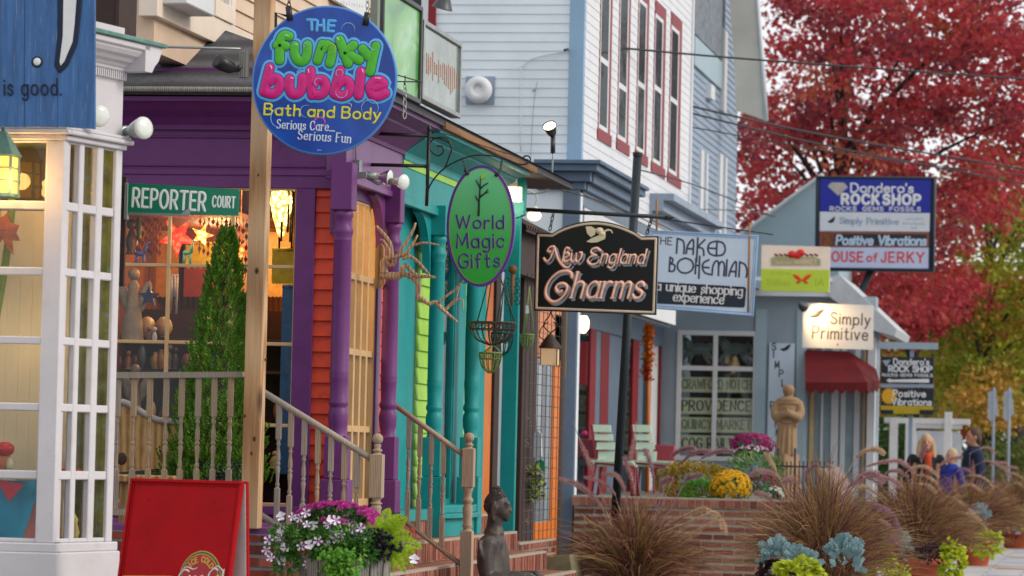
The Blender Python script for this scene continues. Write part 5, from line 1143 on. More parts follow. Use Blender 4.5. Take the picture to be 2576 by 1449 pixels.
b_ = basket(FBk, 1181, 1296, 812, 868, 650, 'large rusty wire basket hanging below the oval sign', rust, wires=20)
basket(yface(1335, 860, 300), 1308, 1343, 842, 878, 720, 'small pale green wire basket hanging right of the teal post', grn)
basket(yface(1240, 900, 318), 1206, 1262, 888, 938, 868, 'pale green wire basket dangling under the large rusty one', grn, wires=12)
basket(yface(1265, 880, 316), 1236, 1292, 838, 895, 700, 'dark teal wire basket hanging against the teal post', paint('teal_wire', '#114a4c', .5), wires=12)
F = yface(1270, 870, 300)
for pts, lb in (([(1268, 866), (1281, 862), (1275, 884), (1263, 884)], 'white price tag tied to the dark teal basket'), ([(1243, 883), (1262, 876), (1264, 886), (1246, 892)], 'white price tag tied to the lower green basket'), ([(1323, 768), (1329, 768), (1331, 788), (1322, 789)], 'white price tag hanging in front of the brown post')):
    mb = MB(); mb.pprism(F, pts, .10, .103); tag(mb.build('price_tag', M['white_soft']), lb, 'tag', 'white price tags')
F = yface(1262, 700, 305); sc_ = thing('scrollwork', 'rusty ball-topped scrollwork piece fixed beside the teal post', 'ironwork', tuple(F.P(1285, 780)))
mb = MB(); mb.ball(F.P(1290, 678), .038, 0, 12); mb.tube([F.P(1290, 690), F.P(1287, 770)], [.02, .01], 8); mb.build('finial', paint('rust_ball', '#7a4a2a', .7, .25, 14, .3), sc_)
mb = MB()
for sg in (-1, 1):
    for j in range(4):
        y_ = 705+j*18; mb.tube(smooth_path([F.P(1289+sg*4, y_), F.P(1289+sg*16, y_-6), F.P(1289+sg*17, y_+6), F.P(1289+sg*9, y_+8), F.P(1289+sg*10, y_+2)], 4), .004, 5)
mb.build('scrolls', M['black'], sc_)

# ================================================================ ORANGE AND BROWN SHOP
ob = thing('orange_shop', 'orange and brown gift shop with a brown porch roof behind the teal post', 'building', (-6.5, 33.2, 0))
XB = -5.5; FOr = xplane(XB); uo = lambda x, y=1000: FOr.px(x, y)[0]; vo_ = lambda x, y: FOr.px(x, y)[1]
mb = MB()
for a_ in ((1308, 1345, vo_(1325, 560), -.1, .02), (1238, 1250, 3.6, -.1, .02), (1408, 1418, vo_(1410, 760), -.04, .01)): mb = MB(); mb.fb(FOr, uo(a_[0]), uo(a_[1]), .3, a_[2], a_[3], a_[4]); mb.build('brown_post', M['dark_brown'], ob, bevel=.005)
mb = MB(); mb.fb(FOr, uo(1205), uo(1236), .6, 3.6, -.1, .0); mb.build('orange_post', M['orange'], ob, bevel=.004); mb = MB(); mb.fb(FOr, uo(1392), uo(1408), .3, vo_(1400, 790), -.02, .0); mb.build('orange_post', M['orange'], ob, bevel=.004); mb = MB(); mb.fb(FOr, uo(1345), uo(1391), .62, .78, -.03, .0); mb.build('orange_rail', M['orange'], ob, bevel=.004)
mb = MB(); mb.fb(FOr, uo(1345), uo(1408), vo_(1370, 900), vo_(1370, 770), -.1, .0); mb.build('panel', M['orange_pale'], ob)
mb = MB(); mb.fb(FOr, uo(1250), uo(1308), .5, 3.6, -.3, -.2); mb.fb(FOr, uo(1345), uo(1395), .3, vo_(1370, 900), -.3, -.2); mb.build('inner_wall', paint('shop_clutter', '#a3a68f', .8, .45, 5, 0, dirt_or_reflection='#c98a4a'), ob)
mb = MB(); mb.fb(FOr, uo(1345), uo(1390), .8, vo_(1370, 900), -.06, -.055); mb.build('pane', M['glass'], ob)
mb = MB(); mb.fb(FOr, uo(1300), uo(1420), .0, .3, -2, .1); mb.fb(FOr, uo(1345), uo(1440), .3, .62, -.3, -.1); mb.build('base', M['dim_gray'], ob)
# ribbed brown porch roof
Fq = yface(1340, 560, 285); zA = at(1300, 525, 292).z; mb = MB()
for i in range(17):
    y_ = 31.2+i*.13; mb.hexa([(-6.4, y_, zA+.42), (-5.3, y_, zA-.12), (-5.3, y_+.07, zA-.12), (-6.4, y_+.07, zA+.42), (-6.4, y_, zA+.46), (-5.3, y_, zA-.08), (-5.3, y_+.07, zA-.08), (-6.4, y_+.07, zA+.46)])
mb.hexa([(-6.4, 31.2, zA+.40), (-5.3, 31.2, zA-.14), (-5.3, 33.4, zA-.14), (-6.4, 33.4, zA+.40), (-6.4, 31.2, zA+.43), (-5.3, 31.2, zA-.11), (-5.3, 33.4, zA-.11), (-6.4, 33.4, zA+.43)]); mb.box((-5.5, 31.1, zA-.5), (-5.4, 33.4, zA-.1))
mb.build('porch_roof', M['dark_brown'], ob)
# wire grid panel with hooks
Fg = xplane(-5.2); t = thing('wire_grid', 'black wire display grid standing beside the brown post', 'display rack', tuple(Fg.P(1370, 1380)))
ug = lambda x: Fg.px(x, 1100)[0]; v0, v1 = Fg.px(1370, 1385)[1], Fg.px(1370, 700)[1]; mb = MB(); a, b = ug(1318), ug(1411); n_ = 9
for i in range(n_+1): mb.tube([Fg.pt(lerp(a, b, i/n_), v0), Fg.pt(lerp(a, b, i/n_), v1)], .003, 4, sm=False)
q = v0
while q < v1: mb.tube([Fg.pt(a, q, .004), Fg.pt(b, q, .004)], .003, 4, sm=False); q += .093
mb.build('wires', M['black'], t)
mb = MB(); Fh = yface(1330, 1000, 288)
for y_ in (1048, 1112, 1178, 1312): mb.tube(smooth_path([Fh.P(1326+q, y_+w_) for q, w_ in ((3, -8), (-3, -5), (-2, 0), (3, 3), (1, 8), (-4, 8))], 3), .0035, 5)
mb.build('hooks', paint('hook_metal', '#8f8b78', .5), t)
# small iron wall lantern on the grid
Fw = yface(1385, 880, 286); c = Fw.P(1383, 918); t = thing('iron_lantern', 'iron lantern with a cream glass hanging before the orange post', 'lantern', tuple(c)); kk = 286.0
mb = MB(); mb.box((c.x-20/kk, c.y-20/kk, c.z), (c.x+20/kk, c.y+20/kk, c.z+40/kk)); mb.build('lamp_glass', glow('cream_glow', '#e8c79a', .25, base='#cdb48d'), t)
mb = MB()
for sx_, sy_ in ((-1, -1), (1, -1), (1, 1), (-1, 1)): mb.tube([c+Vector((sx_*21/kk, sy_*21/kk, -.01)), c+Vector((sx_*21/kk, sy_*21/kk, 42/kk))], .005, 5)
mb.lathe([(30/kk, 42/kk), (26/kk, 50/kk), (10/kk, 72/kk), (.004, 80/kk)], c, n=8)
for sg in (-1, 1):
    mb.tube(smooth_path([c+Vector((0, 0, 80/kk)), c+Vector((sg*16/kk, 0, 95/kk)), c+Vector((sg*14/kk, 0, 110/kk)), c+Vector((sg*3/kk, 0, 125/kk)), c+Vector((0, 0, 145/kk))], 4), .006, 5)
    mb.tube(smooth_path([c+Vector((sg*10/kk, 0, 60/kk)), c+Vector((sg*28/kk, 0, 72/kk)), c+Vector((sg*22/kk, 0, 95/kk)), c+Vector((sg*6/kk, 0, 108/kk))], 4), .005, 5)
mb.build('frame', rust, t)
# merchandise seen through the grid
for i, (x_, y_, w_, h_, hx, lb) in enumerate(((1352, 1150, 20, 60, '#cfd8e2', 'pale blue shirt hanging behind the wire grid'), (1358, 1185, 26, 24, '#2d9a7c', 'green folded cloth behind the wire grid'), (1330, 1230, 22, 40, '#8a9a3c', 'leafy green pot plant behind the wire grid'))):
    F = yface(x_, y_, 272); mb = MB()
    if i < 2: mb.pprism(F, [(x_-w_/2, y_), (x_+w_/2, y_-2), (x_+w_/2-2, y_-h_), (x_+2, y_-h_-6), (x_-w_/2+2, y_-h_)], -.03, .03)
    else:
        for j in range(120): p_ = F.P(x_+rnd.uniform(-16, 40), y_-rnd.uniform(-40, 50), rnd.uniform(-.1, .1)); mb.leaf(p_, Vector((rnd.uniform(-1, 1), rnd.uniform(-1, 1), rnd.uniform(-.2, 1))), Z, .09, .05)
    tag(mb.build(('shirt', 'folded_cloth', 'pot_plant')[i], leafm('merch_%d' % i, [hx, hx], trans=0)), lb, ('shirt', 'cloth', 'plant')[i])
# gooseneck spot and little globe lamp above the porch roof
Fs = yface(1390, 330, 278); t = thing('gooseneck_spot', 'lit bullet spotlight on a curved gooseneck against the white siding', 'spotlight', tuple(Fs.P(1320, 486)))
mb = MB(); mb.tube(smooth_path([Fs.P(1318, 487), Fs.P(1355, 486), Fs.P(1382, 475), Fs.P(1388, 450), Fs.P(1391, 385)], 5), .008, 6); mb.build('gooseneck', M['galv'], t)
d = (Fs.P(1376, 300, .16)-Fs.P(1391, 345)).normalized(); p0 = Fs.P(1391, 342)
mb = MB(); mb.tube([Fs.P(1391, 385), Fs.P(1391, 342)], .022, 10); mb.lathe([(.02, 0), (.04, .03), (.055, .09), (.066, .13), (.06, .13), (.05, .1)], p0, d, 16); mb.build('housing', M['iron'], t)
mb = MB(); mb.lathe([(.058, .118), (.04, .13), (.001, .135)], p0, d, 16); mb.build('bulb', glow('spot_glow', '#ffe2b0', 9), t)
t = thing('globe_lamp', 'small lit globe lamp with a white shade above the black sign', 'lamp', tuple(Fs.P(1344, 556)))
c = Fs.P(1344, 540); mb = MB(); mb.ball(c-Z*.01, .065, 0, 14, (1, 1, .75)); mb.build('bulb', glow('globe_glow', '#ffd59a', 2.6), t)
mb = MB(); mb.lathe([(.05, .02), (.04, .06), (.02, .075)], c, n=14); mb.tube(smooth_path([c+Z*.07, c+Z*.16+X*.02, c+Z*.22-X*.06, c+Z*.15-X*.1], 5), .008, 6); mb.build('shade', M['pale_trim'], t)
# ================================================================ PALE BLUE BUILDING
cb = at(1461, 400, 248); XBL = cb.x
FBs = Face(cb, X); FBe = xplane(XBL); uB = lambda x, y=200: FBe.px(x, y)[0]
bb = thing('pale_blue_building', 'pale blue and white clapboard building with tall red-trimmed windows', 'building', (-7, 39, 0))
vb = FBs.px(1400, 408)[1]; vl = FBs.px(1420, 560)[1]
mb = MB(); clap(mb, FBs, FBs.px(960, 200)[0], -.14, vb, vb+5.2, .0945, 0, .011); mb.fb(FBs, FBs.px(960, 200)[0], .0, -cb.z, vb+5.2, -.2, -.011); mb.build('siding', M['blue_white'], bb)
mb = MB(); mb.fb(FBs, -.14, .012, vb, vb+5.2, -.1, .022); mb.build('corner_board', M['corner_blue'], bb, bevel=.004)
u1, u2 = cb.y-30+.012, uB(1733); zb = cb.z+vb
mb = MB(); F = Face((XBL+.012, 30, 0), Y); clap(mb, F, u1+.02, u2, zb-.25, zb+5.2, .0945, 0, .008); mb.fb(F, u1, u2, zb-.3, zb+5.2, -.3, -.012); mb.build('siding', M['warm_white'], bb)
mb = MB(); mb.fb(F, u2, u2+.12, zb-.25, zb+5.2, -.2, .03); mb.build('corner_board', M['pale_trim'], bb)
for i, (x0, x1, xr, yh, ym, ys, dark) in enumerate(((1503, 1526, 1535, -70, 143, 322, 0), (1551, 1573, 1581, -40, 210, 348, 0), (1599, 1619, 1628, -14, 205, 378, 0), (1641, 1661, 1672, 26, 215, 408, 1), (1682, 1702, 1713, 56, 245, 434, 1))):
    a, b, c = uB(x0), uB(x1), uB(xr); z0, zm, z1 = F.px(x0, ys)[1], F.px(x0, ym)[1], F.px(x0, yh)[1]; e = .075
    mb = MB(); w_ = c-b
    mb.fb(F, a-w_*.12, a, z0-.1, z1+.15, -.1, .0125); mb.fb(F, b, c-w_*.42, z0-.1, z1+.15, -.1, .0145); mb.fb(F, a, b, z1, z1+.15, -.1, .016); mb.fb(F, a-w_*.3, c, z0-.12, z0-.0, -.1, .02); wn = mb.build('window', M['red_trim'], bb)
    mb = MB(); mb.fb(F, a, a+e*.6, z0, z1, -.1, .0125); mb.fb(F, b-e, b, z0, z1, -.1, .0135); mb.fb(F, a, b, zm-.03, zm+.03, -.1, .012); mb.fb(F, a, b, z0, z0+.05, -.1, .0122); mb.fb(F, a, b, z1-.05, z1, -.1, .0122); mb.build('sash', M['pale_trim'], wn)
    mb = MB(); mb.fb(F, a+e*.6, b-e, z0+.05, z1-.05, .0105, .0112); mb.build('pane', M['glass_upper'], wn); mb = MB(); mb.fb(F, a, b, z0, z1, -.05, .0095); mb.build('blind', M['dim_gray'], wn)  # dark sheet on the siding paints the darkness behind the glass
# window on the camera-facing side, mostly behind the roof boards
mb = MB(); mb.fp(FBs, 1060, -60, 1078, 95, 0, .03); mb.fp(FBs, 1078, -60, 1096, 95, .0, .045); mb.build('window', M['red_trim'], bb); mb = MB(); mb.fp(FBs, 1060, -60, 1077, 95, .031, .05); mb.build('casing', M['pale_trim'], bb)
mb = MB(); mb.fp(FBs, 1000, -60, 1058, 60, .016, .04); mb.build('shutter', M['dim_gray'], bb)
# belt cornice above the shop front
mb = MB()
for z0, z1, n_ in ((-.28, -.2, .06), (-.2, -.1, .12), (-.1, -.03, .2), (-.03, .01, .24)):
    mb.fb(FBs, FBs.px(1352, 430)[0], n_, vb+z0, vb+z1, -.1, n_); mb.fb(F, u1+.001, uB(1580, 430), zb+z0, zb+z1, -.1, n_-.012)
mb.build('cornice', M['slate_blue'], bb, bevel=.004)
F2 = xplane(XBL); mb = MB(); zg = F2.px(1655, 500)[1]
for z0, z1, n_ in ((-.3, -.2, .05), (-.2, -.08, .18), (-.08, .0, .3)): mb.fb(F2, uB(1630, 500), uB(1765, 540), zg+z0, zg+z1, -.3, n_)
mb.build('cornice', M['gray_siding'], bb)
mb = MB(); mb.fb(F2, uB(1476, 500), uB(1712, 500), zb-.95, zb-.3, -.06, -.02); mb.fb(F2, uB(1476, 500), uB(1712, 500), 3.05, zb-.951, -.06, -.03); mb.build('signboard_band', M['pale_trim'], bb)
# shop front: pilasters, posts, doors, glass, in the order they stand along the street
XF = -7.1; FF = xplane(XF); uf = lambda x: FF.px(x, 1000)[0]; z0, z1 = .9, 3.1
def strip(xs_, m, n0, n1, name, za=z0, zb_=z1):
    for a, b in xs_: mb = MB(); mb.fb(FF, uf(a), uf(b), za, zb_, n0, n1); mb.build(name, m, bb, bevel=.004)
strip([(1440, 1453), (1497, 1509), (1605, 1617), (1697, 1707)], M['door_blue'], -.03, .0, 'pilaster', .3); mb = MB(); mb.fb(FBs, -.17, .0, -cb.z, vb-.3, -.05, .02); mb.build('corner_post', M['door_blue'], bb, bevel=.004)
strip([(1482, 1496), (1590, 1604)], M['red_trim'], -.03, .01, 'red_post'); strip([(1658, 1667), (1686, 1697)], M['red_trim'], -.03, .01, 'red_post'); strip([(1667, 1686)], M['red_trim'], -.03, .01, 'red_rail', 2.75, 2.85)
strip([(1510, 1530)], M['deep_red'], -.03, .005, 'door_frame'); strip([(1530, 1568)], M['door_blue'], -.05, -.01, 'door'); strip([(1640, 1657)], M['pale_trim'], -.05, -.02, 'door')
g_ = strip([(1452, 1482), (1568, 1590), (1617, 1640), (1667, 1686)], M['glass_dark'], -.02, -.015, 'pane')
mb = MB(); mb.fb(FF, uf(1440), uf(1707), z0, z1, -.5, -.45); mb.build('inner_wall', paint('shop_inside', '#56605c', .8, .6, 3, 0, dirt_or_reflection='#8f4a36'), bb)
mb = MB(); mb.fb(FF, uf(1416), uf(1720), z1, z1+.5, -.3, .02); mb.box((-7.1, cb.y+.02, zb-.42), (XBL-.01, 54, zb-.3)); mb.fb(F2, u1, uB(1712, 500), 3.02, zb-.42, -.2, -.1); mb.build('lintel', M['door_blue'], bb)
mb = MB(); mb.fb(FBs, -.13, -.10, 2.2-cb.z, 3.0-cb.z, .021, .03); mb.build('gilt_line', paint('gilt', '#b5924a', .4), bb)
for x_, y_, w_, h_, hx, lb, nm in ((1466, 860, 12, 110, '#8a1522', 'dark red banner hanging in the left shop window', 'banner'), (1470, 1090, 12, 14, '#a8126a', 'magenta ball hanging above the left white chair', 'ball')):
    F = yface(x_, y_, 196); mb = MB()
    if nm == 'ball': mb.ball(F.P(x_, y_), .04)
    else: mb.pprism(F, [(x_-w_, y_), (x_+w_, y_), (x_+w_-3, y_+h_), (x_-w_, y_+h_-4)], -.02, .02)
    tag(mb.build(nm, paint(nm+'_paint', hx)), lb, nm)
F = yface(1466, 815, 196); t = thing('window_lamp', 'bright lamp glowing inside the blue shop front', 'lamp', tuple(F.P(1466, 840)))
mb = MB(); mb.lathe([(.03, 0), (.075, .06), (.08, .16), (.05, .22)], F.P(1466, 838)); mb.build('shade', glow('lamp_shade_glow', '#ffd79a', 4), t); mb = MB(); mb.tube([F.P(1466, 790), F.P(1466, 700)], .008, 6); mb.build('cord', M['black'], t)
# autumn garland by the door
F = yface(1630, 900, 176); mb = MB(); mt_ = [leafm('garland_a', ['#c9561a', '#d98a1e'], trans=.1), leafm('garland_b', ['#b8321c', '#d0521e'], trans=.1)]
for i in range(420):
    y_ = rnd.uniform(820, 955); x_ = 1630+(rnd.gauss(0, 6)); p_ = F.P(x_-(y_-880)*.02, y_, rnd.uniform(-.05, .08)); mb.leaf(p_, Vector((rnd.uniform(-1, 1), rnd.uniform(-1, .3), rnd.uniform(-1, 1))), Z, .07, .05, int(y_ > 915) if rnd.random() < .8 else 0)
tag(mb.build('autumn_garland', mt_), 'orange autumn leaf garland hanging beside the shop door', 'garland')
mb = MB(); mb.tube([F.P(1628, 1240), F.P(1632, 800)], .03, 8); tag(mb.build('orange_pole', M['orange']), 'orange pole behind the autumn garland', 'pole')
# meter on the siding
F = FBs; c = F.P(1206, 227, .05); t = thing('vent_hood', 'round white vent hood on the pale blue clapboards', 'vent', tuple(c))
mb = MB(); mb.fp(F, 1172, 192, 1244, 262, .012, .03); mb.build('base_plate', M['gray_siding'], t); mb = MB(); mb.lathe([(.13, 0), (.14, .03), (.135, .09), (.1, .11), (.05, .115), (.045, .1), (.001, .1)], c, -Y, 24); mb.build('dome', M['pale_trim'], t)
mb = MB(); mb.tube(smooth_path([F.P(*p, .03) for p in ((1310, 380), (1310, 190), (1318, 165), (1345, 145), (1428, 128))], 5), .006, 6); o = mb.build('conduit', M['pale_trim']); tag(o, 'white conduit bending across the pale blue clapboards', 'pipe')
mb = MB(); mb.tube(smooth_path([F.P(*p, .05) for p in ((1352, 205), (1346, 235), (1340, 300), (1335, 400))], 5), .004, 5); mb.tube([F.P(1340, 230, .05), F.P(1350, 222, .05)], .01, 6); o = mb.build('hanging_wire', M['gray_siding']); tag(o, 'thin grey wire hanging down the pale blue clapboards', 'wire')
F = yface(1105, 10, 270); c = F.P(1112, 22); mb = MB(); mb.lathe([(.10, 0), (.055, .1), (.02, .12), (.02, .3)], c, (.25, 0, 1), 18); tag(mb.build('lamp_hood', M['iron']), 'grey conical lamp hood at the top edge of the pale blue wall', 'lamp')
# leaning pole
Fp2 = yface(1575, 800, 280); mb = MB(); a, b = Fp2.P(1546, 1330), Fp2.P(1604, 392); mb.tube([a, b], .04, 12); mb.lathe([(.045, 0), (.045, .03)], b, b-a, 12); tag(mb.build('sign_pole', M['pole']), 'dark leaning sign pole behind the black arched sign', 'pole')
# ================================================================ BLACK ARCHED SIGN
FNE = yface(1498, 680, 291); np_ = lambda x, y: ((1980+x/2.9273)/1.49068, (780+y/2.9273)/1.49068)
ne = thing('arched_sign', 'black arched sign with glowing coral script and a carved hummingbird', 'sign', tuple(FNE.P(1496, 788)))
def ne_out(ins):
    k_ = ins; q = [(78+k_, 1112-k_*1.02), (98+k_, 285+k_*1.0), (268, 290+k_)]
    for i in range(1, 14): t_ = i/14; x_ = lerp(268, 1248, t_); y_ = lerp(290, 325, t_)-152*math.sin(math.pi*t_)**.8; q.append((x_, y_+k_))
    return q+[(1248, 325+k_), (1418-k_, 322+k_), (1390-k_, 1160-k_)]
o_ = [FNE.px(*np_(*p)) for p in ne_out(-14)][::-1]; mb = MB(); mb.prism(FNE, o_, -.05, 0); mb.build('board', paint('sign_black', '#0d0c0e', .35, .2, 8, .05), ne)
mb = MB(); pathpx(mb, FNE, [np_(*p) for p in ne_out(14)], 13/4.364, .0, .006, closed=True); mb.build('border', paint('sign_cream', '#d9c3ad', .5), ne)
coral, coral_edge, drop = paint('coral_ink', '#ef8e72', .4, .06), paint('coral_pale', '#f6d6c4', .4, .05), paint('shade_ink', '#8b93a0', .5, .08)
drop2 = paint('cream_ink', '#c9bfa0', .5, .08)
scr = [('New', (190, 640), (600, 600), 170, 0.30, 10), ('England', (665, 600), (1290, 610), 160, .22, 9), ('Charms', (245, 1000), (1270, 985), 285, .18, 17)]
newp = [([(175, 555), (200, 585), (240, 560), (265, 500), (290, 430), (240, 430), (215, 470), (245, 480)], 1), ([(290, 440), (330, 560), (390, 640), (440, 650), (470, 620)], 1), ([(375, 600), (395, 500), (415, 440), (450, 445)], 1),
        ([(390, 555), (450, 520), (430, 490), (395, 510), (390, 560), (410, 590), (455, 570)], 1), ([(480, 500), (470, 560), (490, 590), (520, 560), (530, 500)], 1), ([(530, 500), (525, 570), (545, 590), (580, 550), (590, 495), (570, 490)], 1),
        ([(790, 465), (755, 440), (700, 455), (700, 500), (745, 520)], 1), ([(745, 520), (685, 535), (655, 580), (690, 620), (750, 610), (780, 570)], 1)]
chp = [([(480, 760), (470, 715), (420, 692), (330, 710), (240, 790), (195, 890), (205, 980), (270, 1030), (340, 1010), (400, 950), (430, 870), (390, 830), (330, 840), (305, 880), (330, 925), (370, 910)], 1)]
def ne_text(mb, d, r_, n0, h):
    for pts, cv in newp: pathpx(mb, FNE, [np_(x+d[0], y+d[1]) for x, y in pts], r_*13/4.364, n0, h, curve=True, nib=(.9, .5))
    for pts, cv in chp: pathpx(mb, FNE, [np_(x+d[0], y+d[1]) for x, y in pts], r_*17/4.364, n0, h, curve=True, nib=(.9, .55))
    for tx, a, b, cp, r2_ in (('ngland', (790, 605), (1262, 612), 158, 11), ('harms', (470, 985), (1235, 990), 280, 17)):
        textpx(mb, FNE, tx, np_(a[0]+d[0], a[1]+d[1]), np_(b[0]+d[0], b[1]+d[1]), cp/4.364, r_*r2_/4.364, n0, h, slant=.26, nib=(.9, .5), gap=.2, serif=.05)
mb = MB(); ne_text(mb, (26, 24), 1.35, .001, .004); mb.build('letter_shadow', drop, ne)
mb = MB(); ne_text(mb, (0, 0), 1.35, .004, .008); mb.build('letter_edge', coral, ne)
mb = MB(); ne_text(mb, (-1, -1), .82, .010, .006); mb.build('lettering', coral_edge, ne)
ivory = paint('ivory', '#dccfae', .5, .08)
mb = MB()
for pts in ([(632, 205), (690, 200), (745, 230), (735, 290), (690, 320), (650, 280)], [(640, 370), (700, 330), (800, 290), (850, 295), (840, 340), (760, 375), (690, 380)]): mb.pprism(FNE, [np_(*p) for p in pts][::-1], .001, .022)
for x_, y_, r_ in ((785, 250, 36), (815, 285, 32)): pathpx(mb, FNE, [np_(x_-8, y_), np_(x_+8, y_)], r_/4.364, .002, .03)
pathpx(mb, FNE, [np_(*p) for p in ((830, 262), (880, 240), (915, 250), (926, 275))], [3, 2.4, 1.8, 1.2], .004, .012, curve=False); mb.build('hummingbird', ivory, ne)
t = thing('arm_bracket', 'long dark iron arm that carries the black arched sign', 'bracket', tuple(FNE.P(1560, 545)))
mb = MB(); mb.tube([FNE.P(1318, 527), FNE.P(1688, 547)], .018, 8); mb.lathe([(.03, 0), (.001, .06)], FNE.P(1680, 547), X, 8); mb.build('arm', M['pole'], t)
chain(FNE.P(1393, 532), FNE.P(1383, 580), M['iron'], t, .05, .005); chain(FNE.P(1640, 548), FNE.P(1627, 588), M['iron'], t, .05, .005)
# ================================================================ WHITE PANEL SIGN
FNB = yface(1770, 680, 236); nb = thing('white_sign', 'white framed sign with slim art deco lettering and a black lower band', 'sign', tuple(FNB.P(1770, 790)))
q = [np_(1340, 250), np_(2520, 310), np_(2465, 1180), np_(1320, 1090)]
mb = MB(); mb.pprism(FNB, q[::-1], -.05, 0); mb.build('board', paint('sign_pale', '#c9d8ea', .4, .04), nb)
mb = MB(); pathpx(mb, FNB, q, 2.6, 0, .012, closed=True); pathpx(mb, FNB, [np_(1365, 275), np_(2490, 335), np_(2440, 1150), np_(1345, 1065)], 1.2, 0, .006, closed=True); mb.build('frame', paint('frame_blue', '#8fb0d4', .5), nb)
mb = MB(); mb.pprism(FNB, [np_(*p) for p in ((1330, 805), (2375, 865), (2395, 885), (2380, 1080), (2360, 1095), (1330, 1045))][::-1], .0005, .003); mb.build('band', paint('band_navy', '#1d2a3a', .4), nb)
ink = paint('deco_ink', '#3a3f50', .5)
def deco(mb, r_, L):
    for pts, cv in L: pathpx(mb, FNB, [np_(*p) for p in pts], r_/4.364, .0005, .002, curve=bool(cv))
nk = [([(1630, 495), (1640, 335)], 0), ([(1640, 335), (1700, 360), (1715, 430), (1710, 500)], 1), ([(1735, 500), (1760, 400), (1815, 350), (1812, 510)], 1), ([(1745, 445), (1815, 450)], 0), ([(1865, 330), (1850, 590)], 0), ([(1940, 350), (1860, 430)], 0), ([(1865, 430), (1920, 450), (1930, 520)], 1),
      ([(2065, 365), (2000, 385), (1975, 440), (1995, 500), (2060, 525)], 1), ([(1975, 440), (2060, 445)], 0), ([(2075, 365), (2068, 525)], 0), ([(2075, 365), (2140, 385), (2165, 450), (2140, 510), (2068, 525)], 1),
      ([(1560, 540), (1550, 690)], 0), ([(1560, 545), (1590, 560), (1580, 600), (1560, 610)], 1), ([(1560, 610), (1610, 630), (1600, 690), (1550, 695)], 1), ([(1728, 550), (1660, 580), (1640, 640), (1665, 695), (1728, 715), (1790, 690), (1815, 635), (1790, 575), (1728, 550)], 1),
      ([(1845, 555), (1835, 720)], 0), ([(1885, 530), (1875, 770)], 0), ([(1840, 630), (1880, 632)], 0), ([(1985, 570), (1930, 600), (1915, 650), (1940, 710), (2000, 730)], 1), ([(1915, 650), (1985, 655)], 0), ([(2020, 735), (2030, 640), (2060, 585), (2090, 600), (2090, 740)], 1), ([(2090, 640), (2120, 590), (2155, 620), (2150, 745)], 1),
      ([(2185, 570), (2175, 745)], 0), ([(2205, 745), (2240, 640), (2285, 590), (2280, 750)], 1), ([(2215, 695), (2280, 700)], 0), ([(2325, 590), (2315, 755)], 0), ([(2325, 595), (2380, 620), (2405, 690), (2395, 760)], 1)]
mb = MB(); deco(mb, 11, nk); textpx(mb, FNB, 'THE', np_(1375, 395), np_(1580, 405), 80/4.364, 6/4.364, .0005, .002); mb.build('lettering', ink, nb)
mb = MB(); textpx(mb, FNB, 'a unique shopping', np_(1405, 900), np_(2350, 960), 100/4.364, 9/4.364, .003, .003, gap=.2, space=.5, nib=(.2, .5), serif=.06); textpx(mb, FNB, 'experience', np_(1595, 1020), np_(2145, 1055), 105/4.364, 9/4.364, .003, .003, gap=.2, nib=(.2, .5), serif=.06); mb.build('band_lettering', M['white_soft'], nb)
t = thing('hanger_rods', 'thin dark bar with two rusty rods that hold the white art deco sign', 'bracket', tuple(FNB.P(1770, 590)))
mb = MB(); mb.tube([FNB.P(1625, 545), FNB.P(1945, 590)], .008, 6); mb.build('bar', M['pole'], t)
mb = MB(); mb.tube([FNB.P(1652, 500), FNB.P(1652, 582)], .012, 6); mb.tube([FNB.P(1886, 560), FNB.P(1882, 785)], .012, 6); mb.build('rods', paint('rust_rod', '#a5713a', .7), t)
# ================================================================ GREY HOUSE BEHIND
gh = thing('grey_house', 'grey-blue clapboard house with a steep cream eave behind the white building', 'building', (-7.5, 58, 0))
FGh = xplane(-6.8); ug_ = lambda x: FGh.px(x, 400)[0]; zg0, zg1 = .9, FGh.px(1800, 105)[1]
mb = MB(); clap(mb, FGh, ug_(1728), ug_(1852), zg0, zg1+2.5, .11, 0, .018); mb.fb(FGh, ug_(1728), ug_(1852), 0, zg1+2.5, -4, -.02); mb.build('siding', M['gray_siding'], gh)
mb = MB(); mb.fb(FGh, ug_(1735), ug_(1806), FGh.px(1770, 190)[1], FGh.px(1770, 118)[1], .02, .05); mb.build('window', M['sky_paint'], gh)  # flat light blue paints the reflection in this window
mb = MB(); mb.fb(FGh, ug_(1806), ug_(1816), FGh.px(1812, 280)[1], FGh.px(1812, 70)[1], 0, .06)
for x_, a, b in ((1764, 380, 580), (1812, 390, 590)): mb.fb(FGh, ug_(x_-7), ug_(x_), FGh.px(x_, b)[1], FGh.px(x_, a)[1], 0, .05); mb.fb(FGh, ug_(x_+7), ug_(x_+11), FGh.px(x_, b)[1], FGh.px(x_, a)[1], 0, .05)
mb.fb(FGh, ug_(1770), ug_(1780), FGh.px(1772, 245)[1], FGh.px(1772, 208)[1], 0, .1); mb.build('trim', M['pale_trim'], gh)
mb = MB(); mb.fb(FGh, ug_(1735), ug_(1812), FGh.px(1770, 112)[1], FGh.px(1770, -80)[1], .0, .04); mb.build('roof_slope', paint('mottled_shingle', '#7d858f', .9, .35, 9, .4, dirt_or_reflection='#5a626b'), gh)
F = yface(1880, 150, 152); mb = MB(); mb.pprism(F, [(1832, -40), (1902, -40), (1916, 150), (1926, 302), (1852, 276), (1846, 140)][::-1], -.25, 0); mb.build('eave', paint('cream_eave', '#cbc8bd', .7, .08, 1.5, .05), gh, bevel=.01)
mb = MB(); mb.tube([F.P(1904, -40, .02), F.P(1918, 150, .02), F.P(1928, 304, .02)], .04, 6); mb.build('eave_edge', M['pale_trim'], gh)
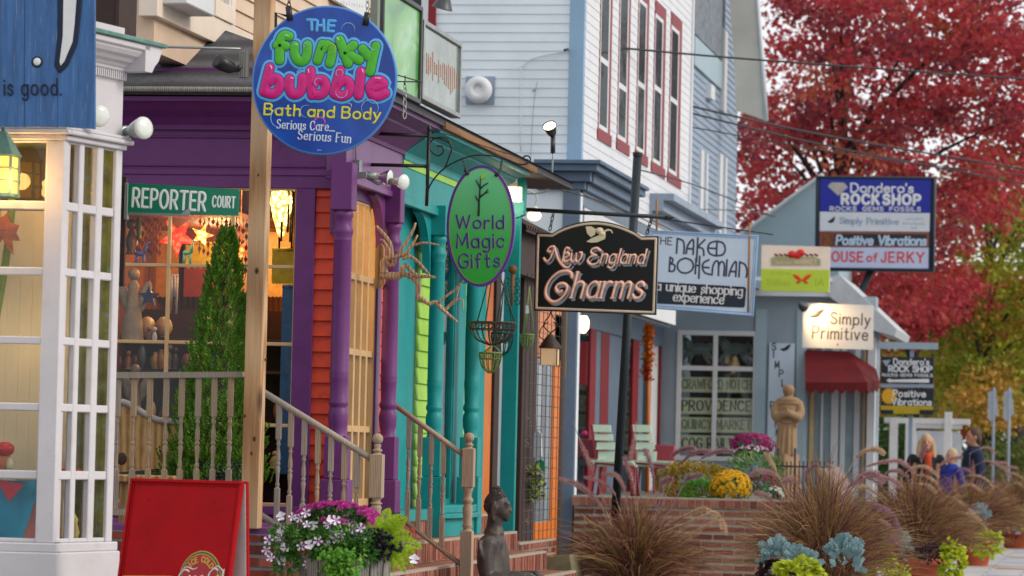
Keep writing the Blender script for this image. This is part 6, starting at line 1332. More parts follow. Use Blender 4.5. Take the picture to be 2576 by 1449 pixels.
# ================================================================ LIGHT BLUE SHOP
lb_ = thing('light_blue_shop', 'light blue shop with a gable, a sign-filled window and a red awning', 'building', (-6, 56, 0))
FS1 = yface(1900, 900, 165); FSg = yface(1950, 600, 142)
mb = MB(); mb.pprism(FSg, [(1700, 640), (1860, 592), (2066, 442), (2110, 470), (2110, 1200), (1700, 1200)][::-1], -3, 0); mb.build('gable', M['sky_paint'], lb_)
mb = MB(); mb.pprism(FSg, [(1850, 600), (2067, 440), (2067, 434), (1840, 600)][::-1], -3, .25); mb.build('gable_edge', M['pale_trim'], lb_)
mb = MB(); a, b = FS1.px(1700, 950), FS1.px(2200, 950); top_ = FS1.px(1900, 742)[1]; bt = -FS1.o.z+.3
w0_, w1_ = FS1.px(1712, 980)[0], FS1.px(1896, 980)[0]; wv0, wv1 = FS1.px(1800, 1150)[1], FS1.px(1800, 842)[1]
d0, d1 = FS1.px(2028, 1080)[0], FS1.px(2198, 1080)[0]
mb.fb(FS1, a[0]-.6, b[0], wv1, top_, -.5, 0); mb.fb(FS1, a[0]-.6, w0_, bt, wv1, -.2, 0); mb.fb(FS1, w1_, d0, bt, wv1, -.2, 0); mb.fb(FS1, w0_, w1_, bt, wv0, -.2, 0); mb.build('wall', M['gray_blue'], lb_)
mb = MB()
for x0, x1 in ((1898, 1926), (2002, 2026)): mb.fb(FS1, FS1.px(x0, 1000)[0], FS1.px(x1, 1000)[0], bt, wv1+.4, 0, .05)
mb.build('pilaster', M['sky_paint'], lb_)
mb = MB(); mb.fb(FS1, a[0]-.6, FS1.px(2096, 750)[0], top_-.02, top_+.2, -.2, .25); mb.fb(FS1, a[0]-.6, FS1.px(2096, 750)[0], top_+.2, top_+.26, -.2, .35); mb.build('cornice', M['pale_trim'], lb_)
mb = MB(); mb.pprism(FS1, [(2085, 700), (2110, 690), (2256, 828), (2250, 846), (2200, 832), (2085, 745)][::-1], -3, .3); mb.build('bargeboard', paint('weathered_white', '#b4b9be', .7, .1, 4, .1), lb_)
fr = window(FS1, [w0_, FS1.px(1799, 950)[0], w1_], [wv0, FS1.px(1800, 927)[1], wv1], .07, .04, lb_, M['pale_trim'], M['glass_dark'], border=.06)
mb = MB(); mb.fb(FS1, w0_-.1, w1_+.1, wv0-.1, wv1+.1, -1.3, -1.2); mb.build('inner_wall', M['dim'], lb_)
# board signs standing in the window
cream_b = paint('cream_board', '#e3e2bb', .7, .1, 6, .1); inkb = paint('board_ink', '#4a4a42', .7); pale_ink = paint('faded_ink', '#8f8f78', .7)
FW1 = Face(FS1.o+Y*.02, X)
for y0, y1, tx, m_, x0, lbl in ((948, 986, 'CRAWFORD NOTCH', pale_ink, 1690, 'cream board lettered in faded capitals, topmost in the shop window'), (1000, 1041, 'PROVIDENCE', inkb, 1692, 'cream board with bold dark capitals, second from the top in the shop window'), (1049, 1087, 'QUINCY MARKET', pale_ink, 1672, 'cream board with market lettering, third from the top in the shop window'), (1094, 1136, 'COG RAILWAY', inkb, 1680, 'lowest cream board in the shop window, behind the magenta flowers')):
    t = thing('place_board', lbl, 'sign', tuple(FW1.P(1800, y1)), 'place name boards in the shop window')
    mb = MB(); mb.pprism(FW1, [(1712, y0), (1894, y0+3), (1894, y1+2), (1712, y1)][::-1], -.06, -.015); mb.build('board', cream_b, t)
    mb = MB(); textpx(mb, FW1, tx, (max(x0, 1716), y1-9), (1888, y1-7), (y1-y0)*.6, 2.2, -.014, .004, gap=.28, nib=(.1, .5), serif=.06); mb.build('lettering', m_, t)
# rocking horses in the upper panes
FWh = Face(FS1.o+Y*.35, X)
for x_, lbl in ((1755, 'grey wooden horse behind the left upper pane'), (1850, 'grey wooden horse behind the right upper pane')):
    mb = MB(); P_ = lambda dx, dy: FWh.P(x_+dx, 885+dy)
    mb.ball(P_(0, -8), .12, 0, 12, (1.8, .6, .75)); mb.tube([P_(-20, -10), P_(-34, -32)], [.09, .055], 8); mb.ball(P_(-38, -30), .06, 0, 8, (1.5, .7, .8), Matrix.Rotation(.5, 3, 'Y'))
    for a, b, c_, d_ in ((-18, 0, -42, 26), (-12, 2, -22, 30), (16, 0, 30, 30), (20, -2, 44, 22)): mb.tube([P_(a, b), P_((a+c_)/2-3, (b+d_)/2), P_(c_, d_)], [.05, .035, .025], 6)
    mb.tube(smooth_path([P_(22, -14), P_(34, -18), P_(40, 6)], 4), [.03]*9, 6); tag(mb.build('wooden_horse', paint('horse_gray_%d' % x_, '#8d9690', .7)), lbl, 'figurine', 'wooden horses in the window')
# vertical name board with crow
FV = Face(FS1.o-Y*.06, X); t = thing('vertical_sign', 'tall white board with a crow and letters stepping down it', 'sign', tuple(FV.P(1965, 1160)))
mb = MB(); mb.pprism(FV, [(1936, 862), (2000, 864), (1992, 1172), (1928, 1172)][::-1], -.03, 0); mb.build('board', paint('board_pale', '#c4d6e6', .5, .04), t)
mb = MB()
for i, (ch, x_, y_) in enumerate((('S', 1942, 880), ('I', 1946, 900), ('M', 1950, 926), ('P', 1960, 948), ('L', 1967, 972), ('Y', 1972, 996), ('P', 1938, 1028), ('R', 1942, 1050), ('I', 1950, 1074), ('M', 1952, 1096), ('I', 1962, 1118))): textpx(mb, FV, ch, (x_, y_), (x_+10, y_), 17, 1.6, .001, .004)
mb.build('lettering', inkb, t)
def crow(F, pts, n, parent):
    mb = MB(); pathpx(mb, F, [q[0] for q in pts], [q[1] for q in pts], n, .006, curve=False); return mb.build('crow', M['black'], parent)
crow(FV, [((1962, 878), .5), ((1970, 880), 3.5), ((1978, 877), 4.5), ((1984, 871), 3.5), ((1988, 867), 1)], .001, t)
# lamp-lit white sign
FSP = yface(2108, 820, 184); t = thing('lamp_lit_sign', 'white hanging sign with a crow, washed by a warm lamp at its corner', 'sign', tuple(FSP.P(2108, 880)))
mb = MB(); mb.pprism(FSP, [(2020, 762), (2197, 768), (2196, 880), (2018, 874)][::-1], -.05, 0); mb.build('board', paint('board_white', '#d5d3d0', .5, .04), t, bevel=.01)
mb = MB(); textpx(mb, FSP, 'Simply', (2090, 814), (2188, 818), 28, 1.8, .001, .004, gap=.3); textpx(mb, FSP, 'Primitive', (2044, 850), (2182, 856), 30, 1.8, .001, .004, gap=.28); mb.build('lettering', paint('brown_ink', '#5d4c40', .6), t)
crow(FSP, [((2036, 796), 1), ((2046, 795), 5), ((2056, 791), 7), ((2064, 784), 5), ((2072, 780), 2)], .001, t)
mb = MB(); pathpx(mb, FSP, [(2107, 866), (2107, 868)], 2.5, .001, .003); mb.build('star_mark', M['orange'], t)
lp = thing('sign_lamp', 'lit spot lamp at the top left corner of the crow sign', 'lamp', tuple(FSP.P(2022, 772, .35)))
c = FSP.P(2022, 772, .36); mb = MB(); mb.lathe([(.02, -.1), (.06, -.04), (.07, .02)], c, FSP.P(2080, 815)-c, 14); mb.build('housing', M['iron'], lp)
mb = MB(); mb.ball(c+(FSP.P(2080, 815)-c).normalized()*.015, .05, 0, 10); mb.build('bulb', glow('sign_bulb', '#ffcf85', 5), lp)
mb = MB(); mb.tube([FSP.P(2010, 764, -.02), FSP.P(2014, 764, .3), c], .012, 6); mb.build('stem', M['iron'], lp)
l = bpy.data.lights.new('sign_beam', 'SPOT'); l.energy = 28; l.color = (1, .66, .3); l.spot_size = R(110); l.spot_blend = .8; l.shadow_soft_size = .04
o = bpy.data.objects.new('sign_beam', l); COL.objects.link(o); o.parent = lp; o.location = c+(FSP.P(2060, 800)-c).normalized()*.09-org(lp); o.rotation_euler = (-(FSP.P(2085, 815)-c)).to_track_quat('Z', 'Y').to_euler()
# red awning over a row of glazed doors
FAw = Face(FS1.o, X); t = thing('red_awning', 'dark red scalloped awning over the glazed door', 'awning', tuple(FAw.P(2110, 980)))
awn = paint('awning_red', '#640a13', .75, .12, 5, .15)
A = [FAw.P(2024, 880, .02), FAw.P(2136, 884, .02)]; B = [FAw.P(2026, 962, .75), FAw.P(2182, 962, .75)]; C = [FAw.P(2196, 886, .02)]; Cb = FAw.P(2200, 962, .05)
mb = MB(); th_ = Vector((0, .03, -.03))
def slab(q, m_=0): mb.hexa([p_+th_ for p_ in q]+list(q), m_)
slab([A[0], A[1], B[1], B[0]]); slab([A[1], C[0]+Vector((.05, .0, -.25)), FAw.P(2212, 958, .2), B[1]])
def val(p0, p1, n):
    for i in range(n):
        a, b = p0.lerp(p1, i/n), p0.lerp(p1, (i+1)/n); pts = []
        d = (b-a); nn = Vector((d.y, -d.x, 0)).normalized()*.012
        low = [a.lerp(b, j/6)-Z*(.10+.07*math.sin(math.pi*j/6)) for j in range(7)]
        mb.add([a, b]+[p_ for p_ in low[::-1]]+[q_-nn for q_ in [a, b]+low[::-1]], [tuple(range(9)), tuple(range(17, 8, -1))]+[(j, (j+1) % 9, 9+(j+1) % 9, 9+j) for j in range(9)])
val(B[0], B[1], 6); val(B[1], FAw.P(2212, 958, .2), 3); mb.build('canvas', awn, t)
mb = MB(); mb.fb(FAw, d0, d1+.05, bt, wv1+.3, -.3, -.22); mb.build('door_wall', paint('door_gray', '#bccad6', .6, .1), lb_)
for x0, x1, m_ in ((2034, 2044, M['tan']), (2062, 2068, M['pale_trim']), (2088, 2106, M['pale_trim']), (2112, 2124, M['pale_trim']), (2146, 2160, M['pale_trim']), (2168, 2174, M['tan']), (2180, 2199, M['pale_trim'])):
    mb = MB(); mb.fb(FAw, FAw.px(x0, 1080)[0], FAw.px(x1, 1080)[0], bt, wv1, -.3, -.02 if x0 > 2170 else -.16); mb.build('door_frame', m_, lb_)
mb = MB(); mb.fb(FAw, d0, d1, bt, wv1, -.2, -.195); mb.build('pane', M['glass_dark'], lb_)
# small yellow and cream sign with apples and a butterfly
FY = yface(2000, 680, 172); t = thing('butterfly_sign', 'cream and lime sign with red apples and an orange butterfly', 'sign', tuple(FY.P(2000, 735)))
mb = MB(); mb.pprism(FY, [(1916, 616), (2088, 621), (2086, 736), (1914, 732)][::-1], -.06, 0); mb.build('board', paint('butter_cream', '#ecd9c6', .5, .05), t, bevel=.005)
mb = MB(); mb.pprism(FY, [(1915, 676), (2087, 679), (2085, 735), (1914, 731)][::-1], .0005, .004); mb.build('lower_panel', paint('lime_panel', '#b9cf3c', .5, .06, 3), t)
mb = MB(); mb.pprism(FY, [(1938, 650), (1950, 644), (2050, 646), (2064, 652), (2064, 668), (1940, 668)][::-1], .001, .006); mb.build('ribbon', paint('ribbon_olive', '#a5a077', .6, .1), t)
mb = MB(); faint(mb, FY, (1949, 665), (1994, 665), 12, 1.2, .0065, 9); textpx(mb, FY, 'MARKET', (2000, 665), (2054, 666), 12, 1.2, .0065, .002); mb.build('ribbon_lettering', M['cream'], t)
mb = MB()
for x_ in (1950, 1962, 1974, 2026, 2038, 2050): pathpx(mb, FY, [(x_, 640), (x_+6, 643)], 2.6, .001, .004)
mb.build('small_marks', M['deep_red'], t)
mb = MB()
for x_, y_ in ((1992, 640), (2006, 642), (2014, 636)): pathpx(mb, FY, [(x_-1, y_), (x_+1, y_)], 9.5, .004, .03)
mb.build('apples', paint('apple_red', '#cc1f22', .3, .1), t)
mb = MB()
for sg in (-1, 1):
    pathpx(mb, FY, [(2018+sg*2, 703), (2018+sg*12, 697), (2018+sg*20, 692)], [2, 6, 3], .005, .01); pathpx(mb, FY, [(2018+sg*2, 704), (2018+sg*9, 708), (2018+sg*12, 711)], [2, 5, 3], .005, .01)
mb.build('butterfly', paint('butterfly_orange', '#d8501c', .5, .1), t)
mb = MB(); faint(mb, FY, (1928, 716), (1990, 717), 19, 1.3, .0045, 9, 2); textpx(mb, FY, 'IA', (2052, 718), (2072, 719), 18, 1.3, .0045, .002); faint(mb, FY, (1938, 688), (1990, 690), 8, 1, .0045, 10, 3); mb.build('faint_lettering', paint('faint_olive', '#9db03a', .6), t)
# tall framed directory sign on a leaning pole
FDn = yface(2205, 560, 150); dp2 = lambda x, y: ((3020+x/3.45)/1.49068, (640+y/3.45)/1.49068)
t = thing('directory_sign', 'tall blue-framed shop directory sign on a leaning pole', 'sign', tuple(FDn.P(2205, 683)))
mb = MB(); mb.pprism(FDn, [dp2(*p) for p in ((145, 70), (1690, 85), (1660, 1310), (130, 1290))][::-1], -.25, -.02); mb.build('cabinet', paint('frame_navy', '#0c1d30', .4, .1), t, bevel=.01)
mb = MB(); pathpx(mb, FDn, [dp2(*p) for p in ((160, 90), (1665, 105), (1640, 1285), (145, 1268))], 5, -.03, .05, closed=True); mb.build('frame', bpy.data.materials['frame_navy'], t)
def dpan(name, pts, m_, n1=.004): mb = MB(); mb.pprism(FDn, [dp2(*p) for p in pts][::-1], -.02, n1); return mb.build(name, m_, t)
navyp = paint('royal_blue', '#0d1f96', .35, .05, 3, .02); whitep = paint('panel_white', '#cfd3da', .4, .04)
dpan('top_panel', ((195, 105), (1625, 120), (1615, 545), (190, 525)), navyp); dpan('second_panel', ((188, 530), (1612, 550), (1605, 790), (185, 780)), whitep); dpan('third_panel', ((185, 785), (1600, 795), (1595, 990), (185, 985)), paint('rust_panel', '#8f4a3a', .5)); dpan('third_panel_face', ((220, 812), (1570, 825), (1568, 970), (220, 962)), paint('panel_black', '#15202b', .4), .009); dpan('fourth_panel', ((185, 990), (1595, 996), (1590, 1265), (185, 1255)), paint('panel_lilac', '#bcc6e0', .4, .04))
mb = MB(); T = lambda tx, a, b, cp, r_, **kw: textpx(mb, FDn, tx, dp2(*a), dp2(*b), cp/5.143, r_/5.143, .005, .006, **kw)
T("Dondero's", (590, 278), (1390, 284), 112, 11, serif=.07, gap=.22); T('ROCK', (475, 428), (945, 433), 120, 19, gap=.36); T('SHOP', (1010, 433), (1480, 438), 120, 19, gap=.36); T('ROCKS GEMS FOSSILS', (320, 518), (1490, 526), 52, 6, gap=.3, space=.8); mb.build('top_lettering', M['white_soft'], t)
mb = MB(); mb.pprism(FDn, [dp2(*p) for p in ((290, 200), (340, 150), (500, 155), (550, 215), (425, 325))][::-1], .001, .01); mb.build('gem', paint('gem_gray', '#b0aaa4', .4, .1), t)
mb = MB(); T('Simply', (450, 680), (735, 690), 80, 9, nib=(.2, .5)); T('Primitive', (800, 690), (1205, 695), 80, 9, nib=(.2, .5)); faint(mb, FDn, dp2(1285, 635), dp2(1520, 640), 8, 1, .005, 9, 4); faint(mb, FDn, dp2(1250, 695), dp2(1555, 700), 8, 1, .005, 12, 5); faint(mb, FDn, dp2(1360, 750), dp2(1450, 752), 7, 1, .005, 4, 6); mb.build('second_lettering', M['gray_siding'], t)
crow(FDn, [(dp2(290, 655), .6), (dp2(320, 660), 4), (dp2(350, 645), 5), (dp2(378, 605), 2)], .005, t)
mb = MB(); textpx(mb, FDn, 'Positive Vibrations', dp2(400, 955), dp2(1555, 965), 115/5.143, 13/5.143, .010, .005, gap=.2, slant=.1); mb.build('third_lettering', paint('chalk_blue', '#b4c8dc', .5), t)
mb = MB(); mb.pprism(FDn, [dp2(*p) for p in ((225, 820), (380, 820), (380, 965), (225, 965))][::-1], .0095, .012); mb.build('motif', paint('motif_rust', '#7d4424', .6, .5, 8, dirt_or_reflection='#5a7a2a'), t)
mb = MB(); T('HOUSE', (240, 1165), (740, 1175), 120, 13, serif=.08, gap=.3); T('of', (800, 1170), (930, 1172), 100, 11, gap=.25); T('JERKY', (985, 1178), (1530, 1185), 125, 13, serif=.08, gap=.34); mb.build('fourth_lettering', paint('jerky_red', '#cf4a4a', .5, .08), t)
mb = MB(); mb.tube([FDn.P(2192, 678, -.15), FDn.P(2152, 764, -.15), FDn.P(2075, 930, -.15)], .06, 10); mb.tube([FDn.P(2075, 930, -.15), FDn.P(2070, 1400, -.15)], .06, 10); mb.build('pole', M['pole'], t)
# hanging pair of black boards on a grey arm
FHb = yface(2283, 970, 168); hp = lambda x, y: ((2820+x/2.0703)/1.49068, (900+y/2.0703)/1.49068)
t = thing('black_board_sign', 'pair of black hanging shop boards with a yellow sun under a grey arm', 'sign', tuple(FHb.P(2283, 1180)))
mb = MB(); mb.fp(FHb, 2208, 861, 2359, 878, -.08, .0); mb.build('arm', M['gray_blue'], t); mb = MB(); mb.fp(FHb, 2284, 878, 2294, 1420, -.12, -.06); mb.build('post', M['gray_siding'], t)
for nm, a, b in (('upper_board', 905, 1115), ('lower_board', 1148, 1358)): mb = MB(); mb.pprism(FHb, [hp(1003, a), hp(1412, a+8), hp(1408, b), hp(998, b-6)][::-1], -.05, 0); mb.build(nm, paint(nm+'_black', '#141c26', .45, .08), t)
mb = MB(); mb.pprism(FHb, [hp(1000, 1118), hp(1410, 1120), hp(1408, 1146), hp(1000, 1144)][::-1], -.04, -.01); mb.build('batten', M['gray_siding'], t)
mb = MB(); T = lambda tx, a, b, cp, r_, **kw: textpx(mb, FHb, tx, hp(*a), hp(*b), cp/3.086, r_/3.086, .001, .005, **kw)
T("Dondero's", (1100, 968), (1372, 970), 46, 4.5); T('ROCK SHOP', (1062, 1022), (1395, 1026), 44, 5.5); T('ROCKS GEMS FOSSILS', (1012, 1058), (1400, 1062), 20, 2.5); T('Positive', (1095, 1215), (1345, 1220), 50, 5); T('Vibrations', (1085, 1280), (1390, 1285), 50, 5); mb.pprism(FHb, [hp(*p) for p in ((1040, 1090), (1075, 1072), (1075, 1084), (1375, 1078), (1375, 1108), (1075, 1102), (1075, 1110))][::-1], .001, .006); mb.build('lettering', M['warm_white'], t)
mb = MB(); mb.pprism(FHb, [hp(*p) for p in ((1010, 935), (1075, 930), (1045, 985))][::-1], .001, .006); mb.build('gem', M['gray_siding'], t)
mb = MB(); mb.pprism(FHb, [hp(*p) for p in ((1000, 1285), (1405, 1290), (1404, 1320), (1300, 1318), (1300, 1350), (1098, 1350), (1098, 1320), (1000, 1318))][::-1], .001, .005); mb.build('yellow_band', paint('band_yellow', '#b39a14', .5), t)
mb = MB(); cx_, cy_ = 1072, 1212; pts = []
for i in range(32): a = 2*math.pi*i/32; r_ = 68 if i % 2 else 52; pts.append(hp(cx_-8+r_*math.cos(a)*.95, cy_+r_*math.sin(a)))
mb.pprism(FHb, pts[::-1], .0005, .004); mb.build('sun', paint('sun_yellow', '#d8a51e', .5, .1), t)
mb = MB()
for x_ in (2216, 2345): mb.tube([FHb.P(x_, 878, -.02), FHb.P(x_, 897, -.02)], .01, 5)
mb.build('links', M['iron'], t)
# white arbour and clutter further up
FAr = yface(2330, 1110, 128); t = thing('white_arbour', 'white timber arbour posts and beam beyond the walkers', 'arbour', tuple(FAr.P(2330, 1190)))
mb = MB(); mb.fp(FAr, 2225, 1052, 2440, 1066, -.1, .05); mb.fp(FAr, 2290, 1066, 2420, 1078, -.1, .0); mb.build('beam', M['white_soft'], t)
for x0, x1, y0 in ((2236, 2256, 1054), (2276, 2302, 1062), (2374, 2392, 1036)): mb = MB(); mb.fp(FAr, x0, y0, x1, 1300, -.1, .08); mb.build('post', M['white_soft'], t)
FAs = yface(2340, 1120, 122); mb = MB(); mb.pprism(FAs, [(2298, 1090), (2310, 1083), (2410, 1086), (2420, 1098), (2416, 1180), (2300, 1178)][::-1], -.2, 0); tag(mb.build('notice_board', paint('notice_white', '#d5dde6', .6, .12, 4)), 'pale notice board standing beyond the white arbour', 'board')
for x_, y_, w_, h_, hx, lb, s_ in ((2330, 1075, 30, 14, '#9a4f2c', 'rust-coloured sign partly hidden by the arbour beam', 118), (2432, 1090, 34, 34, '#b5532a', 'orange banner behind the man in navy', 118)):
    F = yface(x_, y_, s_); mb = MB(); mb.fp(F, x_-w_/2, y_-h_/2, x_+w_/2, y_+h_/2, -.06, 0); mb.fp(F, x_-2, y_+h_/2, x_+2, 1330, -.05, -.01); tag(mb.build('street_banner', paint('far_'+hx[1:], hx, .7, .2, 4)), lb, 'banner')
F = yface(2520, 1040, 125)
for x_, lb in ((2498, 'white banner on a grey pole, left of the pair'), (2537, 'white banner on a grey pole, right of the pair')):
    mb = MB(); mb.pprism(F, [(x_-12, 985), (x_+8, 982), (x_+14, 1040), (x_-6, 1062), (x_-14, 1050)][::-1], -.04, .02); mb.tube([F.P(x_+2, 975), F.P(x_-2, 1320)], .028, 8, 1); tag(mb.build('white_banner', [paint('banner_gray_%d' % x_, '#a9b0b8', .7, .1), M['gray_siding']]), lb, 'banner', 'white banners up the street')
# ================================================================ BRICK PLANTER, TERRACE
bw = thing('brick_planter', 'long raised brick planter wall in front of the flower bed', 'planter', tuple(at(1740, 1500, 252)))
FPl = yface(1740, 1350, 252); zt_ = FPl.P(1700, 1252).z-.0; u0, u1 = FPl.px(1443, 1350)[0], FPl.px(2110, 1350)[0]
mb = MB(); v1 = zt_-FPl.o.z; bricks(mb, FPl, u0, u1, -FPl.o.z, v1-.105, 0, .2, .06, .016, depth=.2); bricks(mb, FPl, u0-.02, u1, v1-.1, v1, .02, .11, .066, .012, row=True, depth=.24); mb.build('wall', BRP+[MORT], bw)
yw = FPl.o.y
mb = MB(); mb.box((FPl.o.x+u0+.02, yw+.2, .02), (FPl.o.x+u1, yw+5.5, zt_-.06)); mb.build('soil', M['soil'], bw)
mb = MB(); mb.box((-9, cb.y+.02, .01), (FPl.o.x+u0, 55.5, .90)); mb.box((FPl.o.x+u0+.001, yw+5.501, .01), (-4.3, 55.5, .90)); tag(mb.build('shop_terrace', paint('terrace_slab', '#7c7670', .85, .15, 2, .2)), 'raised paved terrace along the blue shop front', 'terrace')
F = yface(1370, 1400, 290); mb = MB(); mb.pprism(F, [(1310, 1408), (1432, 1396), (1440, 1449), (1440, 1600), (1310, 1600)][::-1], -.7, 0); o = mb.build('stone_block', paint('mossy_stone', '#7b7358', .85, .2, 6, .4, dirt_or_reflection='#6b6a45'), bevel=.015); tag(o, 'mossy tan kerb stone beside the brick steps', 'stone')
# metal lawn chairs on the terrace
mint = paint('mint_slats', '#b4c9b6', .5, .06, 5, .05)
def lawn_chair(x0, x1, s_, label):
    F = yface((x0+x1)/2, 1130, s_); a, b = F.px(x0, 1110)[0], F.px(x1, 1110)[0]; zz = lambda y_: F.px((x0+x1)/2, y_)[1]
    t = thing('lawn_chair', label, 'chair', (F.o+X*0).to_tuple()[:2]+(.9,), 'slatted lawn chairs on the terrace')
    ys_ = [(1068, 1087), (1091, 1108), (1112, 1131), (1135, 1158)]
    for i, (q0, q1) in enumerate(ys_):
        mb = MB(); sk = .05*(3-i)/3; mb.hexa([F.pt(a+sk*-.4+.02*i, zz(q1), -.25-.02*i*-1-sk*2), F.pt(b+sk*-.4+.02*i, zz(q1), -.25-sk*2), F.pt(b+sk*-.4+.02*i, zz(q1), -.22-sk*2), F.pt(a-sk*.4+.02*i, zz(q1), -.22-sk*2), F.pt(a-sk*.8+.02*i, zz(q0), -.3-sk*2), F.pt(b-sk*.8+.02*i, zz(q0), -.3-sk*2), F.pt(b-sk*.8+.02*i, zz(q0), -.27-sk*2), F.pt(a-sk*.8+.02*i, zz(q0), -.27-sk*2)]); mb.build('slat', mint, t, bevel=.006)
    for i in range(3): mb = MB(); mb.fb(F, a+.03, b+.32, zz(1174-i*5), zz(1168-i*5), -.15+i*.17-.14, -.15+i*.17, 0); mb.build('seat_slat', mint, t, bevel=.005)
    mb = MB()
    for n_ in (-.3, .18):
        mb.tube([F.pt(a+.02, zz(1070), n_-.1), F.pt(a+.1, zz(1165), n_), F.pt(b+.34, zz(1172), n_)], .016, 6); mb.tube([F.pt(a+.1, zz(1165), n_), F.pt(a+.05, .9-F.o.z, n_)], .016, 6); mb.tube([F.pt(b+.3, zz(1172), n_), F.pt(b+.34, .9-F.o.z, n_)], .016, 6)
    mb.build('frame', M['deep_red'], t); return t
lawn_chair(1486, 1532, 206, 'pale mint slatted lawn chair left of the leaning pole'); lawn_chair(1586, 1634, 196, 'pale mint slatted lawn chair right of the leaning pole')
F = yface(1668, 1145, 182); t = thing('pink_bench', 'faded pink wooden bench end beside the white lawn chairs', 'bench', tuple(F.P(1668, 1230)))
pk_ = paint('faded_pink', '#b0535c', .7, .1); mb = MB(); mb.fp(F, 1642, 1119, 1697, 1162, -.06, 0); mb.build('backrest', pk_, t, bevel=.01); mb = MB(); mb.fp(F, 1640, 1168, 1710, 1178, -.1, .4); mb.build('seat', pk_, t, bevel=.008)
for x_ in (1646, 1692): mb = MB(); mb.fp(F, x_-4, 1178, x_+4, 1245, -.06, -.01); mb.build('leg', pk_, t)
F = yface(1470, 1145, 203); t = thing('dark_bench', 'dark red bench behind the left lawn chair', 'bench', tuple(F.P(1470, 1235))); mb = MB(); mb.fp(F, 1452, 1105, 1510, 1152, -.05, 0); mb.build('backrest', paint('plum_wood', '#6d2a35', .7, .12), t, bevel=.01); mb = MB(); mb.fp(F, 1452, 1160, 1560, 1172, -.1, .2); mb.build('seat', M['dim_gray'], t)
mb = MB(); mb.fp(F, 1455, 1172, 1466, 1238, -.05, 0); mb.build('leg', M['dim_gray'], t); mb = MB(); mb.fp(F, 1548, 1172, 1558, 1238, -.05, 0); mb.build('leg', M['dim_gray'], t)
# low iron fence
F = yface(2010, 1160, 205); t = thing('iron_fence', 'low black iron fence in front of the robed statue', 'fence', tuple(F.P(2010, 1250))); mb = MB()
mb.tube([F.P(1945, 1172), F.P(2100, 1176)], .012, 6)
for i in range(15): x_ = 1948+i*10.5; mb.tube([F.P(x_, 1128 if i in (1, 5) else 1160), F.P(x_-2, 1260)], .016 if i in (1, 5) else .009, 6)
mb.build('rails', M['black'], t)
# overhead wires
for i, (pts, s_, r_, lb) in enumerate((([(1420, 126), (1510, 117), (1900, 150), (2640, 203)], (250, 200), .013, 'topmost overhead cable, crossing the red maple from the white building'), ([(1733, 266), (2100, 345), (2640, 436)], (190, 150), .016, 'overhead wire that meets the grey house below its window'), ([(1736, 284), (2120, 375), (2640, 474)], (190, 150), .014, 'overhead wire just under the middle one'), ([(1740, 320), (2200, 398), (2640, 448)], (185, 150), .009, 'thin overhead wire nearest the directory sign top'),
        ([(1318, 450), (1490, 500), (1600, 540)], (290, 240), .007, 'thin wire from the teal roof down to the leaning pole'), ([(1600, 425), (1760, 470), (1945, 545)], (240, 165), .008, 'thin wire from the leaning pole to the light blue gable'), ([(1655, 525), (1860, 530), (1950, 545)], (210, 160), .007, 'thin level wire above the white art deco sign'), ([(2080, 330), (2300, 318), (2640, 280)], (140, 140), .008, 'faint wire rising to the right through the red maple'))):
    k_ = len(pts); mb = MB(); mb.tube(smooth_path([at(x_, y_, lerp(s_[0], s_[1], j/(k_-1))) for j, (x_, y_) in enumerate(pts)], 8), r_, 6); tag(mb.build('overhead_wire', paint('wire_black', '#23262c', .6)), lb, 'wire', 'overhead wires')
# ================================================================ PLANTS
def rv(r_, up_=0): return Vector((r_.uniform(-1, 1), r_.uniform(-1, 1), r_.uniform(-1, 1)+up_)).normalized()
# barrel planter of silver staves
FBa = yface(880, 1400, 446); bc = FBa.P(868, 1403); kb = 446.0
pt_ = thing('barrel_planter', 'weathered grey stave planter crowded with flowers below the stair railing', 'planter', (bc.x, bc.y, .0))
rb, ztop = 118/kb, bc.z
for i in range(16):
    a0, a1 = 2*math.pi*(i+.05)/16, 2*math.pi*(i+.95)/16; mb = MB(); h = rnd.uniform(-.006, .006); q = []
    for zz, rr in ((.25, .86), (ztop+h, 1.0)):
        for r_, a in ((rb*rr-.022, a0), (rb*rr, a0), (rb*rr, a1), (rb*rr-.022, a1)): q.append((bc.x+math.cos(a)*r_, bc.y+math.sin(a)*r_, zz))
    mb.hexa(q); mb.build('stave', M['stave'], pt_, bevel=.003)
mb = MB(); mb.lathe([(rb*.84, .27), (rb*.97, ztop-.07), (.001, ztop-.05)], (bc.x, bc.y, 0)); mb.build('soil', M['soil'], pt_)
t = thing('stone_stand', 'brick pedestal under the barrel planter', 'pedestal', (bc.x, bc.y, 0)); mb = MB(); mb.box((bc.x-.2, bc.y-.2, .03), (bc.x+.2, bc.y+.2, .249)); mb.build('block', BR[0], t)
r5 = random.Random(21)
def blob_leaves(mb, c, rad, n, L, W, r_, mats, up_=.3, shell=.55):
    for i in range(n):
        d = rv(r_, up_*.5); q = shell+(1-shell)*r_.random()**.5; p_ = c+Vector((d.x*rad[0], d.y*rad[1], d.z*rad[2]))*q
        mb.leaf(p_, (d+rv(r_)*.9+Vector((0, 0, up_))).normalized(), rv(r_, .6), L*r_.uniform(.7, 1.2), W*r_.uniform(.7, 1.2), r_.randrange(mats))
gl_ = [leafm('petunia_leaf_a', ['#2f5c22', '#4f8a35']), leafm('petunia_leaf_b', ['#3f7430', '#6a9f45'])]
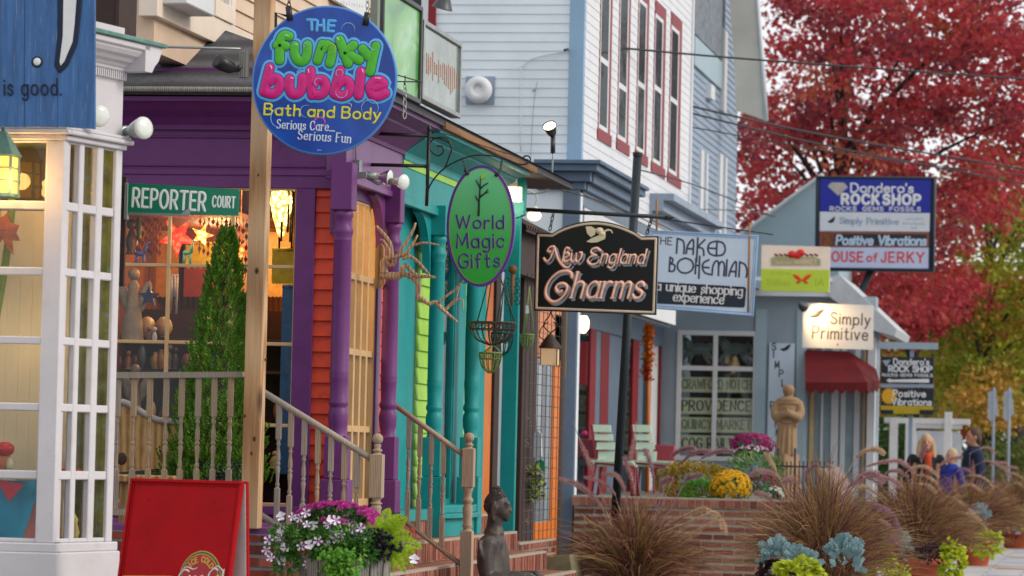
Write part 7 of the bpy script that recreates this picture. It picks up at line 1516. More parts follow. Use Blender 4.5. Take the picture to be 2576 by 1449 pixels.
# magenta chrysanthemum
cm = FBa.P(850, 1325, -.02); t = thing('chrysanthemum', 'mound of magenta chrysanthemums at the back of the barrel planter', 'flowers', (cm.x, cm.y, ztop))
mb = MB(); blob_leaves(mb, cm+Z*-.02, (.22, .17, .13), 900, .04, .022, r5, 2); mb.build('leaves', [leafm('mum_leaf_a', ['#2c4a26', '#496f36']), leafm('mum_leaf_b', ['#39592b', '#55783c'])], t)
def mum(mb, p_, d, r_, rr, nm):
    s1 = d.orthogonal().normalized(); s2 = d.cross(s1)
    for k_, (q, lift, n) in enumerate(((1.0, .12, 12), (.72, .3, 10), (.42, .44, 7))):
        for i in range(n):
            a = 2*math.pi*(i+.5*k_)/n; e = s1*math.cos(a)+s2*math.sin(a); f_ = -s1*math.sin(a)+s2*math.cos(a)
            b = p_+d*r_*lift*.6; tip = p_+e*r_*q+d*r_*(lift+.1*(k_)); m_ = p_+e*r_*q*.6+d*r_*lift; w_ = r_*.22
            mb.add([b, m_+f_*w_, tip, m_-f_*w_], [(0, 1, 2, 3)], rr.randrange(nm))
mb = MB(); mm_ = [paint('mum_a', '#a5127a', .6, .12, 30, 0), paint('mum_b', '#c02a94', .6, .12, 30, 0), paint('mum_c', '#8a0d60', .6, .12, 30, 0)]
for i in range(150):
    u_ = r5.uniform(-1, 1); a = r5.uniform(-1.2, 1.3)
    x_, y_ = math.sin(u_*1.35), math.sin(a); hz = math.sqrt(max(0, 1-.75*x_*x_-.45*y_*y_)); p_ = cm+Vector((x_*.235, -y_*.15-.03, hz*.145-.01-(.06 if y_ > .8 else 0)))
    d = Vector((x_*.6, -.75, .35+hz*.5)).normalized(); mum(mb, p_, (d+rv(r5)*.25).normalized(), r5.uniform(.019, .026), r5, 3)
mb.build('blossoms', mm_, t)
# striped petunias trailing at the left
cp_ = FBa.P(790, 1385, .1); t = thing('petunia_plant', 'white and purple striped petunias spilling over the left of the barrel', 'flowers', (cp_.x, cp_.y, ztop))
mb = MB()
for c0_, rd, n in ((FBa.P(770, 1360, .12), (.16, .13, .1), 520), (FBa.P(870, 1362, .16), (.2, .1, .08), 560), (FBa.P(712, 1370, .12), (.1, .1, .1), 230), (FBa.P(720, 1420, .14), (.08, .08, .07), 160), (FBa.P(905, 1392, .17), (.13, .06, .07), 420), (FBa.P(820, 1398, .2), (.08, .05, .03), 120)): blob_leaves(mb, c0_, rd, n, .042, .02, r5, 2, .2, .3)
for pth in (((760, 1380), (700, 1385), (672, 1400)), ((760, 1350), (720, 1320), (705, 1300)), ((830, 1400), (790, 1420), (780, 1415)), ((740, 1400), (700, 1430), (690, 1440))): mb.tube(smooth_path([FBa.P(x_, y_, .13) for x_, y_ in pth], 4), .003, 5)
mb.build('leaves', gl_, t)
pw, pm = paint('petunia_white', '#e3dfe8', .6, .04), paint('petunia_purple', '#7a1d78', .6, .1)
pos = [(706, 1298), (736, 1300), (752, 1304), (708, 1335), (742, 1350), (772, 1318), (790, 1322), (713, 1362), (700, 1352), (716, 1378), (670, 1385), (675, 1358), (690, 1398), (680, 1402), (758, 1375), (778, 1370), (800, 1360), (822, 1318), (834, 1306), (845, 1308), (833, 1328), (838, 1345), (846, 1355), (826, 1380), (822, 1365), (890, 1332), (906, 1328), (924, 1350), (902, 1352), (772, 1420), (708, 1410), (770, 1290), (858, 1345), (1042, 1406)]
for i, (x_, y_) in enumerate(pos):
    mb = MB(); p_ = FBa.P(x_, y_, .19+r5.uniform(-.03, .05)); d = (-_f+rv(r5)*.55+Z*.15).normalized(); s1 = d.orthogonal().normalized(); s1 = Matrix.Rotation(r5.uniform(0, 6), 3, d) @ s1; s2 = d.cross(s1); R_ = r5.uniform(.024, .03)
    for j in range(5):
        a = 2*math.pi*j/5; e = lambda q: s1*math.cos(a+q)+s2*math.sin(a+q)
        c = p_-d*R_*.5; bend = d*R_*.12
        mb.add([c, p_+e(-.34)*R_*.9, p_+e(0)*R_*1.08-bend, p_+e(.34)*R_*.9], [(0, 1, 2, 3)], 0)
        mb.add([c, p_+e(.35)*R_*.88-d*.002, p_+e(.63)*R_*.86-bend, p_+e(.91)*R_*.88-d*.002], [(0, 1, 2, 3)], 1 if (i % 3 or j % 2) else 0)
    mb.tube([p_-d*R_*.5, p_-d*R_*1.4-Z*.01], [.004, .002], 5, 0); mb.build('bloom', [pw, pm], t)
# lime fern
cf = FBa.P(955, 1400, .03); t = thing('fern', 'lime green fern fanning out at the right of the barrel planter', 'fern', (cf.x, cf.y, ztop))
fm = [leafm('fern_a', ['#7fa320', '#a9c92c'], trans=.35), leafm('fern_b', ['#94b526', '#bcd63a'], trans=.35)]
tips = [(935, 1290), (980, 1278), (1000, 1300), (955, 1300), (1015, 1320), (1038, 1345), (1062, 1380), (1010, 1295), (985, 1330), (1040, 1425), (1020, 1440), (990, 1440), (930, 1310), (965, 1330), (1000, 1365), (1045, 1400), (945, 1340), (1025, 1300), (1000, 1420)]
for i, (x_, y_) in enumerate(tips):
    mb = MB(); n0 = r5.uniform(-.1, .22); a, e = cf+Vector((r5.uniform(-.03, .05), r5.uniform(-.05, .05), 0)), FBa.P(x_, y_, n0); mid = a.lerp(e, .5)+Z*.05
    P3 = smooth_path([a, mid, e], 10); L = (e-a).length; vw = (-_f+rv(r5)*.4).normalized()
    mb.tube(P3, .0022, 4, 0)
    for j in range(2, len(P3)-1):
        tt = (P3[j+1]-P3[j-1]).normalized(); sd = tt.cross(vw).normalized(); f_ = j/len(P3); w_ = .058*math.sin(math.pi*min(1, f_*.95+.12))**.8*(1.15-f_*.5)
        for sg in (-1, 1):
            for o_ in (0, .5): mb.leaf(P3[j].lerp(P3[j+1], o_), (sd*sg+tt*.35).normalized(), vw, w_, .0085, (j+i) % 2, .1)
    mb.build('frond', fm, t)
# black ornamental leaves
ck = FBa.P(945, 1352, .14); t = thing('black_leaf_plant', 'clump of near-black crinkled leaves between petunias and fern', 'plant', (ck.x, ck.y, ztop))
mb = MB(); 
for x_, y_, q in ((940, 1348, .05), (958, 1360, .05), (950, 1375, .055), (968, 1390, .04), (975, 1362, .03), (1000, 1375, .02)): blob_leaves(mb, FBa.P(x_, y_, .17), (q, q*.7, q), int(1500*q), .024, .026, r5, 1, 0, .5)
mb.build('leaves', paint('black_leaf', '#1c1a26', .5, .3, 40, .2), t)
# ivy trailing over the staves
t = thing('trailing_ivy', 'bright green ivy trailing down over the front staves', 'ivy', tuple(FBa.P(880, 1430, .28))); mb = MB()
for i in range(520):
    x_ = 858+r5.gauss(0, 26); y_ = r5.uniform(1385, 1475); w_ = (y_-1370)/90
    if abs(x_-858) > 62*(1-.3*w_): continue
    p_ = FBa.P(x_, y_, rb+.02+r5.uniform(-.03, .04)); mb.leaf(p_, (rv(r5)+Vector((0, -.5, -.5))).normalized(), rv(r5, .3)-Y*.8, .034, .03, r5.randrange(2))
mb.build('leaves', [leafm('ivy_a', ['#3f7d28', '#6aa83a']), leafm('ivy_b', ['#5d9a30', '#8fbf48'])], t)
# small red bloom near the fern
mb = MB()
for x_, y_ in ((1036, 1332), (1031, 1342), (1040, 1336)): mb.ball(FBa.P(x_, y_, .12), .008, 0, 6)
mb.tube([FBa.P(1036, 1336, .12), FBa.P(1015, 1390, .06)], .002, 4, 1); tag(mb.build('red_sprig', [paint('sprig_red', '#c8321e', .5), gl_[0]]), 'tiny red-orange sprig poking out right of the fern', 'flower')
# ---------------------------------------------------------------- fountain grass
gm = [leafm('grass_tan', ['#8a6845', '#bf9a6c'], trans=.2), leafm('grass_burgundy', ['#573238', '#8a5856'], trans=.2), leafm('grass_brown', ['#6b453e', '#98695c'], trans=.2), leafm('grass_olive', ['#73683c', '#a09458'], trans=.2)]
pmt = [leafm('plume_rose', ['#a67a80', '#cfa9a6'], trans=.35), leafm('plume_tan', ['#b8957a', '#e0c6a6'], trans=.3), leafm('plume_mauve', ['#8f6674', '#bd9aa4'], trans=.3)]
def fountain(px_, yc, s_, rad, h, n, label, plumes, seed, zbase, lean=0, squash=1.0, blade=.006):
    r_ = random.Random(seed); F = yface(px_, yc, s_); b = Vector((F.P(px_, yc).x, F.o.y, zbase)); t = thing('fountain_grass', label, 'grass', tuple(b), 'fountain grasses along the pavement')
    mb = MB()
    for i in range(n):
        a = r_.uniform(0, 6.283); q = r_.random()**.75; L = h*r_.triangular(.3, 1.2, .8); out = rad*q*r_.uniform(.7, 1.15)
        e = Vector((math.cos(a), math.sin(a)*.9, 0)); st = b+e*rad*.28*q*r_.uniform(.3, 1.2); top_ = L*(1-.38*q*q); pts = []
        dr = r_.uniform(-.1, .25)+.75*q*q*r_.random(); wob = rv(r_)*.05
        for j in range(7): f_ = j/6; pts.append(st+e*out*(f_**1.5)+Z*(top_*(1.8*f_-.8*f_*f_*(1+dr)))+wob*math.sin(f_*4.5)*f_+rv(r_)*.01)
        w_ = blade*r_.uniform(.7, 1.4); mb.ribbon(pts, [w_*.8, w_, w_, w_*.95, w_*.8, w_*.5, w_*.1], (_f+rv(r_)*.8), r_.choices(range(4), (5, 3, 4, 2))[0])
    mb.build('blades', gm, t)
    for i, pl in enumerate(plumes):
        mb = MB(); m_ = pl[0]; n0 = r_.uniform(-.25, .25); Pa = smooth_path([F.P(x_, y_, n0) for x_, y_ in pl[1:]], 7); cut_ = int(len(Pa)*.3); P3 = Pa[cut_:]; k_ = len(P3); mb.ribbon(Pa[:cut_+1], [.005]*(cut_+1), _f, 0)
        st = smooth_path([b+Vector((0, 0, .1)), b.lerp(Pa[0], .55)+Z*.06, Pa[0]], 5); mb.ribbon(st, [.005]*len(st), _f, 0)
        wd = r_.uniform(.014, .02)
        mb.tube(P3, [wd*.5*math.sin(math.pi*min(1, .12+.85*j/(k_-1)))**.6 for j in range(k_)], 5, 0)
        for j in range(k_-1):
            f_ = j/(k_-1); tt = (P3[j+1]-P3[j]).normalized(); w_ = wd*2.5*math.sin(math.pi*min(1, .1+.86*f_))**.55
            for q in range(34):
                p_ = P3[j].lerp(P3[j+1], r_.random()); d = rv(r_); d = (d-tt*d.dot(tt)).normalized()+tt*.75; d.normalize()
                sd = d.cross(_f).normalized()*.0026; mb.add([p_-sd, p_+sd, p_+d*w_], [(0, 1, 2)], 0)
        mb.build('seed_plume', pmt[m_], t)
    return t
pots = []
def pot(px_, s_, yr, r_, label, zb=.03):
    F = yface(px_, yr, s_); c = F.P(px_, yr); t = thing('terracotta_pot', label, 'pot', (c.x, c.y, zb), 'terracotta pots along the pavement'); h = c.z-zb
    mb = MB(); mb.lathe([(r_*.68, 0), (r_*.93, h*.78), (r_*1.04, h*.79), (r_*1.06, h*.98), (r_*1.0, h), (r_*.92, h), (r_*.9, h*.9)], (c.x, c.y, zb), n=28); mb.build('body', M['terra'], t)
    mb = MB(); mb.lathe([(r_*.9, h*.9), (.001, h*.94)], (c.x, c.y, zb), n=20); mb.build('soil', M['soil'], t); return c
p1 = pot(2070, 305, 1478, .36, 'terracotta pot under the nearest fountain grass, at the bottom edge')
p2 = pot(2300, 228, 1402, .36, 'wide terracotta pot beneath the second fountain grass')
p3 = pot(2448, 184, 1350, .30, 'terracotta pot with its whole foot showing on the pavement')
p4 = pot(2560, 152, 1322, .32, 'dark red pot at the right edge beside the pavement'); p0 = pot(1610, 284, 1470, .34, 'pot hidden under the fountain grass in front of the brick planter')
fountain(1600, 1330, 284, .74, .8, 2000, 'dark burgundy fountain grass in front of the brick planter wall', [(0, (1530, 1320), (1510, 1270), (1460, 1222), (1408, 1204)), (0, (1560, 1300), (1545, 1240), (1505, 1210), (1470, 1200)), (0, (1580, 1290), (1570, 1230), (1550, 1196), (1515, 1192)), (0, (1520, 1290), (1480, 1240), (1450, 1220)), (0, (1605, 1290), (1590, 1210), (1570, 1150)),
    (2, (1650, 1260), (1640, 1180), (1622, 1130)), (2, (1680, 1200), (1690, 1150), (1720, 1130), (1745, 1128)), (2, (1690, 1210), (1720, 1160), (1760, 1135), (1795, 1140)), (2, (1740, 1180), (1770, 1150), (1810, 1135), (1842, 1136)), (2, (1670, 1250), (1665, 1215), (1690, 1205)), (2, (1710, 1240), (1730, 1205), (1765, 1195)), (0, (1440, 1060), (1468, 1130), (1490, 1180)), (0, (1600, 1060), (1592, 1120), (1585, 1155)),
    (1, (1640, 1330), (1720, 1300), (1770, 1280), (1800, 1300)), (1, (1660, 1340), (1740, 1310), (1800, 1290), (1815, 1330)), (1, (1700, 1350), (1760, 1330), (1815, 1310), (1828, 1345))], 1, p0.z-.05, blade=.008)
fountain(2075, 1330, 305, .78, 1.04, 3200, 'nearest tan fountain grass with arching plumes beside the silver-leaved plants', [(1, (2120, 1210), (2160, 1145), (2200, 1130), (2225, 1142)), (0, (2140, 1200), (2190, 1170), (2260, 1160), (2300, 1190)), (0, (2130, 1230), (2180, 1200), (2240, 1205), (2265, 1225)), (0, (2120, 1250), (2160, 1200), (2200, 1190), (2222, 1215)), (0, (1990, 1260), (1960, 1200), (1915, 1185), (1890, 1195)), (1, (1960, 1200), (1945, 1170), (1925, 1140)), (0, (2010, 1250), (2005, 1215), (1990, 1205), (1965, 1215)),
    (2, (2150, 1290), (2190, 1270), (2240, 1290), (2262, 1340)), (2, (2150, 1310), (2200, 1280), (2245, 1300), (2270, 1350)), (0, (2160, 1330), (2210, 1310), (2240, 1330), (2258, 1372)), (1, (2080, 1250), (2068, 1200), (2060, 1180)), (0, (2110, 1240), (2150, 1215), (2170, 1200)), (2, (2030, 1250), (2030, 1190), (2055, 1170)), (0, (1975, 1290), (1930, 1250), (1900, 1240))], 2, p1.z-.05)
fountain(2300, 1270, 228, .9, .98, 2800, 'second fountain grass from the near end, purple-brown, behind the wide pot', [(1, (2260, 1215), (2290, 1180), (2330, 1175), (2362, 1200)), (1, (2270, 1225), (2310, 1195), (2350, 1210), (2370, 1240)), (0, (2200, 1230), (2230, 1190), (2260, 1185), (2285, 1200)), (1, (2340, 1270), (2390, 1250), (2430, 1275), (2470, 1310)), (1, (2350, 1295), (2400, 1285), (2450, 1300), (2480, 1325)), (0, (2330, 1210), (2380, 1160), (2420, 1150)), (2, (2240, 1250), (2210, 1215), (2180, 1200)), (1, (2290, 1215), (2330, 1220), (2355, 1240)), (0, (2360, 1300), (2400, 1340), (2420, 1360)), (2, (2320, 1180), (2318, 1150), (2330, 1120)), (1, (2230, 1260), (2180, 1225), (2160, 1230))], 3, p2.z-.05, blade=.008)
fountain(2440, 1250, 184, .98, .86, 2200, 'third fountain grass, dense and dark, in front of the three walkers', [(1, (2400, 1215), (2440, 1195), (2480, 1205), (2500, 1230)), (1, (2400, 1235), (2440, 1220), (2475, 1240)), (1, (2390, 1245), (2420, 1225), (2450, 1222)), (0, (2440, 1180), (2480, 1160), (2520, 1175), (2545, 1200)), (0, (2470, 1190), (2500, 1165), (2535, 1165)), (2, (2390, 1200), (2420, 1180), (2450, 1190)), (1, (2410, 1262), (2450, 1255), (2480, 1270)), (0, (2440, 1140), (2480, 1125), (2505, 1140)), (1, (2480, 1290), (2520, 1300), (2540, 1340)), (0, (2350, 1190), (2370, 1165), (2390, 1160))], 4, p3.z-.05, blade=.009)
fountain(2560, 1230, 152, 1.05, .95, 1800, 'farthest fountain grass, brown, cut by the right edge', [(1, (2520, 1200), (2545, 1190), (2576, 1205)), (1, (2530, 1225), (2560, 1215), (2590, 1240)), (0, (2500, 1190), (2530, 1175), (2560, 1178)), (1, (2540, 1250), (2570, 1250), (2600, 1280))], 5, p4.z-.05, blade=.01)
# silver dusty miller
sm_ = [leafm('silver_a', ['#6f9096', '#9db8bc'], trans=.1), leafm('silver_b', ['#5f8088', '#8aa9ae'], trans=.1)]
def dusty(px_, yc, s_, w_, h_, n, label, seed):
    r_ = random.Random(seed); F = yface(px_, yc, s_); c = F.P(px_, yc, .25 if s_ > 250 else .3); t = thing('silver_plant', label, 'plant', tuple(c-Z*h_), 'silver-leaved plants in the pots'); mb = MB()
    for i in range(n):
        d = rv(r_, .8); d = Vector((d.x, d.y*.7-.25, d.z)).normalized(); p_ = c+Vector((d.x*w_, d.y*w_*.6, (d.z-.5)*h_))*r_.uniform(.3, .95); L = .085*r_.uniform(.7, 1.25); dd = (d+rv(r_)*.5+Z*.3).normalized(); vw = (-_f+rv(r_)*.6).normalized(); sd = dd.cross(vw).normalized()
        mb.leaf(p_, dd, vw, L, .016, i % 2)
        for j in range(1, 6):
            f_ = j/6; q = p_+dd*L*f_
            for sg in (-1, 1): mb.leaf(q, (sd*sg+dd*.6).normalized(), vw, L*.38*(1.15-f_*.6), .015, i % 2)
    mb.build('leaves', sm_, t)
dusty(1955, 1395, 312, .14, .16, 90, 'leftmost silver-leaved plant at the foot of the nearest grass', 1); dusty(2010, 1412, 315, .14, .12, 80, 'silver-leaved plant between the leftmost one and the lime coleus', 2); dusty(2125, 1392, 312, .14, .2, 110, 'silver-leaved plant right of the nearest grass stems', 3)
dusty(2245, 1365, 240, .17, .2, 110, 'dim silver-leaved plant in front of the wide pot', 4); dusty(2462, 1300, 190, .15, .25, 90, 'silver-leaved plant in the pot whose foot shows', 5); dusty(2530, 1312, 176, .15, .2, 80, 'rightmost silver-leaved plant, near the pavement', 6)
# lime coleus
lm_ = [leafm('coleus_a', ['#98a812', '#bcc92a'], trans=.3), leafm('coleus_b', ['#8a9a18', '#c7cf38'], trans=.3)]
def coleus(px_, yc, s_, rd, n, label, seed):
    r_ = random.Random(seed); F = yface(px_, yc, s_); c = F.P(px_, yc, .3); t = thing('lime_coleus', label, 'plant', tuple(c-Z*rd[2]), 'lime coleus plants in the pots'); mb = MB()
    for i in range(n):
        d = rv(r_, .1); d = Vector((d.x, -abs(d.y), d.z)); p_ = c+Vector((d.x*rd[0], d.y*rd[1], d.z*rd[2]))*r_.uniform(.5, 1); mb.leaf(p_, (d*.6+rv(r_)*.6-Z*.35).normalized(), (d+Vector((0, -.4, .5))).normalized(), .075*r_.uniform(.7, 1.2), .06, i % 2, .25)
    mb.build('leaves', lm_, t)
coleus(2010, 1440, 318, (.19, .12, .11), 170, 'lime coleus at the bottom edge under the silver leaves', 1); coleus(2215, 1425, 290, (.12, .1, .2), 170, 'lime coleus hanging right of the nearest grass', 2); coleus(2395, 1415, 240, (.14, .12, .24), 220, 'lime coleus draped over the right of the wide pot', 3); coleus(2485, 1368, 196, (.2, .12, .18), 180, 'lime coleus spilling from the pot whose foot shows', 4); coleus(2566, 1305, 156, (.12, .1, .2), 90, 'lime coleus at the right edge', 5); coleus(2268, 1438, 236, (.08, .1, .06), 40, 'small bright coleus sprig in front of the wide pot', 6)
def dark_foliage(px_, yc, s_, rd, n, label, hexes, seed, L=.05, W=.045, name='dark_plant', cat='plant', nn=.3):
    r_ = random.Random(seed); F = yface(px_, yc, s_); c = F.P(px_, yc, nn); mb = MB(); blob_leaves(mb, c, rd, n, L, W, r_, 2, .3, .4); o = mb.build(name, [leafm('df%d_%d_a' % (px_, yc), hexes), leafm('df%d_%d_b' % (px_, yc), hexes[::-1])]); return tag(o, label, cat)
dark_foliage(1950, 1438, 312, (.14, .1, .07), 160, 'dark burgundy leaves under the leftmost silver plant', ['#1c1418', '#3a2028'], 1); dark_foliage(2338, 1392, 240, (.16, .1, .09), 160, 'purple-black leaves over the rim of the wide pot', ['#2a1a24', '#4a2c3a'], 2); dark_foliage(2270, 1392, 236, (.16, .1, .06), 120, 'bronze leaves at the left of the wide pot rim', ['#3a2a22', '#5e4a34'], 3); dark_foliage(2545, 1338, 165, (.2, .1, .1), 100, 'deep red leaves at the right edge above the pavement', ['#3a0f18', '#5e1a24'], 4)
# flower bed on the brick planter
bed_z = zt_
dark_foliage(1745, 1212, 247, (.42, .3, .2), 1300, 'yellow-green and orange leafy shrub behind the planter wall', ['#6d8424', '#a08a2a', '#b06a2a'], 11, .05, .03, 'leafy_shrub', 'shrub', -.3); dark_foliage(1765, 1238, 249, (.22, .2, .12), 450, 'fresh green foliage left of the yellow mound', ['#3f7d28', '#6aa334'], 12, .06, .025, 'green_foliage', 'plant', -.2)
dark_foliage(1900, 1195, 238, (.35, .3, .25), 700, 'mid green foliage below the tall magenta flowers', ['#3a6a2a', '#7a9a4a'], 13, .06, .022, 'green_foliage', 'plant', -.6)
def mum_mound(px_, yc, s_, rd, n, label, cols, seed, rr=.02, nn=-.3, name='flower_mound'):
    r_ = random.Random(seed); F = yface(px_, yc, s_); c = F.P(px_, yc, nn); t = thing(name, label, 'flowers', tuple(c-Z*rd[2])); mb = MB(); blob_leaves(mb, c-Z*.02, (rd[0]*.9, rd[1]*.9, rd[2]*.85), n*3, .04, .02, r_, 1); mb.build('leaves', gl_[0], t)
    mb = MB()
    for i in range(n):
        d = rv(r_, .35); d = Vector((d.x, -abs(d.y), d.z)).normalized(); mum(mb, c+Vector((d.x*rd[0], d.y*rd[1], d.z*rd[2])), (d+rv(r_)*.2).normalized(), rr*r_.uniform(.8, 1.25), r_, len(cols))
    mb.build('blossoms', cols, t)
mum_mound(1838, 1224, 250, (.21, .18, .16), 210, 'round mound of yellow chrysanthemums on the planter wall', [paint('yellow_mum_a', '#ecbc10', .6, .1, 30, 0), paint('yellow_mum_b', '#c99a0c', .6, .1, 30, 0)], 31, .026, -.1)
mum_mound(1893, 1118, 222, (.26, .2, .12), 200, 'dome of magenta flowers below the lettered window boards', [paint('mag_a', '#94125c', .6, .15, 30, 0), paint('mag_b', '#b02a78', .6, .15, 30, 0)], 32, .026, -.5)
mum_mound(1890, 1150, 226, (.25, .16, .13), 60, 'small white blooms under the magenta dome', [paint('white_bl', '#d8d2d8', .6, .05, 30, 0), paint('pinkish_bl', '#c9a0b4', .6, .05, 30, 0)], 33, .018, -.35); mum_mound(1925, 1215, 244, (.16, .14, .12), 90, 'rosy pink flowers right of the yellow mound', [paint('rose_a', '#a84a5e', .6, .15, 30, 0), paint('rose_b', '#8a3a52', .6, .15, 30, 0)], 34, .018); mum_mound(1950, 1245, 250, (.08, .08, .08), 30, 'few white flowers at the edge of the planter wall', [paint('white_b2', '#dad8d4', .6, .05, 30, 0)], 35, .022); mum_mound(1690, 1182, 246, (.06, .06, .07), 30, 'pale pink fluffy bloom beside the leafy shrub', [paint('pale_b', '#c9a8a6', .6, .05, 30, 0)], 36, .022)
mb = MB(); F = yface(2112, 1210, 268); r_ = random.Random(8)
for i in range(700):
    f_ = r_.random(); c = F.P(2090+44*f_, 1180+66*f_, 0); d = rv(r_); p_ = c+d*.03; mb.leaf(p_, (d+Vector((.4, 0, -.6))).normalized(), -_f, .07, .006)
mb.tube([F.P(2095, 1185), F.P(2140, 1245), F.P(2150, 1330)], .006, 5); tag(mb.build('pale_plume', leafm('pale_plume_m', ['#c9a8a4', '#dac6bd'], trans=.3)), 'pale pink feathery plume behind the nearest grass', 'flower')
# ================================================================ TREES
def tree_px(name, label, poly, s0, s1, n, L, mats, trunk, seed, cl=120, cr=.55, cat='tree', grp=None, jitter=1.0, weights=None):
    """a tree with trunk, limbs and leaf clumps through the depth of its crown"""
    r_ = random.Random(seed); xs_ = [p_[0] for p_ in poly]; ys_ = [p_[1] for p_ in poly]
    def inside(x_, y_):
        c = False; j = len(poly)-1
        for i in range(len(poly)):
            if (poly[i][1] > y_) != (poly[j][1] > y_) and x_ < (poly[j][0]-poly[i][0])*(y_-poly[i][1])/(poly[j][1]-poly[i][1])+poly[i][0]: c = not c
            j = i
        return c
    base = at(trunk[0], trunk[1], (s0+s1)/2); base.z = 0; t = thing(name, label, cat, tuple(base), grp); cents = []
    while len(cents) < cl:
        x_, y_ = r_.uniform(min(xs_), max(xs_)), r_.uniform(min(ys_), max(ys_))
        if inside(x_, y_): cents.append(at(x_, y_, r_.uniform(s0, s1)))
    mb = MB(); per = n//cl
    for c in cents:
        rr = cr*r_.uniform(.6, 1.3); mi = r_.choices(range(len(mats)), weights)[0]; ax = (1.2*r_.uniform(.7, 1.3), 1.1, .6*r_.uniform(.7, 1.3))
        for i in range(per):
            d = rv(r_)*(r_.random()**.45); p_ = c+Vector((d.x*ax[0], d.y*ax[1], d.z*ax[2]))*rr; m_ = mi if r_.random() < .8 else r_.randrange(len(mats))
            mb.leaf(p_, (rv(r_)-Z*.3).normalized(), rv(r_, .8), L*r_.uniform(.7, 1.25), L*.75*r_.uniform(.7, 1.2), m_)
    mb.build('crown', mats, t)
    mb = MB(); top_ = at(trunk[0], min(ys_)+(max(ys_)-min(ys_))*.25, (s0+s1)/2); rt = trunk[2]
    mb.tube(smooth_path([base, base.lerp(top_, .4)+X*.1, top_], 5), [rt*(1-.8*i/10) for i in range(11)], 8)
    for c in r_.sample(cents, min(len(cents), 26)):
        q = base.lerp(top_, min(1, max(.3, (c.z-base.z)/(top_.z-base.z)*.75))); mb.tube(smooth_path([q, q.lerp(c, .5)+Z*.25, c], 4), [rt*.28, rt*.26, rt*.24, rt*.2, rt*.17, rt*.14, rt*.1, rt*.07, rt*.04], 5)
    mb.build('trunk', paint(name+str(seed)+'_bark', '#3a302a', .9, .25, 8, .4), t); return t
red = [leafm('maple_a', ['#a32c38', '#c44a52'], trans=.38), leafm('maple_b', ['#aa3840', '#c95454'], trans=.38), leafm('maple_c', ['#78303a', '#a24c54'], trans=.38), leafm('maple_d', ['#a0503c', '#b86444'], trans=.38)]
tree_px('maple_tree', 'huge red maple filling the sky behind the directory sign', [(1945, -60), (2640, -80), (2640, 400), (2540, 470), (2450, 600), (2400, 790), (2130, 800), (2080, 640), (1870, 600), (1850, 330), (1900, 250)], 118, 138, 28500, .15, red, (2120, 600, .28), 41, 300, .62, weights=(4, 4, 3, 1))
yg = [leafm('yellowgreen_a', ['#858e26', '#b0b034']), leafm('yellowgreen_b', ['#5a7822', '#8d9a30']), leafm('rust_leaf', ['#a06a2e', '#b8843a'])]
tree_px('yellow_tree', 'yellow-green autumn tree at the right below the red maple', [(2400, 430), (2640, 380), (2640, 900), (2480, 1000), (2350, 1000), (2330, 800), (2420, 640)], 108, 120, 15000, .14, yg, (2480, 800, .18), 42, 150, .7, weights=(4, 3, 1))
tree_px('rust_tree', 'orange and green tree behind the hanging black boards', [(2130, 760), (2360, 740), (2480, 900), (2460, 1050), (2330, 1100), (2190, 1060), (2180, 860)], 100, 112, 11000, .14, [yg[2], yg[1], red[3], yg[0]], (2330, 900, .15), 43, 120, .65, weights=(3, 3, 1, 2))
tree_px('amber_tree', 'small amber-leaved tree above the man in navy', [(2420, 960), (2500, 920), (2576, 960), (2570, 1060), (2470, 1080), (2410, 1040)], 116, 124, 4000, .12, [leafm('amber_a', ['#b08a3a', '#c99a4a']), leafm('amber_b', ['#a0902e', '#b8a040'])], (2490, 1000, .08), 44, 50, .42)
tree_px('red_shrub_tree', 'scarlet-leaved tree low behind the crow sign', [(2190, 690), (2450, 680), (2470, 760), (2380, 800), (2290, 850), (2210, 830)], 114, 126, 5000, .13, [red[1], red[3], red[0]], (2300, 800, .1), 45, 60, .5)
tree_px('green_tree', 'dark green tree at the right edge above the amber one', [(2430, 770), (2640, 700), (2640, 1000), (2500, 960)], 92, 98, 8000, .15, [leafm('dkgreen_a', ['#2c4a18', '#4a6a22']), leafm('dkgreen_b', ['#3f5a1e', '#66792a'])], (2600, 900, .16), 46, 80, .75)
def hedge(label, x0, x1, y0, y1, s0, s1, n, hexes, seed, name='hedge'):
    r_ = random.Random(seed); mb = MB(); cs = [at(r_.uniform(x0, x1), r_.uniform(y0, y1), r_.uniform(s0, s1)) for i in range(max(6, n//60))]
    for c in cs:
        for i in range(60): d = rv(r_)*r_.random()**.4; p_ = c+d*.35; p_.z = max(.05, p_.z); mb.leaf(p_, rv(r_), rv(r_, .8), .13, .1, r_.randrange(2))
    b = at((x0+x1)/2, y1, s0); b.z = .0; mb.ball((b.x, b.y, .4), .4, 0, 10, ((x1-x0)/s0/.9, .6, 1.2)); tag(mb.build(name, [leafm('hedge%d_a' % seed, hexes), leafm('hedge%d_b' % seed, hexes[::-1])]), label, 'hedge')
hedge('dark green hedge left of the white arbour', 2190, 2310, 1080, 1260, 112, 122, 3600, ['#22401a', '#46662a'], 1); hedge('green hedge in the gap under the arbour beam', 2290, 2430, 1130, 1260, 112, 120, 2600, ['#2c4a1e', '#5a7434'], 2); hedge('olive hedge at the far right beyond the walkers', 2470, 2640, 1120, 1260, 112, 124, 3600, ['#4a5a2a', '#7a8440'], 3)
hedge('far dark green hedge closing the street', 2080, 2680, 900, 1170, 78, 86, 16000, ['#26401a', '#4f6a2a', '#7a7a30'], 4)
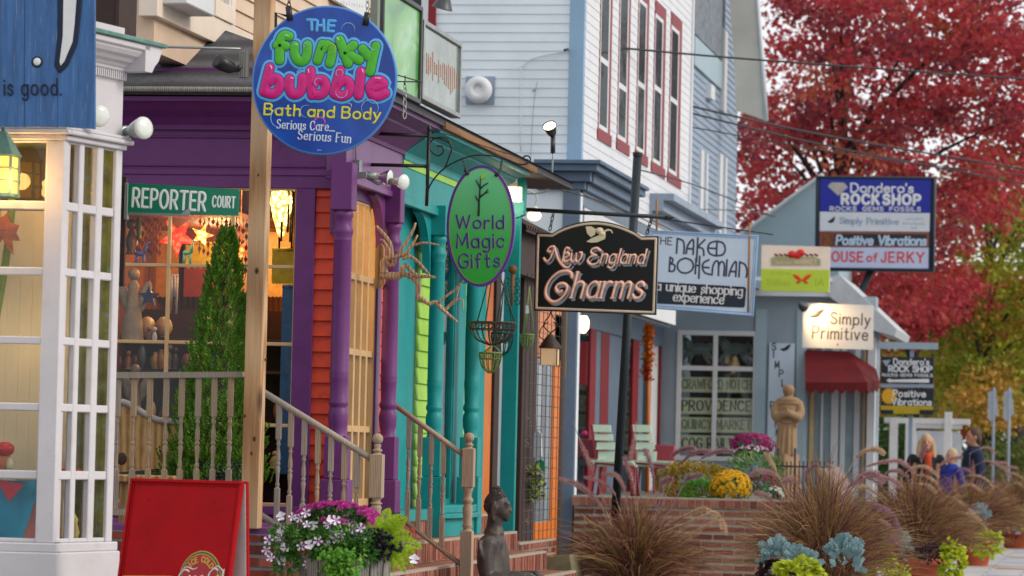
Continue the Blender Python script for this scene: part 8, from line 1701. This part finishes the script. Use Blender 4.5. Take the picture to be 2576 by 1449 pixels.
F = yface(2560, 1120, 112); mb = MB(); mb.tube(smooth_path([F.P(2580, 1290), F.P(2568, 1150), F.P(2560, 1050), F.P(2530, 960)], 5), [.3]*5+[.26]*5+[.2]*6, 10); tag(mb.build('tree_trunk', paint('gray_bark', '#4a4848', .9, .25, 6, .4)), 'thick grey tree trunk at the right edge behind the banners', 'tree')
# ================================================================ SANDWICH BOARD
a_, L_ = R(25), R(9); n_h = Vector((-math.sin(a_), -math.cos(a_), 0)); uA_ = Vector((math.cos(a_), -math.sin(a_), 0))
FC = Face(at(470, 1207, 480), uA_, Z*math.cos(L_)-n_h*math.sin(L_)); FC2 = Face(FC.o-n_h*.02, uA_, Z*math.cos(R(3))+n_h*math.sin(R(3)))
ab = thing('sandwich_board', 'red wooden sandwich board with a round drink emblem low on its front', 'sign board', (FC.o.x, FC.o.y, .03))
redp = paint('board_red', '#a60a14', .6, .1, 4, .15, spec=.12, dirt_or_reflection='#8d0d14'); q0, q1 = FC.px(331, 1200), FC.px(610, 1215); w_ = (q0[0], q1[0]); ln_ = (FC.o.z-.03)/math.cos(L_)
mb = MB(); mb.fb(FC, w_[0], w_[1], -ln_, 0, -.018, 0); mb.build('front_panel', redp, ab, bevel=.003)
mb = MB()
for i_, (d0_, d1_, h_) in enumerate(((0, .018, .012), (.022, .03, .007))):
    mb.fb(FC, w_[0]+d0_, w_[1]-d0_, -d1_, -d0_, 0, h_); mb.fb(FC, w_[0]+d0_, w_[0]+d1_, -ln_, -d1_, 0, h_); mb.fb(FC, w_[1]-d1_, w_[1]-d0_, -ln_, -d1_, 0, h_)
mb.build('moulding', redp, ab, bevel=.003)
mb = MB(); mb.fb(FC2, w_[0], w_[1]+.012, -ln_, 0, -.02, 0); mb.build('rear_panel', redp, ab, bevel=.003)
mb = MB(); mb.fb(FC2, w_[0]+.01, w_[1]+.004, -ln_+.01, -.012, .0005, .004); mb.build('rear_lining', paint('lining_white', '#cfc8c4', .6, .12, 6, .1), ab)
mb = MB()
for x_, y_ in ((378, 1220), (537, 1224), (374, 1258), (537, 1262), (350, 1222)): mb.cbox(FC.P(x_, y_, .002), (.004, .002, .004))
mb.build('screw_holes', M['black'], ab)
ec = FC.px(503, 1452); er = 66/480
def disc(r_, n1, m_, nm): mb = MB(); mb.prism(FC, [(ec[0]+er*r_*math.sin(2*math.pi*i/56), ec[1]+er*r_*math.cos(2*math.pi*i/56)) for i in range(56)][::-1], .0002, n1); return mb.build(nm, m_, ab)
disc(1, .0015, paint('emblem_yellow', '#cfa93a', .4, .1), 'emblem_rim'); disc(.965, .003, paint('emblem_green', '#1d5a3a', .4, .1), 'emblem_ring'); disc(.89, .0045, bpy.data.materials['emblem_yellow'], 'emblem_line'); disc(.86, .006, paint('emblem_red', '#a3161c', .4, .1), 'emblem_field')
mb = MB()
for i, ch in enumerate('ICE COLD'):  # along the top of the ring
    if ch == ' ': continue
    th = R(-50+100*i/7); 
    hw_ = max(p_[0] for s_, _c in glyph(ch) for p_ in s_)/2
    for pts, cv in glyph(ch):
        dome(mb, FC, [(ec[0]+(er*(.58+.2*p_[1]))*math.sin(th)+math.cos(th)*(p_[0]-hw_)*er*.2, ec[1]+(er*(.58+.2*p_[1]))*math.cos(th)-math.sin(th)*(p_[0]-hw_)*er*.2) for p_ in (pts if len(pts) > 2 or cv else [pts[0], ((pts[0][0]+pts[1][0])/2, (pts[0][1]+pts[1][1])/2), pts[1]])], er*.025, .006, .002)
mb.build('arc_lettering', bpy.data.materials['emblem_yellow'], ab)
mb = MB()
for pts, r_ in (([(475, 1437), (466, 1433), (455, 1441), (449, 1455), (455, 1464), (466, 1460)], 2.6), ([(458, 1434), (470, 1426), (486, 1432), (496, 1428)], 1.6), ([(477, 1448), (470, 1455), (474, 1462), (481, 1456), (477, 1448)], 1.8), ([(493, 1449), (485, 1452), (486, 1462), (496, 1458)], 1.8), ([(507, 1448), (499, 1454), (502, 1462), (510, 1456), (509, 1448), (514, 1462)], 1.8), ([(517, 1455), (523, 1455)], 1.8),
                ([(548, 1434), (540, 1430), (528, 1440), (524, 1456), (532, 1464), (544, 1458)], 2.6), ([(534, 1432), (546, 1424), (556, 1430), (562, 1440)], 1.6), ([(548, 1448), (542, 1455), (547, 1462), (553, 1455), (548, 1448)], 1.8), ([(557, 1462), (560, 1440), (564, 1432), (562, 1448), (560, 1462)], 1.6), ([(568, 1452), (563, 1458), (567, 1463), (573, 1457)], 1.6)):
    pathpx(mb, FC, pts, r_, .0062, .0025, curve=True, nib=(.7, .55))
mb.build('script_lettering', paint('emblem_white', '#ded6d2', .4, .04), ab)
mb = MB(); pathpx(mb, FC, [(308, 1450), (345, 1450), (430, 1451)], 2.2, .0002, .003); mb.build('yellow_line', bpy.data.materials['emblem_yellow'], ab)

# ================================================================ FIGURES
def limb(mb, pts, rr, n=12, sub=3, flat=1.0):
    P3 = smooth_path(pts, sub); k_ = len(P3)
    R3 = []
    for i in range(k_): f_ = i/(k_-1)*(len(rr)-1); a = int(min(f_, len(rr)-2)); R3.append(lerp(rr[a], rr[a+1], f_-a))
    mb.tube(P3, R3, n, sq=flat); mb.ball(P3[0], R3[0]*.98, 0, 10); mb.ball(P3[-1], R3[-1]*.98, 0, 10)
# seated stone figure
FBu = yface(1248, 1400, 360); S_ = 360.0
bp_ = lambda x, y, n=0: FBu.P(x, y, 0)-Y*n
bu = thing('seated_statue', 'dark bronze statue of a seated meditating figure facing the street', 'statue', tuple(bp_(1260, 1518)))
mb = MB()
mb.ball(bp_(1250, 1272), 1, 0, 20, (31/S_, .078, 35/S_)); mb.ball(bp_(1262, 1287), 1, 0, 14, (21/S_, .056, 22/S_)); mb.ball(bp_(1249, 1239), 16/S_, 0, 14, (1, 1, .9))
limb(mb, [bp_(1280, 1270), bp_(1286, 1287), bp_(1280, 1290)], [.009, .011, .008], 8); mb.ball(bp_(1281, 1297), 1, 0, 8, (.010, .018, .008)); mb.ball(bp_(1279, 1301), 1, 0, 8, (.010, .018, .007)); mb.ball(bp_(1274, 1306), .021, 0, 10); limb(mb, [bp_(1278, 1265, .05), bp_(1281, 1268, 0), bp_(1278, 1265, -.05)], [.009, .009, .009], 6); mb.ball(bp_(1276, 1274, .032), 1, 0, 8, (.012, .02, .009))
for sg in (-1, 1): limb(mb, [bp_(1248, 1265, sg*.078), bp_(1243, 1280, sg*.086), bp_(1244, 1306, sg*.074)], [.015, .011, .017], 8); limb(mb, [bp_(1248, 1265, sg*.078), bp_(1253, 1276, sg*.084), bp_(1247, 1290, sg*.08)], [.01, .009, .01], 8)
limb(mb, [bp_(1247, 1300), bp_(1244, 1322), bp_(1243, 1342)], [.058, .056, .075])
limb(mb, [bp_(1243, 1362), bp_(1246, 1400), bp_(1249, 1450), bp_(1248, 1500)], [.085, .098, .1, .12], 18)
mb.ball(bp_(1241, 1368), 1, 0, 18, (.082, .2, .082))
for sg in (1, -1):
    limb(mb, [bp_(1238, 1366, sg*.165), bp_(1233, 1405, sg*.2), bp_(1238, 1452, sg*.205)], [.068, .06, .052]); limb(mb, [bp_(1238, 1452, sg*.205), bp_(1285, 1455, sg*.2), bp_(1322, 1448, sg*.17), bp_(1345, 1446, sg*.15)], [.054, .046, .032, .022])
    for j in range(5): limb(mb, [bp_(1340, 1446, sg*(.15-.011*j)), bp_(1352+(3, 5, 4, 1, -6)[j], 1449, sg*(.148-.012*j)), bp_(1357+(2, 5, 3, 0, -8)[j], 1455, sg*(.147-.012*j))], [.010, .009, .007], 6)
    limb(mb, [bp_(1245, 1498, sg*.12), bp_(1300, 1490, sg*.24), bp_(1345, 1492, sg*.22)], [.1, .085, .066]); limb(mb, [bp_(1345, 1492, sg*.22), bp_(1340, 1500, sg*-.02), bp_(1310, 1500, sg*-.14)], [.066, .05, .04])
for j in range(9):                                                # folds of the robe across back, arm and chest
    o_ = j*7; limb(mb, [bp_(1219+o_*.75, 1352+abs(4-j)*1.5, .238-.013*j), bp_(1226+o_*.72, 1392+j*2, .252-.017*j), bp_(1244+o_*.5, 1432+j*2, .235-.014*j)], [.009, .015, .01], 6)
for j in range(5): limb(mb, [bp_(1240+j*9, 1443+j, .252-.004*j), bp_(1262+j*9, 1462, .252), bp_(1285+j*9, 1472, .24)], [.008, .011, .008], 6)
mb.ball(bp_(1270, 1512), 1, 0, 20, (.3, .3, .045))
body = mb.build('body', M['bronze'], bu, rem=.0085)
mb = MB(); r_ = random.Random(4)
for i in range(900):                                              # rows of small curls over skull and topknot
    d = rv(r_, .25)
    if d.x > .25 and d.z < .45+.5*(d.x-.25): continue
    if d.z < -.5 or (abs(d.y) > .55 and d.z < .0 and d.x > -.35): continue
    mb.ball(bp_(1249.5, 1272)+Vector((d.x*31.5/S_, d.y*.08, d.z*35.5/S_)), .0062, 0, 6)
for i in range(130): d = rv(r_, .6); mb.ball(bp_(1249, 1239)+d*16/S_*.98, .006, 0, 6)
mb.build('hair_curls', paint('bronze_dark', '#3a302d', .6, .25, 9, .3), bu)
t = thing('statue_pedestal', 'brick pedestal block under the seated statue', 'pedestal', tuple(bp_(1270, 1520))[:2]+(0,)); c = bp_(1275, 1521)
mb = MB(); Fx = Face((c.x-.32, c.y-.32, 0), X); bricks(mb, Fx, 0, .64, .03, c.z-.002, 0, .2, .066, .011); mb.box((c.x-.32, c.y-.27, .03), (c.x+.32, c.y+.3, c.z-.004), 4); mb.build('block', BRP+[MORT], t)
# robed tan statue
FM = yface(1982, 1080, 197); mp = lambda x, y, n=0: FM.P(x, y, 0)-Y*n; K2 = 197.0
mk = thing('robed_statue', 'tan stone statue of a robed monk standing among the flowers', 'statue', tuple(mp(1978, 1172)))
mb = MB(); limb(mb, [mp(1982, 1022), mp(1981, 1060), mp(1979, 1110), mp(1976, 1146)], [19/K2, 18.5/K2, 20/K2, 22/K2], 18, flat=1.3)
mb.ball(mp(1984, 985), 1, 0, 18, (14/K2, 14/K2, 17/K2)); mb.ball(mp(1984, 980, .02), 1, 0, 14, (15.5/K2, 15/K2, 13/K2)); mb.ball(mp(1983, 1006), 1, 0, 18, (29/K2, 21/K2, 9/K2)); mb.ball(mp(1983, 1014), 1, 0, 18, (33/K2, 20/K2, 10/K2)); mb.ball(mp(1984, 988, .07), .014, 0, 8); mb.tube([mp(1984, 984, .07), mp(1984, 990, .085)], [.008, .013], 6)
for sg in (-1, 1):
    limb(mb, [mp(1983+sg*27, 1016), mp(1982+sg*32, 1036, .02), mp(1982+sg*27, 1052, .08)], [.055, .06, .055], 10); limb(mb, [mp(1982+sg*27, 1050, .08), mp(1983+sg*5, 1040, .15)], [.06, .045], 10); limb(mb, [mp(1982+sg*24, 1050, .06), mp(1981+sg*22, 1072, .07)], [.045, .02], 8)
    for q in (6, 15): limb(mb, [mp(1981+sg*q, 1062, .1-.002*q), mp(1979+sg*q*1.1, 1104, .115-.002*q), mp(1977+sg*q*1.25, 1144, .125-.002*q)], [.012, .018, .022], 8)
    limb(mb, [mp(1983+sg*3, 1042, .17), mp(1983+sg*1, 1026, .18)], [.026, .014], 8)
limb(mb, [mp(1970, 1060, .115), mp(1982, 1063, .13), mp(1992, 1060, .115)], [.014]*3, 6)
mb.build('body', M['stone_tan'], mk, rem=.011)
mb = MB(); zz = mp(1977, 1142).z; c = mp(1977, 1142); mb.lathe([(.22, -1.0), (.2, -.3), (.2, -.14), (.18, -.12), (.18, -.03), (.16, .0)], c, n=4, side=(1, 1, 0)); mb.build('base', M['stone_tan'], mk, bevel=.01)
# walkers
def person(px_, ytop, s_, h, face_deg, label, jacket, trousers, hair, skin, long_hair=False, scarf=None, look=0, arms='down'):
    top_ = at(px_, ytop, s_); g = h/1.75
    base = Vector((top_.x, top_.y, .03)); k_ = (top_.z-.03)/1.75                  # stands on the pavement
    t = thing('person', label, 'person', tuple(base), 'walkers on the pavement'); a = R(face_deg); fw = Vector((math.sin(a), -math.cos(a), 0)); sd = Vector((math.cos(a), math.sin(a), 0))
    p = lambda x, f, z: base+(sd*x+fw*f+Z*z)*k_
    mb = MB()
    mb.ball(p(0, .01, 1.635), 1, 0, 16, (.075*k_, .09*k_, .115*k_), Matrix((sd, fw, Z)).transposed()); mb.ball(p(0, .045, 1.57), 1, 0, 12, (.052*k_, .05*k_, .06*k_), Matrix((sd, fw, Z)).transposed())
    limb(mb, [p(0, .1, 1.64), p(0, .122, 1.605)], [.011*k_, .016*k_], 8); mb.ball(p(0, .1, 1.565), 1, 0, 8, (.024*k_, .012*k_, .01*k_)); limb(mb, [p(0, -.01, 1.56), p(0, -.01, 1.43)], [.055*k_, .065*k_])
    for sg in (-1, 1): mb.ball(p(sg*.078, -.005, 1.63), 1, 0, 8, (.014*k_, .02*k_, .032*k_)); limb(mb, [p(sg*.18, 0, 1.38), p(sg*.1, 0, 1.0), p(sg*.09, 0, .5), p(sg*.09, 0, .08)], [.05*k_, .08*k_, .05*k_, .035*k_])
    limb(mb, [p(0, 0, 1.38), p(0, 0, .95)], [.11*k_, .11*k_])
    for sg in (-1, 1):
        hand = p(sg*.25, .1, .86) if arms == 'down' else p(sg*.14, .26, 1.05); elb = p(sg*.27, -.03, 1.1)
        limb(mb, [p(sg*.2, 0, 1.38), elb, hand], [.045*k_, .04*k_, .028*k_]); d = (hand-elb).normalized()
        for j in range(4): limb(mb, [hand+sd*(j-1.5)*.016*k_, hand+sd*(j-1.5)*.018*k_+d*(.09+.01*(j in (1, 2)))*k_-Z*.01*k_], [.012*k_, .008*k_], 6)
        limb(mb, [hand, hand+d*.05*k_+fw*.04*k_], [.013*k_, .009*k_], 6); mb.ball(hand, .036*k_, 0, 8)
    mb.build('body', skin, t, rem=.013)
    mb = MB(); limb(mb, [p(0, -.01, 1.40), p(0, .0, 1.2), p(0, 0, .98), p(0, 0, .86)], [.14*k_, .165*k_, .165*k_, .18*k_], 16, flat=1.0); mb.ball(p(0, -.01, 1.39), 1, 0, 14, (.225*k_, .115*k_, .08*k_), Matrix((sd, fw, Z)).transposed())
    for sg in (-1, 1):
        hand = p(sg*.25, .1, .86) if arms == 'down' else p(sg*.14, .26, 1.05); elb = p(sg*.27, -.03, 1.1); limb(mb, [p(sg*.19, -.01, 1.4), elb, elb.lerp(hand, .9)], [.078*k_, .066*k_, .05*k_])
    limb(mb, [p(-.05, -.05, 1.47), p(0, -.07, 1.48), p(.05, -.05, 1.47)], [.035*k_]*3, 8); mb.build('jacket', jacket, t, rem=.016)
    mb = MB()
    for sg in (-1, 1): limb(mb, [p(sg*.09, 0, .92), p(sg*.1, .01, .5), p(sg*.1, -.01, .09)], [.11*k_, .08*k_, .062*k_])
    mb.build('trousers', trousers, t, rem=.018)
    mb = MB()
    for sg in (-1, 1): limb(mb, [p(sg*.1, -.05, .045), p(sg*.105, .16, .035)], [.045*k_, .04*k_], 8)
    mb.build('shoes', M['black'], t)
    mb = MB(); MM = Matrix((sd, fw, Z)).transposed(); mb.ball(p(0, -.015, 1.665), 1, 0, 14, (.085*k_, .098*k_, .105*k_), MM); mb.ball(p(0, -.05, 1.61), 1, 0, 12, (.082*k_, .065*k_, .09*k_), MM)
    if long_hair:
        for sg in (-1, 1): limb(mb, [p(sg*.07, 0, 1.66), p(sg*.095, .0, 1.55), p(sg*.1, .03, 1.42), p(sg*.09, .06, 1.33)], [.04*k_, .045*k_, .045*k_, .025*k_])
        limb(mb, [p(0, -.07, 1.6), p(0, -.1, 1.4)], [.09*k_, .08*k_])
    mb.build('hair', hair, t, rem=.013)
    mb = MB()
    for sg in (-1, 1): mb.ball(p(sg*.032, .088, 1.643), .011*k_, 0, 8)
    mb.build('eyes', M['black'], t)
    if scarf: mb = MB(); limb(mb, [p(-.07, .03, 1.47), p(0, .12, 1.44), p(.07, .03, 1.47)], [.05*k_]*3); limb(mb, [p(.01, .13, 1.44), p(.02, .17, 1.3), p(.01, .18, 1.2)], [.055*k_, .05*k_, .035*k_]); mb.build('scarf', scarf, t, rem=.013)
    return t
skin = paint('skin_tone', '#b98468', .6, .08, 12, 0); navy_c = paint('navy_cloth', '#18233f', .85, .1, 9, .1); black_c = paint('black_cloth', '#191b20', .85, .1, 9, .1); blue_c = paint('blue_cloth', '#1f2f86', .85, .1, 9, .1)
blond = paint('blond_hair', '#b39a74', .6, .2, 30, .1); brownh = paint('brown_hair', '#4a3528', .6, .2, 30, .1)
person(2331, 1093, 172, 1.7, 8, 'woman with long blond hair, black jacket and orange-red scarf', black_c, black_c, blond, skin, True, paint('scarf_red', '#b3411f', .8, .15, 9, .1))
person(2394, 1130, 174, 1.4, -50, 'fair-haired child in a bright blue jacket between the two adults', blue_c, navy_c, blond, skin)
person(2450, 1078, 172, 1.8, -72, 'man in a navy jacket turned to the left', navy_c, black_c, brownh, skin)
